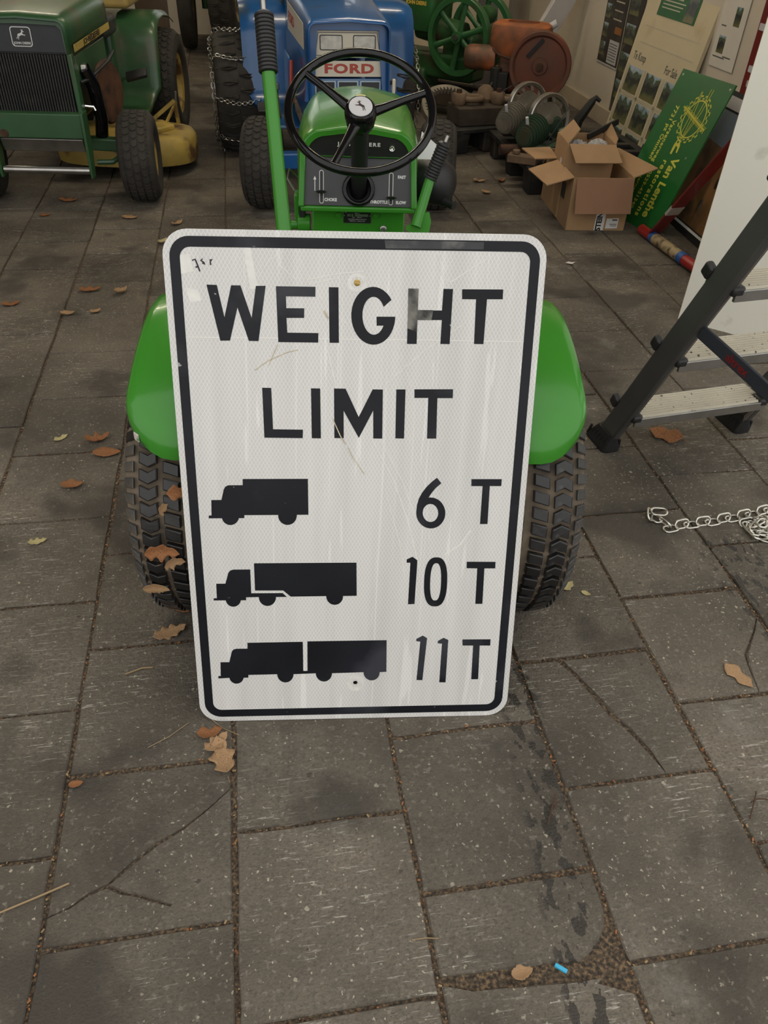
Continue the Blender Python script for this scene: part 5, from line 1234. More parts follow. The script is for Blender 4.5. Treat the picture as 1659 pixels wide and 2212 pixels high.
MB().cyl((.15, .10, .612), (.19, .10, .637), .022, n=14).build('spark_plug_cover', MT['cap_white'], E2)
for sy in (-1, 1):
    MB().box((-.02, sy * .12, .20), (.50, .06, .10)).build('skid', MT['old_wood'], E2, bevel=.006)
for x in (-.2, .16):
    MB().box((x, 0, .075), (.09, .36, .15)).build('cross_beam', MT['old_wood'], E2, bevel=.006)

# ------------------------------------------------------------------ black plastic pallets
def pallet(origin, rz, w, d, lab):
    t = empty('plastic_pallet', origin, rz, lab, 'pallet', 'black plastic pallets along the wall')
    m_ = MT['black_dusty']
    for x in (0.02, w / 2, w - .02):
        MB().box((x, d / 2, .125), (.05, d, .03)).build('runner', m_, t, bevel=.004)
    n_ = 6
    for k in range(n_):
        y = .025 + (d - .05) * k / (n_ - 1)
        MB().box((w / 2, y, .129), (w, .05, .024)).build('slat', m_, t, bevel=.004)
    for x in (.05, w / 2, w - .05):
        for y in (.06, d / 2, d - .06):
            mb = MB(); mb.rings([[V((x + a * sx_, y + b_ * sy_, z)) for sx_, sy_ in ((-1, -1), (1, -1), (1, 1), (-1, 1))] for z, a, b_ in ((0, .040, .045), (.115, .05, .058))], True, True)
            mb.build('foot', m_, t, bevel=.006)
    return t
MT['black_dusty'] = mat('dusty_black_plastic', (0.016, 0.0155, 0.015), 0.6, var=0.3, vscale=10, c2=(0.05, 0.044, 0.036), c2s=7, c2t=0.58)
pallet((.335, 5.06, 0), rad(26), .50, .32, 'black plastic pallet under the timber block with rusty shackles')
pallet(uv(1.50, 4.12, 0), PSI, .80, .80, 'black plastic pallet under the small finned engines')

# timber block on the rear pallet, shackle castings on it
TBm = M.Rotation(rad(20), 4, 'Z')
tb = MB().box((0, 0, .05), (.42, .20, .10)).build('timber_block', MT['old_wood'], None, bevel=.006); tb.location = (.51, 5.31, .142); tb.rotation_euler = (0, 0, rad(20))
tag(tb, 'dark oily timber block lying on the rear pallet', 'timber')
MT['rust_tan'] = mat('tan_rusted_casting', (0.16, 0.105, 0.062), 0.75, var=0.3, vscale=14, bump=0.001, bscale=90)
def shackle(p, rz, lab, s_=1.0):
    t = empty('shackle', p, rz, lab, 'shackle', 'rusted shackle castings on the timber block')
    pts = [V((x * s_, y * s_, .032 * s_)) for x, y in rrect(-.115, -.042, .0, .042, .040, 5)]
    MB().tube(pts, .017 * s_, 10, True).build('loop', MT['rust_tan'], t)
    MB().lathe([(.0001, 0), (.040, 0), (.046, .012), (.046, .05), (.038, .062), (.0001, .064)], (.035 * s_, 0, 0), (0, 0, 1), 20).build('boss', MT['rust_tan'], t)
    MB().cyl((.035 * s_, 0, .062), (.035 * s_, 0, .084), .016, n=6).build('nut', MT['rust'], t)
shackle((.375, 5.275, .243), rad(200), 'rusted shackle casting on the left end of the timber block')
shackle((.625, 5.335, .243), rad(175), 'rusted shackle casting in the middle of the timber block')
mb = MB(); mb.lathe([(.0001, 0), (.05, .0), (.06, .02), (.045, .07), (.02, .09), (.0001, .09)], (0, 0, 0), (0, 0, 1), 20)
o = mb.build('iron_dome', MT['rust_tan'], None); o.location = (.515, 5.395, .2425); tag(o, 'round tan iron dome behind the shackles on the timber block', 'casting')
# toothed ring leaning behind the timber
RG = empty('ring_gear', (.315, 5.56, 0), rad(20), 'pale toothed gear ring leaning behind the timber block', 'gear')
mb = MB(); NT = 44; po, pi_ = [], []
for k in range(72): po.append((.20 * cos(2 * pi * k / 72), .20 * sin(2 * pi * k / 72)))
for k in range(NT):
    for f_, r_ in ((0, .178), (.35, .178), (.5, .158), (.85, .158)):
        a = 2 * pi * (k + f_) / NT; pi_.append((r_ * cos(a), r_ * sin(a)))
shape2d('toothed_ring', [po, pi_], .035, mat('pale_iron', (.24, .21, .165), .6, var=.2, vscale=12), RG, frame((1, 0, 0), (0, .86, .52), (0, 0, .135)))
MB().box((0, .06, .016), (.10, .14, .03)).build('rest', MT['old_wood'], RG)

# ------------------------------------------------------------------ two small finned engines on the front pallet
MT['grey_iron'] = mat('grey_iron', (0.24, 0.215, 0.17), 0.5, 0.4, var=0.25, vscale=12)
MT['alu_dull'] = mat('dull_aluminium', (0.40, 0.38, 0.34), 0.35, 0.9, var=0.25, vscale=14)
MT['bottle_green'] = mat('bottle_green_paint', (0.028, 0.060, 0.034), 0.42, var=0.3, vscale=9, c2=(0.06, 0.05, 0.03), c2s=9, c2t=0.62)
def fin_engine(p, rz, m_, lab, extra):
    t = empty('finned_engine', p, rz, lab, 'engine', 'small finned engines on the front pallet')
    z = .165
    f = MB().lathe([(.112, -.018), (.128, -.020), (.132, -.016), (.132, .012), (.126, .016), (.112, .012), (.112, -.018)], (0, -.05, z), (.35, -1, .12), 48, cap=False).build('flywheel', MT['alu_dull'], t, smooth=40)
    fm = axis_frame(V((0, -.05, z)), V((.35, -1, .12)))
    mb = MB(); mb.lathe([(.0001, .022), (.022, .020), (.026, .006), (.06, .002), (.082, .006), (.086, -.004)], (0, -.05, z), (.35, -1, .12), 32, cap=False); mb.build('flywheel_disc', MT['grey_iron'], f)
    for k in range(10):
        a = 2 * pi * k / 10; q0 = fm @ V((.088 * cos(a), .088 * sin(a), 0)); q1 = fm @ V((.118 * cos(a + .18), .118 * sin(a + .18), -.002))
        MB().bar(q0, q1, .018, .006, fm.to_3x3() @ V((0, 0, 1))).build('fan_blade', MT['alu_dull'], f)
    # cylinder with curved fins to the front left
    d_ = V((-.66, -.70, -.16)).normalized(); c0 = V((-.07, -.09, .13))
    MB().cyl(c0, c0 + d_ * .15, .040, n=18).build('cylinder', m_, t)
    for k in range(8):
        c_ = c0 + d_ * (.012 + .0185 * k)
        MB().lathe([(.03, -.0032), (.082 - .0006 * k * k, -.0022), (.082 - .0006 * k * k, .0022), (.03, .0032)], c_, d_, 24).build('fin', m_, t)
    mb = MB(); mb.cyl(c0 + d_ * .12 + V((0, 0, .05)), c0 + d_ * .125 + V((-.01, -.01, .095)), .009, n=8); mb.build('spark_plug', MT['cap_white'], t)
    mb = MB(); mb.lathe([(.0001, -.07), (.055, -.06), (.075, -.02), (.075, .04), (.05, .08), (.0001, .085)], (.03, .03, .12), (.2, -1, 0), 24); mb.box((.02, .03, .03), (.15, .18, .06)); mb.build('crankcase', m_, t, bevel=.004)
    if extra:
        MB().lathe([(.0001, -.05), (.04, -.05), (.046, -.03), (.046, .05), (.04, .06), (.0001, .06)], (.10, -.12, .10), (.9, -.2, .15), 22).build('fuel_tank', m_, t)
        MB().tube([(-.11, -.12, .05), (-.02, -.16, .04), (.06, -.13, .06)], .022, 10).build('exhaust', m_, t)
        MB().tube([(-.03, -.14, .05), (.03, -.13, .15), (.09, -.10, .24)], .0025, 6).build('wire', MT['black'], t)
    else:
        MB().tube([(-.13, -.03, .16), (-.14, .0, .24), (-.05, .02, .28), (.04, 0, .25)], .003, 6).build('ignition_cable', MT['black'], t)
    return t
fin_engine((.80, 4.72, .142), rad(8), MT['bottle_green'], 'dark green finned engine nearest the cardboard box', True)
fe2 = fin_engine((.715, 5.00, .142), rad(8), MT['grey_iron'], 'grey finned engine behind the dark green finned one', False)
MB_p = MB().cyl((0, 0, 0), (.24, .05, 0), .028, n=16)
o = MB_p.build('iron_pipe', MT['rust'], None); o.location = (.545, 4.545, .171); tag(o, 'short rusty iron pipe on the pallet left of the dark green finned engine', 'pipe')
mb = MB(); mb.box((0, 0, .02), (.16, .07, .04)); mb.cyl((-.04, 0, .04), (-.04, 0, .06), .02, n=10)
o = mb.build('rusty_bracket', MT['rust_tan'], None, bevel=.004); o.location = (.66, 4.425, .142); o.rotation_euler = (0, 0, rad(-20)); tag(o, 'rusty iron bracket on the front pallet below the iron pipe', 'bracket')
# black bracket arm beside the wall
mb = MB(); mb.tube([(0, 0, 0), (.02, 0, .10), (.08, .0, .20), (.10, 0, .22), (.125, -.01, .205)], [.03, .03, .022, .016, .010], 8); mb.box((0, 0, .02), (.14, .08, .04))
o = mb.build('hook_arm', MT['dark_void'], None, bevel=.002); o.location = (1.02, 5.0, .142); tag(o, 'black curved iron arm standing on the pallet against the wall side', 'bracket')

# ------------------------------------------------------------------ cartons
def card_mat(name, c, k=1.0):
    return mat(name, tuple(x * k for x in c), 0.8, var=0.10, vscale=5, bump=0.0004, bscale=180, c2=tuple(x * .72 * k for x in c), c2s=4, c2t=.66, c2w=.12)
MT['card'] = card_mat('corrugated_cardboard', (0.38, 0.235, 0.12))
MT['card_red'] = card_mat('reddish_cardboard', (0.27, 0.145, 0.082))
BX = empty('cardboard_box', (.825, 3.816, 0), rad(6.2), 'large open cardboard box with spread flaps on the floor before the green board', 'box')
w, d, h, tk = .290, .50, .245, .005
def bpart(name, pts, m_, parent=BX, t_=.005, label=None):
    """flat panel from 4 corner points"""
    P = [V(p) for p in pts]; n_ = (P[1] - P[0]).cross(P[-1] - P[0]).normalized() * t_
    mb = MB(); k = len(P); mb.rings([[p - n_ / 2 for p in P], [p + n_ / 2 for p in P]], True, True)
    return mb.build(name, m_, parent, smooth=0, label=label)
bpart('bottom', [(0, 0, .003), (w, 0, .003), (w, d, .003), (0, d, .003)], MT['card'])
front = bpart('side', [(0, 0, 0), (w, 0, 0), (w, 0, h), (0, 0, h)], MT['card'])
bpart('side', [(0, d, 0), (w, d, 0), (w, d, h), (0, d, h)], MT['card'])
left = bpart('side', [(0, 0, 0), (0, d, 0), (0, d, h), (0, 0, h)], MT['card'])
bpart('side', [(w, 0, 0), (w, d, 0), (w, d, h), (w, 0, h)], MT['card'])
bpart('flap', [(0.01, -.004, h), (w - .002, -.004, h), (w - .004, -.055, .098), (.012, -.055, .095)], MT['card_red'], label='front flap folded down, redder')
bpart('flap', [(w, .01, h), (.392, .0, .292), (.350, .44, .268), (w, .49, h)], MT['card'])
bpart('flap', [(0, .005, h), (-.135, -.02, h - .03), (-.175, .20, h - .02), (0, .30, h)], MT['card'])
bpart('flap', [(0, .32, h), (-.13, .27, h + .01), (-.165, .42, h + .02), (0, .49, h + .01)], MT['card'])
bpart('flap', [(.01, d, h), (w - .01, d, h), (w - .01, d + .11, h - .10), (.01, d + .11, h - .10)], MT['card'])
FB = frame((1, 0, 0), (0, 0, 1), (0, -.0028, 0))
shape2d('packing_tape', [[(.140, .002), (.187, .002), (.187, .14), (.140, .14)]], .0006, MT['white'], BX, FB)
shape2d('tape_print', [[(.1445, .002), (.1765, .002), (.1765, .14), (.1445, .14)]], .0008, MT['white'], BX, FB)
text('lettering', 'STEINER', .036, MT['black_panel'], BX, FB @ M.Translation((.1605, .062, .0010)) @ M.Rotation(pi / 2, 4, 'Z'), thick=.0004, bold=.0016, xs=.95)
shape2d('address_label', [[(.196, .010), (.256, .012), (.256, .060), (.196, .058)]], .0006, MT['white'], BX, FB)
for y_, w_ in ((.048, .022), (.030, .040), (.022, .030)):
    shape2d('label_line', [[(.238 - w_ * .6, y_), (.250, y_), (.250, y_ + .007 if y_ > .04 else y_ + .003), (.238 - w_ * .6, y_ + .007 if y_ > .04 else y_ + .003)]], .0003, MT['grey_board'], BX, FB, z=.0006)
LB = frame((0, -1, 0), (0, 0, 1), (-.0028, 0, 0))
shape2d('side_print', [[(-.30, .115), (-.10, .115), (-.10, .19), (-.30, .19)]], .0005, MT['black_panel'], BX, LB)
# smaller carton inside it
BX2 = empty('cardboard_box', (.800, 3.985, .006), rad(4), 'small open cardboard box sitting inside the larger box, stuffed with paper', 'box')
w2, d2, h2 = .235, .22, .345
def b2(name, pts, m_=None, label=None): return bpart(name, pts, m_ or MT['card'], BX2, .005, label)
b2('bottom', [(0, 0, .003), (w2, 0, .003), (w2, d2, .003), (0, d2, .003)])
b2('side', [(0, 0, 0), (w2, 0, 0), (w2, 0, h2), (0, 0, h2)]); b2('side', [(0, d2, 0), (w2, d2, 0), (w2, d2, h2), (0, d2, h2)])
b2('side', [(0, 0, 0), (0, d2, 0), (0, d2, h2), (0, 0, h2)]); b2('side', [(w2, 0, 0), (w2, d2, 0), (w2, d2, h2), (w2, 0, h2)])
b2('flap', [(.006, -.003, h2), (w2 - .004, -.003, h2), (w2 + .02, -.085, h2 - .060), (.030, -.085, h2 - .065)])
b2('flap', [(0, .0, h2), (0, d2 - .02, h2), (.060, d2 - .03, h2 + .065), (.055, .03, h2 + .060)])
b2('flap', [(w2, .01, h2), (w2, d2, h2), (w2 + .03, d2 + .02, h2 + .045), (w2 + .015, .04, h2 + .02)])
MB().lathe([(.016, 0), (.016, .001), (.0001, .001)], (-.003, .07, .25), (-1, 0, 0), 18).build('hand_hole', MT['cap_white'], BX2)
# crumpled paper
def crumple(p, r_, seed, lab):
    bm = bmesh.new(); bmesh.ops.create_icosphere(bm, subdivisions=3, radius=r_); rr = random.Random(seed)
    for v in bm.verts:
        n_ = v.co.normalized(); k = 1 + .22 * sin(9 * n_.x + seed) * cos(8 * n_.y - seed) + rr.uniform(-.14, .14); v.co = v.co * k; v.co.z *= .7
    me = bpy.data.meshes.new('crumpled_paper'); bm.to_mesh(me); bm.free(); me.materials.append(MT['paper'])
    o = bpy.data.objects.new('crumpled_paper', me); col.objects.link(o); o.location = p
    return tag(o, lab, 'paper', 'crumpled packing paper in the small box')
MT['paper'] = mat('packing_paper', (0.44, 0.43, 0.42), 0.7, var=0.15, vscale=20)
crumple((.862, 4.07, .318), .045, 1, 'crumpled white paper wad at the left in the small box')
crumple((.968, 4.10, .318), .047, 4, 'crumpled white paper wad at the right in the small box')
o = MB().bar((0, 0, 0), (.16, .10, .055), .012, .028).build('tool_blade', MT['dark_void'], None, bevel=.002); o.location = (.925, 4.16, .345); tag(o, 'black flat tool sticking out of the small cardboard box', 'tool')

# ------------------------------------------------------------------ things on the right wall
def WM(u): return frame(-EV, V((0, 0, 1)), EU * u)          # local x = towards the door, y up, z into the room
def quad(name, v0, z0, v1, z1, u, m_, parent, th=.004, z=0.0): return shape2d(name, [[(-v0, z0), (-v1, z0), (-v1, z1), (-v0, z1)]], th, m_, parent, WM(u), z=z)
def photo_mat():
    m = bpy.data.materials.new('photo_print'); m.use_nodes = True; nt = m.node_tree; N = nt.nodes; L = nt.links; b = N['Principled BSDF']; b.inputs['Roughness'].default_value = .3
    tc = N.new('ShaderNodeTexCoord'); oi = N.new('ShaderNodeObjectInfo')
    sx = N.new('ShaderNodeSeparateXYZ'); L.new(tc.outputs['Generated'], sx.inputs[0])
    ad = N.new('ShaderNodeVectorMath'); ad.operation = 'ADD'; L.new(tc.outputs['Object'], ad.inputs[0])
    mu = N.new('ShaderNodeMath'); mu.operation = 'MULTIPLY'; mu.inputs[1].default_value = 50; L.new(oi.outputs['Random'], mu.inputs[0]); L.new(mu.outputs[0], ad.inputs[1])
    nz = N.new('ShaderNodeTexNoise'); nz.inputs['Scale'].default_value = 22; nz.inputs['Detail'].default_value = 3; L.new(ad.outputs[0], nz.inputs['Vector'])
    h = N.new('ShaderNodeMath'); h.operation = 'MULTIPLY_ADD'; h.inputs[1].default_value = .95; L.new(nz.outputs[0], h.inputs[0]); L.new(sx.outputs[2], h.inputs[2])
    r = N.new('ShaderNodeValToRGB'); e = r.color_ramp.elements; e[0].position = .30; e[0].color = (.17, .15, .07, 1); e[1].position = 1.0; e[1].color = (.42, .52, .62, 1)
    for p_, c_ in ((.42, (.13, .14, .05, 1)), (.52, (.05, .055, .045, 1)), (.64, (.022, .03, .026, 1)), (.74, (.11, .12, .10, 1)), (.82, (.05, .10, .035, 1)), (.90, (.32, .40, .46, 1))):
        k = e.new(p_); k.color = c_
    hs_ = N.new('ShaderNodeMath'); hs_.operation = 'MULTIPLY'; hs_.inputs[1].default_value = .64; L.new(h.outputs[0], hs_.inputs[0]); L.new(hs_.outputs[0], r.inputs[0]); L.new(r.outputs[0], b.inputs['Base Color'])
    return m
MT['photo'] = photo_mat()
MT['board_cream'] = mat('cream_display_board', srgb(205, 192, 160), .7, var=.05, vscale=3, c2=srgb(185, 168, 130), c2s=5, c2t=.66)
MT['poster_dark'] = mat('dark_poster', (.03, .026, .022), .35, var=.4, vscale=14, c2=(.11, .10, .07), c2s=12, c2t=.62)
MT['flyer_green'] = mat('green_flyer', (.02, .12, .035), .4)
MT['print_grey'] = mat('grey_print', (.10, .10, .09), .6)
MT['clear_tape'] = mat('yellowed_tape', (.50, .45, .33), .3)

# display board with photographs
TB_ = empty('display_board', uv(2.48, 4.83, .06), 0, 'cream for-sale display board with tractor photographs leaning on the right wall', 'board')
TBI = TB_.matrix_basis.inverted() if False else M.Translation(-uv(2.48, 4.83, .06))
def WP(u): return TBI @ frame(-EV, EU * .145 + V((0, 0, .90)), EU * 2.415)      # board leans back to the wall
def tq(name, v0, z0, v1, z1, m_, z=0.0, th=.003): return shape2d(name, [[(-v0, z0), (-v1, z0), (-v1, z1), (-v0, z1)]], th, m_, TB_, WP(2.45), z=z)
tq('board', 5.33, .03, 4.48, .90, MT['board_cream'], z=-.02, th=.02)
tq('flyer', 5.155, .735, 4.68, .89, MT['flyer_green'])
tq('flyer_picture', 4.815, .740, 4.70, .885, MT['photo'], z=.003, th=.001)
for k in range(6): tq('flyer_line', 5.115, .775 + .018 * k, 4.88 - .02 * (k % 3), .781 + .018 * k, MT['clear_tape'], z=.003, th=.0006)
for k, z_ in enumerate((.665, .575)):
    tq('tape_strip', 5.24, z_, 4.54, z_ + .006, MT['clear_tape'], th=.001)
text('lettering', 'Te Koop', .062, MT['print_grey'], TB_, WP(2.45) @ M.Translation((-5.18, .502, .001)), bold=.0005, xs=.8)
text('lettering', 'For Sale', .062, MT['print_grey'], TB_, WP(2.45) @ M.Translation((-4.735, .492, .001)), bold=.0005, xs=.8)
rows_z = ((.305, .445), (.13, .275), (-.02 + .08, .105))
cols_v = ((5.275, 5.075), (5.015, 4.815), (4.755, 4.555))
for z0, z1 in rows_z:
    for v0, v1 in cols_v:
        tq('photograph', v0, z0, v1, z1, MT['photo'], z=.0005, th=.0008)
for v_ in (5.295, 5.045, 4.785, 4.53): tq('tape_strip', v_ + .012, .06, v_ - .012, .45, MT['clear_tape'], z=.0012, th=.0004)
for z_ in (.29, .118): tq('tape_strip', 5.31, z_ - .008, 4.51, z_ + .008, MT['clear_tape'], z=.0012, th=.0004)

# dark poster and narrow strip poster on the wall
P1 = empty('poster', uv(2.545, 5.78, .36), 0, 'dark poster with pale price list at its foot left of the display board', 'poster')
_i = M.Translation(-uv(2.545, 5.78, .36))
def pq(par, inv, name, v0, z0, v1, z1, m_, z=0.0, th=.002, u=2.545): return shape2d(name, [[(-v0, z0), (-v1, z0), (-v1, z1), (-v0, z1)]], th, m_, par, inv @ WM(u), z=z)
pq(P1, _i, 'sheet', 5.95, .36, 5.61, 1.02, MT['poster_dark'])
pq(P1, _i, 'sheet_border', 5.955, .35, 5.605, .36, MT['pale_board'])
for k in range(4): pq(P1, _i, 'picture', 5.94, .40 + .11 * k, 5.86, .48 + .11 * k, MT['photo'], z=.002, th=.0008)
pq(P1, _i, 'price_list', 5.79, .37, 5.63, .505, MT['cap_white'], z=.002, th=.0008)
for k in range(7): pq(P1, _i, 'print_line', 5.78, .385 + .016 * k, 5.65, .390 + .016 * k, MT['print_grey'], z=.0028, th=.0003)
pq(P1, _i, 'red_disc', 5.74, .545, 5.63, .585, mat('orange_print', (.30, .12, .03), .5), z=.002, th=.0008)
for k in range(6): pq(P1, _i, 'print_line', 5.80, .62 + .05 * k, 5.66, .628 + .05 * k, MT['clear_tape'], z=.002, th=.0005)
P2 = empty('poster', uv(2.545, 5.43, .06), 0, 'narrow black strip poster of tractor pictures between the dark poster and the display board', 'poster')
_j = M.Translation(-uv(2.545, 5.43, .06))
pq(P2, _j, 'sheet', 5.585, .09, 5.36, 1.05, MT['poster_dark'], th=.004)
for k in range(5): pq(P2, _j, 'picture', 5.565, .20 + .16 * k, 5.42, .31 + .16 * k, MT['photo'], z=.004, th=.0008)
# white paper sheet
P3 = empty('paper_sheet', uv(2.545, 4.32, .58), 0, 'white printed sheet with two small pictures taped to the right wall', 'poster')
_k = M.Translation(-uv(2.545, 4.32, .58))
MT['sheet_white'] = mat('white_paper', srgb(214, 208, 196), .7, var=.03)
pq(P3, _k, 'sheet', 4.44, .580, 4.19, 1.05, MT['sheet_white'])
pq(P3, _k, 'picture', 4.30, .775, 4.24, .86, MT['photo'], z=.002, th=.0006)
pq(P3, _k, 'picture', 4.40, .645, 4.33, .725, MT['photo'], z=.002, th=.0006)
text('lettering', 'De rest van de', .040, MT['print_grey'], P3, _k @ WM(2.545) @ M.Translation((-4.32, .985, .0022)), xs=.8)
text('lettering', 'restauratie', .040, MT['print_grey'], P3, _k @ WM(2.545) @ M.Translation((-4.325, .915, .0022)), xs=.8)
for z_, a, b_ in ((.765, 4.41, 4.36), (.632, 4.32, 4.24), (.624, 4.42, 4.30)): pq(P3, _k, 'print_line', a, z_, b_, z_ + .006, MT['print_grey'], z=.002, th=.0003)

# red cabinet behind the white panel
RC_ = empty('red_cabinet', uv(2.42, 3.475, 0), PSI, 'dark red metal cabinet with white number labels half hidden by the white panel', 'cabinet')
MT['dark_red'] = mat('dark_red_paint', (.16, .012, .012), .35, coat=.2, var=.1)
mb = MB(); mb.box((.055, 0, .78), (.11, .80, .76)); mb.build('body', MT['dark_red'], RC_, bevel=.006)
for y in (-.37, .37): MB().box((.055, y, .20), (.08, .04, .40)).build('leg', MT['grille_black'], RC_, bevel=.003)
RM = frame((0, -1, 0), (0, 0, 1), (-.0015, 0, 0))
for k, (y, z_) in enumerate(((-.36, .46), (-.40 + .05, .66), (-.37 + .04, .60), (-.36, .83))):
    shape2d('number_label', [rrect(y - (.035 if k == 0 else .025), z_ - (.045 if k == 0 else .014), y + (.035 if k == 0 else .025), z_ + (.045 if k == 0 else .014), .004, 2)], .001, MT['cap_white'], RC_, RM)
text('lettering', '9', .07, MT['black_panel'], RC_, RM @ M.Translation((-.36, .46, .0012)), bold=.002)

# ------------------------------------------------------------------ green advertising board leaning
A_, B_, C_, D_ = V((1.107, 4.141, 0)), V((1.240, 3.774, 0)), V((1.467, 3.851, .65)), V((1.334, 4.218, .65))
GBm = frame(B_ - A_, D_ - A_, A_)
GW, GH = (B_ - A_).length, (D_ - A_).length
GB = empty('advertising_board', A_, 0, 'green board with yellow gear and wheat emblem leaning behind the cardboard box', 'sign')
gi = M.Translation(-A_) @ GBm
MT['board_green'] = mat('green_board_paint', (.012, .115, .022), .35, var=.12, vscale=3, c2=(.03, .09, .03), c2s=5, c2t=.66)
MT['board_yellow'] = mat('yellow_lettering', (.56, .54, .07), .45, var=.1, vscale=10)
shape2d('panel', [[(0, 0), (GW, 0), (GW, GH), (0, GH)]], .008, MT['board_green'], GB, gi, z=-.008)
# emblem: gear outline + inner ring, spanner, wheat ear
ec = (.245, .515); er = .100
go_, gi2 = [], []
NTh = 18
for k in range(NTh):
    for f_, r_ in ((0, 1.0), (.45, 1.0), (.55, .88), (.95, .88)): 
        a = 2 * pi * (k + f_) / NTh; go_.append((ec[0] + er * r_ * .92 * cos(a), ec[1] + er * r_ * 1.05 * sin(a)))
def inset(pl, c, s_): return [(c[0] + (x - c[0]) * s_, c[1] + (y - c[1]) * s_) for x, y in pl]
shape2d('gear_outline', [go_, inset(go_, ec, .94)[::-1]], .0006, MT['board_yellow'], GB, gi)
cin = circ(ec[0], ec[1], er * .70, 40, er * .84); shape2d('gear_ring', [cin, inset(cin, ec, .93)[::-1]], .0006, MT['board_yellow'], GB, gi)
def strip(name, pts, wd, mz=.0006):
    P = [V(p) for p in pts]; l_, r_ = [], []
    for i in range(len(P)):
        d_ = (P[min(i + 1, len(P) - 1)] - P[max(i - 1, 0)]).normalized(); n_ = V((-d_.y, d_.x)) * wd
        l_.append(tuple(P[i] + n_)); r_.append(tuple(P[i] - n_))
    return shape2d(name, [l_ + r_[::-1]], .0006, MT['board_yellow'], GB, gi, z=mz)
for dx in (-.030, -.012): strip('spanner', [(ec[0] + dx, ec[1] - .10), (ec[0] + dx - .004, ec[1] + .02), (ec[0] - .030 + dx * .3, ec[1] + .115)], .0014)
for dx in (.010, .026): strip('spanner', [(ec[0] - .012 + dx * .3, ec[1] - .09), (ec[0] + dx, ec[1] + .03), (ec[0] + dx + .004, ec[1] + .135)], .0014)
shape2d('spanner_jaw', [[(ec[0] - .030, ec[1] - .095), (ec[0] - .012, ec[1] - .095), (ec[0] + .006, ec[1] - .120), (ec[0] + .010, ec[1] - .150), (ec[0] + .002, ec[1] - .152), (ec[0] - .006, ec[1] - .128), (ec[0] - .020, ec[1] - .125), (ec[0] - .022, ec[1] - .165), (ec[0] - .034, ec[1] - .165), (ec[0] - .038, ec[1] - .125)], circ(ec[0] - .02, ec[1] - .108, .006, 10)], .0006, MT['board_yellow'], GB, gi, z=.0006)
strip('wheat_stalk', [(ec[0] - .105, ec[1] + .035), (ec[0], ec[1] + .004), (ec[0] + .105, ec[1] - .026)], .0042, .0012)
d_ = V((.21, -.061)).normalized(); q_ = V((-d_.y, d_.x))
for k in range(20):
    c_ = V((ec[0] - .095, ec[1] + .032)) + d_ * (.0105 * k)
    for s_ in (-1, 1):
        a = c_ + d_ * .010 + q_ * (.014 * s_); strip('wheat_awn', [tuple(c_), tuple(a)], .0016, .0012)
TXY = dict(thick=.0008, align='LEFT')
RT_ = M.Rotation(-pi / 2, 4, 'Z')
def gt(body, x, y, size, bold=0.0, xs=1.0, space=1.0): text('lettering', body, size, MT['board_yellow'], GB, gi @ M.Translation((x, y, .0004)) @ RT_, bold=bold, xs=xs, space=space, **TXY)
gt('Van Lenthe', .268, .342, .069, .0020, .90)
gt('restorations', .208, .318, .047, .0012, .96, 1.2)
gt('7731 pz Ommen', .095, .545, .034, .0008, 1.0, 1.1)
gt('Varsenerweg', .125, .485, .034, .0008, 1.0, 1.1)
gt('0529-451340', .145, .250, .032, .0006, 1.0, 1.1)
gt('internet', .095, .235, .030, .0005, 1.0, 1.1)
for x, y in ((.33, .36), (.02, .67), (.37, .67), (.36, .02)): MB().lathe([(.0055, 0), (.0055, .001), (.003, .0012)], gi @ V((x, y, 0)), gi.to_3x3() @ V((0, 0, 1)), 12).build('screw', MT['steel'], GB)

# ------------------------------------------------------------------ painting-like poster on a board, leaning behind the red bar
pA, pB = V((1.343, 4.257, 0)), V((1.50, 3.15, 0)); pU = V((.15, .02, .60))
PAm = frame(pB - pA, pU, pA); PW_, PH_ = (pB - pA).length, .62
PA = empty('framed_picture', pA, 0, 'brown farm picture with a red machine, black frame, on the floor behind the red bar', 'picture')
pi2 = M.Translation(-pA) @ PAm
shape2d('back_panel', [[(0, 0), (PW_, 0), (PW_, PH_), (0, PH_)]], .012, MT['dark_void'], PA, pi2, z=-.012)
MT['earth'] = mat('brown_field_print', (.20, .10, .035), .5, var=.3, vscale=9, c2=(.07, .045, .025), c2s=8, c2t=.6)
MT['sky_print'] = mat('sky_print', (.20, .24, .27), .5, var=.15, vscale=4)
MT['red_print2'] = mat('red_machine_print', (.26, .035, .02), .5, var=.2, vscale=20)
shape2d('field', [[(.02, .05), (PW_ - .02, .05), (PW_ - .02, .36), (.02, .42)]], .0008, MT['earth'], PA, pi2)
shape2d('sky', [[(.02, .42), (PW_ - .02, .36), (PW_ - .02, .54), (.02, .54)]], .0008, MT['sky_print'], PA, pi2)
shape2d('frame_strip', [[(0, .032), (PW_, .032), (PW_, .042), (0, .042)]], .006, MT['white'], PA, pi2)
shape2d('frame_strip', [[(0, .55), (PW_, .55), (PW_, .60), (0, .60)]], .006, MT['pale_board'], PA, pi2)
shape2d('red_machine', [[(.64, .09), (.76, .07), (.80, .11), (.79, .17), (.73, .20), (.67, .18), (.63, .14)]], .0005, MT['red_print2'], PA, pi2, z=.0008)
shape2d('grey_machine', [[(.55, .18), (.62, .17), (.66, .22), (.60, .26), (.54, .24)]], .0005, MT['sky_print'], PA, pi2, z=.0008)
for x, y, r_ in ((.50, .27, .03), (.72, .28, .03), (.80, .31, .022), (.86, .19, .03), (.60, .33, .02), (.92, .26, .025), (.45, .15, .03), (.40, .30, .025)):
    shape2d('figure', [circ(x, y, r_ * .6, 9, r_)], .0005, MT['poster_dark'], PA, pi2, z=.0008)

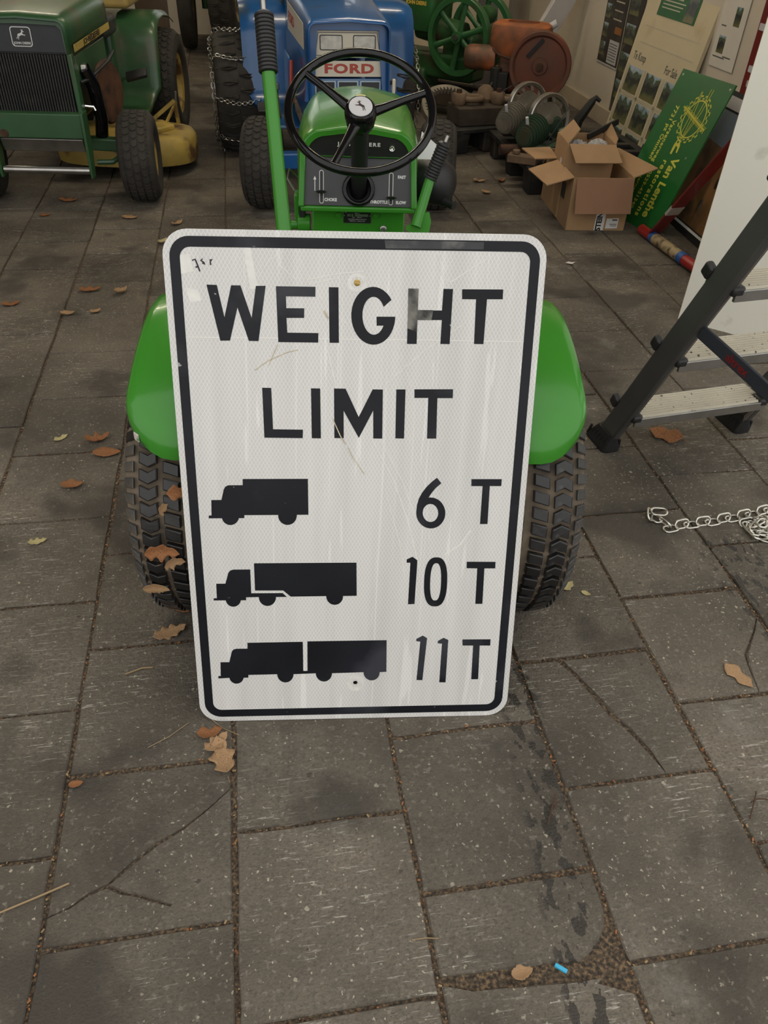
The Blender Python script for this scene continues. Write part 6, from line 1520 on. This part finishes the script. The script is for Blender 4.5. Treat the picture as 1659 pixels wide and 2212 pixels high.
# ------------------------------------------------------------------ red bar with roller
RB = empty('red_towbar', (1.215, 3.735, 0), 0, 'red steel bar with white label and taped roller foot in front of the farm picture', 'bar')
o_ = V((1.215, 3.735, 0))
MB().bar(V((1.225, 3.72, .03)) - o_, V((1.306, 3.20, .62)) - o_, .012, .062, (1, 0, .3)).build('bar', MT['dark_red'], RB, bevel=.003)
_p = (V((1.225, 3.72, .03))).lerp(V((1.306, 3.20, .62)), .235) - o_
MB().bar(_p, _p + (V((1.306, 3.20, .62)) - V((1.225, 3.72, .03))).normalized() * .060, .0140, .0640, (1, 0, .3)).build('label', mat('grey_label', (.42, .39, .35), .5), RB)
r0, r1 = V((1.190, 3.80, .027)) - o_, V((1.335, 3.27, .027)) - o_
MT['red_bright'] = mat('red_paint', (.30, .016, .014), .35, coat=.2, var=.12)
MT['blue_tape'] = mat('blue_tape', (.02, .09, .30), .4, var=.2, vscale=30)
MT['sleeve'] = mat('worn_beige_sleeve', (.36, .27, .15), .6, c2=(.06, .045, .03), c2s=25, c2t=.60, var=.15, vscale=12)
for a, b_, r_, m_, nm in ((0, .20, .024, 'red_bright', 'red_end'), (.19, .24, .0262, 'blue_tape', 'tape_ring'), (.23, .66, .0255, 'sleeve', 'sleeve'), (.65, .72, .0265, 'blue_tape', 'tape_ring'), (.71, 1.0, .024, 'red_bright', 'red_end')):
    MB().cyl(r0.lerp(r1, a), r0.lerp(r1, b_), r_, n=20).build(nm, MT[m_], RB)

# ------------------------------------------------------------------ tall white panel
WPn = empty('white_panel', (1.120, 2.850, 0), 0, 'tall plain white panel standing upright behind the step ladder', 'panel')
MT['white_panel'] = mat('white_melamine', srgb(242, 239, 226), .45, var=.02, vscale=2, c2=srgb(200, 196, 180), c2s=9, c2t=.74, c3=(.12, .11, .09), c3s=9, c3t=.79)
wd = V((.86, -.51, 0)).normalized()
wm_ = frame(wd, V((0, 0, 1)), (0, 0, 0))
shape2d('sheet', [[(.0, .004), (.035, .0), (.95, .0), (.95, 1.9), (.0, 1.9)]], .018, MT['white_panel'], WPn, wm_, z=-.018)
shape2d('edge_band', [[(-.0015, .004), (.0, .004), (.0, 1.9), (-.0015, 1.9)]], .018, MT['cream'], WPn, wm_, z=-.018)

# ------------------------------------------------------------------ step ladder
L0 = V((.652, 1.959, 0)); le = V((.953, .304, 0)).normalized(); ln = V((-le.y, le.x, 0))
LD = empty('step_ladder', L0, 0, 'aluminium step ladder with scuffed treads and black rubber feet at the right', 'ladder')
MT['ladder_rail'] = mat('dark_anodised_rail', (.10, .10, .097), .4, .5, var=.15, vscale=6)
MT['ladder_alu'] = mat('ladder_aluminium', (.50, .50, .49), .32, 1.0, var=.1, vscale=25)
MT['tread'] = mat('worn_tread_paint', (.60, .56, .46), .6, var=.08, vscale=10, c2=(.05, .045, .04), c2s=70, c2t=.66, c2w=.02, bump=.0006, bscale=120)
MT['blue_grey'] = mat('blue_grey_strap', (.030, .034, .044), .4, var=.1)
LWd = .46
def lp(a, b_, z): return le * a + ln * b_ + V((0, 0, z))       # across, back(+)/towards camera(-), up
SL = .455
def rail(a, s0, s1, z0, z1, side, nm='rail'):
    p0, p1 = lp(a, s0 + -SL * z0 * s1, z0), lp(a, s0 + -SL * z1 * s1, z1)
    mb = MB(); mb.bar(p0, p1, .024, .068, ln)
    return mb.build(nm, MT['ladder_rail'], LD, bevel=.006)
ZT = 1.12
for a in (0, LWd):
    rail(a, 0, 1, .02, ZT, 0)
    MB().bar(lp(a + (.0125 if a == 0 else -.0125), -SL * .03 - .030, .03), lp(a + (.0125 if a == 0 else -.0125), -SL * ZT - .030, ZT), .006, .010, ln).build('rail_edge', MT['ladder_alu'], LD)
# other half, standing towards the camera outside the frame
s2 = -2 * SL * ZT - .04
for a in (.02, LWd - .02):
    p0, p1 = lp(a, s2, .02), lp(a, -SL * ZT - .04, ZT)
    MB().bar(p0, p1, .022, .055, ln).build('rail', MT['ladder_rail'], LD, bevel=.006)
    mb = MB(); mb.rings([[lp(a, s2, 0) + le * x + ln * y + V((0, 0, z)) for x, y in rrect(-k1, -k2, k1, k2, .018, 3)] for z, k1, k2 in ((0, .030, .045), (.05, .02, .035))], True, True); mb.build('foot', MT['black'], LD)
for z_ in (.13, .365, .60, .835):
    s_ = -SL * z_
    mb = MB(); mb.box(lp(LWd / 2, s_ + .005, z_ + .016), (LWd - .024, .10, .006), frame(le, ln).to_3x3())
    tr = mb.build('tread', MT['tread'], LD, bevel=.001)
    for k in range(9):
        MB().box(lp(LWd / 2, s_ - .040 + .011 * k, z_ + .0200), (LWd - .03, .0045, .0022), frame(le, ln).to_3x3()).build('tread_rib', MT['tread'], tr)
    mb = MB(); mb.box(lp(LWd / 2, s_ - .048, z_ + .004), (LWd - .024, .008, .026), frame(le, ln).to_3x3()); mb.box(lp(LWd / 2, s_ + .057, z_ + .004), (LWd - .024, .006, .026), frame(le, ln).to_3x3())
    mb.build('tread_nosing', MT['ladder_alu'], LD, bevel=.001)
    for a, sg in ((0, 1), (LWd, -1)):
        mb = MB(); mb.box(lp(a + sg * .020, s_ - .03, z_ + .014), (.032, .046, .026), frame(le, ln).to_3x3()); mb.build('tread_clip', MT['black'], LD, bevel=.008)
        mb = MB(); mb.box(lp(a - sg * .010, s_ + .032, z_ + .035), (.020, .030, .034), frame(le, ln).to_3x3() @ M.Rotation(.4, 3, 'X')); mb.build('end_cap', MT['black'], LD, bevel=.006)
for a in (0, LWd):
    mb = MB()
    mb.rings([[lp(a, .0, 0) + le * x + ln * y + V((0, 0, z)) for x, y in rrect(-k1, -k2 + dy, k1, k2 + dy, .016, 3)] for z, k1, k2, dy in ((0, .030, .058, 0), (.012, .030, .058, -.002), (.035, .022, .050, -.008), (.060, .018, .042, -.02))], True, True)
    ft = mb.build('foot', MT['black'], LD, smooth=40)
    for k in range(7):
        y = -.048 + .016 * k
        for sg in (-1, 1):
            MB().bar(lp(a + sg * .027, y, .010), lp(a + sg * .020, y - .006, .042), .005, .006, ln).build('foot_rib', MT['black'], ft)
# spreader strap between the two halves, with red maker lettering
sa, sb = V((.735, 1.712, .492)) - L0, V((.935, 1.285, .416)) - L0
MB().bar(sa, sb, .008, .036, (0, 0, 1)).build('spreader', MT['blue_grey'], LD, bevel=.002)
sm = frame(sb - sa, (0, 0, 1), sa + V((-.0056, -.0026, 0)))
sdir = (sb - sa).normalized(); nrm = V((0, 0, 1)).cross(sdir).normalized()
if nrm.dot(V((-1, -.3, 0))) < 0: nrm = -nrm
sm = frame(sdir, V((0, 0, 1)), sa + nrm * .0046)
if sm.to_3x3().col[2].dot(nrm) < 0: sm = frame(-sdir, V((0, 0, 1)), sa + nrm * .0046)
MT['altrex_red'] = mat('red_maker_print', (.16, .012, .015), .5)
text('lettering', 'altrex', .030, MT['altrex_red'], LD, sm @ M.Translation((.135, .0, .0002)), bold=.0008, xs=1.0)

# ------------------------------------------------------------------ chain on the paving
CH = empty('steel_chain', (.70, 1.59, 0), 0, 'galvanised steel chain lying on the paving with a heap at its right end', 'chain')
co = V((.70, 1.59, 0))
MT['zinc'] = mat('zinc_plated_steel', (.62, .60, .54), .3, 1.0, var=.15, vscale=60)
_f = MB(); _f.tube([V((x, y, 0)) for x, y in rrect(-.0205, -.0118, .0205, .0118, .0115, 4)], .0031, 8, True)
_lm = bpy.data.meshes.new('link'); _lm.from_pydata(_f.v, [], _f.f); _lm.materials.append(MT['zinc']); _lm.polygons.foreach_set('use_smooth', [True] * len(_lm.polygons))
def chain_link(p, d, roll):
    d = V(d).normalized(); up = V((0, 0, 1)); s_ = up.cross(d)
    s_ = V((1, 0, 0)) if s_.length < 1e-3 else s_.normalized()
    n_ = d.cross(s_); y = s_ * cos(roll) + n_ * sin(roll)
    o = bpy.data.objects.new('link', _lm); col.objects.link(o); o.parent = CH
    o.matrix_local = frame(d, y, V(p) - co); return o
pts = [V((.756, 1.558, .010)), V((.805, 1.575, .010)), (V((.868, 1.590, .010))), V((.930, 1.610, .010)), V((.988, 1.629, .010)), V((1.045, 1.652, .010)), V((1.09, 1.665, .010))]
def along(pts, s_):
    for a, b_ in zip(pts, pts[1:]):
        L_ = (b_ - a).length
        if s_ <= L_: return a.lerp(b_, s_ / L_), b_ - a
        s_ -= L_
    return pts[-1], pts[-1] - pts[-2]
tot = sum((b_ - a).length for a, b_ in zip(pts, pts[1:])); n_l = int(tot / .0315)
for k in range(n_l):
    p, d_ = along(pts, k * .0315); rr_ = .0 if k % 2 == 0 else 1.15
    p = p + V((0, 0, -.0065 if k % 2 == 0 else .0025)); chain_link(p, d_, rr_)
# shackle loop at the left end
chain_link((.741, 1.571, .0130), (-.6, .9, .0), 1.1)
chain_link((.722, 1.597, .0062), (-.55, .75, 0), .0)
chain_link((.735, 1.610, .018), (.9, -.1, .05), .25)
chain_link((.708, 1.600, .0150), (.25, 1, .1), .9)
rr = random.Random(21)
for k in range(30):
    a = rr.uniform(0, 2 * pi); q = rr.random() ** .6
    p = V((1.012 + .052 * q * cos(a), 1.568 + .050 * q * sin(a), .006 + .030 * (1 - q) * rr.uniform(.3, 1)))
    chain_link(p, (cos(a + 1.3 + rr.uniform(-.7, .7)), sin(a + 1.3 + rr.uniform(-.7, .7)), rr.uniform(-.25, .25)), rr.uniform(-.5, .9))

# ------------------------------------------------------------------ fallen leaves
MT['leaf_tan'] = mat('tan_leaf', (.36, .22, .11), .75, var=.25, vscale=40, c2=(.16, .08, .04), c2s=30, c2t=.64)
MT['leaf_brown'] = mat('orange_brown_leaf', (.26, .105, .035), .75, var=.3, vscale=40, c2=(.09, .035, .015), c2s=25, c2t=.62)
MT['leaf_pale'] = mat('pale_yellow_leaf', (.42, .36, .17), .75, var=.2, vscale=40)
MT['twig'] = mat('dark_twig', (.07, .035, .018), .8)
MT['straw'] = mat('straw', (.30, .21, .11), .8)
def leaf_mesh(seed, lobes, curl, m_):
    rr = random.Random(seed); n_ = 18; ax_ = []
    for k in range(n_ + 1):
        t = k / n_; env = .30 * (sin(pi * t ** .8) ** .75) + .006
        lob = 1 - .42 * (0.5 + .5 * cos(2 * pi * t * lobes)) if lobes else 1 - .05 * rr.random()
        ax_.append((t - .5, env * lob * rr.uniform(.88, 1.1), env * lob * rr.uniform(.88, 1.1)))
    V_, F_ = [], []
    for x, l_, r_ in ax_:
        for y in (-l_, -l_ * .5, 0, r_ * .5, r_):
            V_.append((x, y, curl * (y * y * 2.2 + (x * x) * 1.1) + .02 * sin(12 * x + seed) * abs(y) * 2 + .012 * (y == 0) * -1 + .014))
    for i in range(n_):
        for j in range(4): F_.append((i * 5 + j, i * 5 + j + 1, (i + 1) * 5 + j + 1, (i + 1) * 5 + j))
    b = len(V_); V_ += [(-.5, -.006, .01), (-.68, -.004, .02), (-.68, .004, .02), (-.5, .006, .01)]; F_.append((b, b + 1, b + 2, b + 3))
    me = bpy.data.meshes.new('fallen_leaf'); me.from_pydata(V_, [], F_); me.materials.append(MT[m_])
    me.polygons.foreach_set('use_smooth', [True] * len(me.polygons)); return me
LMs = {}
def leaf(p, size, rz, kind, lab, seed=1, lobes=3, curl=.5, rot=None, group='fallen leaves on the paving'):
    key = (kind, seed, lobes, curl)
    if key not in LMs: LMs[key] = leaf_mesh(seed, lobes, curl, kind)
    o = bpy.data.objects.new('fallen_leaf', LMs[key]); col.objects.link(o)
    o.scale = (size, size, size); o.location = p; o.rotation_euler = rot if rot else (0, 0, rz)
    md = o.modifiers.new('solid', 'SOLIDIFY'); md.thickness = .006
    return tag(o, lab, 'leaf', group)
fl = lambda x, y, z=.001: (x, y, z)
leaf(fl(-.285, .822), .085, 2.0, 'leaf_tan', 'large tan oak leaf on the joint just below the sign', 3, 3, .55)
leaf(fl(-.300, .848, .006), .055, .9, 'leaf_tan', 'small tan oak leaf tucked behind the large one below the sign', 4, 3, .7)
leaf(fl(-.318, .872), .050, .3, 'leaf_brown', 'torn brown leaf scrap closest to the lower left corner of the sign', 5, 2, .9)
leaf(fl(-.457, 1.124), .075, .6, 'leaf_tan', 'tan oak leaf on the paving beside the left edge of the sign', 6, 4, .35)
leaf(fl(.857, 2.009), .105, 2.7, 'leaf_brown', 'big orange brown leaf lying under the step ladder', 7, 2, .35).scale.y = .17
leaf(fl(-.845, 1.627), .060, .2, 'leaf_brown', 'orange leaf alone on the paving left of the left rear tyre', 8, 0, .6)
leaf(fl(-.845, 1.845), .075, .5, 'leaf_brown', 'curled red brown leaf left of the left fender', 9, 3, 1.0)
leaf(fl(-.800, 1.785), .080, .1, 'leaf_brown', 'long flat brown leaf nearer to the left tyre', 10, 0, .2)
leaf(fl(-.953, 1.846), .045, .9, 'leaf_pale', 'small pale green leaf far left of the left fender', 11, 2, .4)
leaf(fl(-.852, 1.397), .045, .4, 'leaf_pale', 'pale dried leaf left of the round dark oil spot', 12, 3, .5)
leaf(fl(-.700, 1.955), .05, 1.3, 'leaf_brown', 'dark curled leaf touching the shade of the left fender', 13, 0, 1.3)
leaf(fl(-1.20, 2.87), .085, .3, 'leaf_brown', 'brown oak leaf in the middle of the aisle before the left tractor', 14, 3, .5)
leaf(fl(-1.075, 2.862), .060, .9, 'leaf_tan', 'folded tan leaf to the right of the aisle oak leaf', 15, 0, 1.2)
leaf(fl(-1.212, 2.651), .055, .2, 'leaf_tan', 'small tan leaf on the aisle, left one of a pair', 16, 0, .8)
leaf(fl(-1.118, 2.68), .045, .8, 'leaf_tan', 'small tan leaf on the aisle, right one of a pair', 17, 0, .8)
leaf(fl(-1.641, 3.90), .095, .1, 'leaf_brown', 'brown leaf on the floor in front of the left tractor bumper', 18, 3, .6)
leaf(fl(-1.678, 3.68), .055, .7, 'leaf_brown', 'small red leaf furthest left before the left tractor', 19, 0, .6)
leaf(fl(-1.278, 3.70), .075, .1, 'leaf_tan', 'tan leaf close before the left tractor tyre', 20, 0, .5)
leaf(fl(-1.04, 3.648), .070, 1.0, 'leaf_tan', 'tan leaf between the left tractor and the green lift lever', 21, 2, .8)
leaf(fl(-1.047, 3.407), .060, 1.2, 'leaf_pale', 'yellow leaf just above the top left corner of the sign', 22, 0, .9)
leaf(fl(-1.446, 2.707), .070, .5, 'leaf_brown', 'brown leaf at the left edge of the picture on the aisle', 23, 2, .7)
leaf(fl(.45, 4.539), .075, .1, 'leaf_tan', 'tan leaf on the floor left of the front pallet', 24, 2, .7)
leaf(fl(.575, 4.56), .070, .9, 'leaf_brown', 'brown leaf right against the foot of the front pallet', 25, 3, .9)
leaf(fl(.474, 4.335), .060, -.3, 'leaf_tan', 'pale curled leaf before the front pallet', 26, 0, .9)
leaf(fl(.45, 1.326), .040, .9, 'leaf_pale', 'pale yellow leaf beside the bottom of the right rear tyre', 27, 2, .4)
leaf(fl(.489, 1.305), .024, -.5, 'leaf_pale', 'tiny yellow leaf right of the right rear tyre', 28, 0, .4)
leaf(fl(.778, 1.077), .075, -1.0, 'leaf_tan', 'thin pale leaf flat on the paving at the right', 29, 2, .05)
leaf(fl(-.440, 1.205), .075, .0, 'leaf_brown', 'dark red leaf under the left rear tyre', 30, 0, .3)
leaf(fl(.244, .470), .036, .3, 'leaf_tan', 'curled tan leaf bit in the broken joint at the bottom', 31, 0, 1.0)
leaf(fl(-.539, .753), .026, .3, 'leaf_brown', 'small orange leaf bit near the lower left joint', 32, 0, .5)
g2 = 'leaves caught on the left rear tyre'
leaf((-.363, 1.064, .446), .050, 0, 'leaf_brown', 'brown leaf caught high on the left rear tyre by the sign', 33, 2, .6, (rad(62), .2, .4), g2)
leaf((-.396, 1.047, .418), .034, 0, 'leaf_tan', 'small tan leaf on a tread block of the left rear tyre', 34, 2, .6, (rad(64), .1, 1.4), g2)
leaf((-.398, 1.020, .345), .062, 0, 'leaf_brown', 'long brown leaf across the tread of the left rear tyre', 35, 3, .8, (rad(80), .1, .2), g2)
leaf((-.384, 1.019, .318), .045, 0, 'leaf_tan', 'torn tan leaf under the long one on the left rear tyre', 36, 3, .9, (rad(84), .3, .8), g2)
leaf((-.421, 1.017, .254), .050, 0, 'leaf_tan', 'broad tan leaf low on the left rear tyre', 37, 0, .5, (rad(100), .15, .15), g2)

# twigs, needles and scraps
def twig(pts, r_, m_, lab):
    o0 = V(pts[0]); o = MB().tube([V(p) - o0 for p in pts], r_, 5).build('twig', MT[m_], None); o.location = o0
    return tag(o, lab, 'twig', 'twigs and needles on the paving')
twig([(.340, .775, .004), (.331, .750, .004), (.318, .715, .003)], .0016, 'twig', 'dark twig lying in the damp tyre print')
twig([(.348, .765, .003), (.333, .748, .004)], .0012, 'twig', 'short side twig in the damp tyre print')
twig([(.690, .745, .003), (.712, .785, .006), (.720, .800, .004)], .0014, 'twig', 'dark forked twig at the right edge')
twig([(.702, .778, .004), (.722, .786, .004), (.752, .784, .003)], .0012, 'twig', 'orange brown stalk beside the forked twig at the right edge')
twig([(-.430, .835, .002), (-.395, .862, .002), (-.365, .895, .002)], .0008, 'straw', 'pale pine needle left of the leaves below the sign')
twig([(-.322, .905, .002), (-.295, .885, .003), (-.262, .872, .002)], .0008, 'straw', 'thin needle right below the sign corner')
twig([(-.522, 1.005, .003), (-.492, 1.022, .004), (-.470, 1.026, .003)], .0016, 'straw', 'short pale stalk on the paving left of the sign')
twig([(.075, .512, .002), (.098, .516, .002), (.118, .516, .002)], .0009, 'straw', 'straw bit on the middle paver at the bottom')
twig([(-.60, .515, .003), (-.53, .552, .004), (-.49, .575, .003)], .0018, 'straw', 'long straw at the lower left edge')
mb = MB(); mb.box((0, 0, .003), (.020, .006, .006)); o = mb.build('plastic_bit', mat('sky_blue_plastic', (.05, .42, .66), .4), None, bevel=.001); o.location = (.307, .481, -.002); o.rotation_euler = (0, 0, -.5)
tag(o, 'little bright blue plastic bit in the broken joint', 'scrap')
mb = MB(); mb.prism([(-.025, 0), (.005, -.008), (.030, .012), (.010, .008), (-.005, .014)], .001); o = mb.build('paper_scrap', MT['sheet_white'], None); o.location = (.781, 3.381, .003); o.rotation_euler = (.15, .1, .3)
tag(o, 'white torn paper scrap on the floor before the cardboard box', 'scrap')
# crumbs and leaf litter gathered along the joints
rr = random.Random(9); mb = MB()
for k in range(2600):
    i_, j_ = rr.randrange(-2, 7), rr.uniform(.15, 2.2)
    if rr.random() < .6: u_, v_ = U0 + PT * i_ + rr.gauss(0, .0022), j_
    else:
        kk = rr.randrange(-3, 6); u_ = U0 + PT * i_ + rr.uniform(0, PT); v_ = (.708 if i_ % 2 == 0 else .559) + .303 * kk + rr.gauss(0, .0025)
        if v_ < .1: continue
    p = uv(u_, v_, rr.uniform(-.005, .000)); s_ = rr.uniform(.001, .0034); f_ = M.Rotation(rr.uniform(0, 6), 3, 'Z') @ M.Rotation(rr.uniform(-.6, .6), 3, 'X')
    mb.cur = rr.randrange(3)
    mb.box(p, (s_ * rr.uniform(1, 2.4), s_, s_ * .35), f_)
lit = mb.build('joint_litter', [MT['leaf_brown'], MT['straw'], MT['twig']], None, smooth=0)
tag(lit, 'brown crumbs and leaf litter gathered in the paving joints', 'litter', kind='stuff')
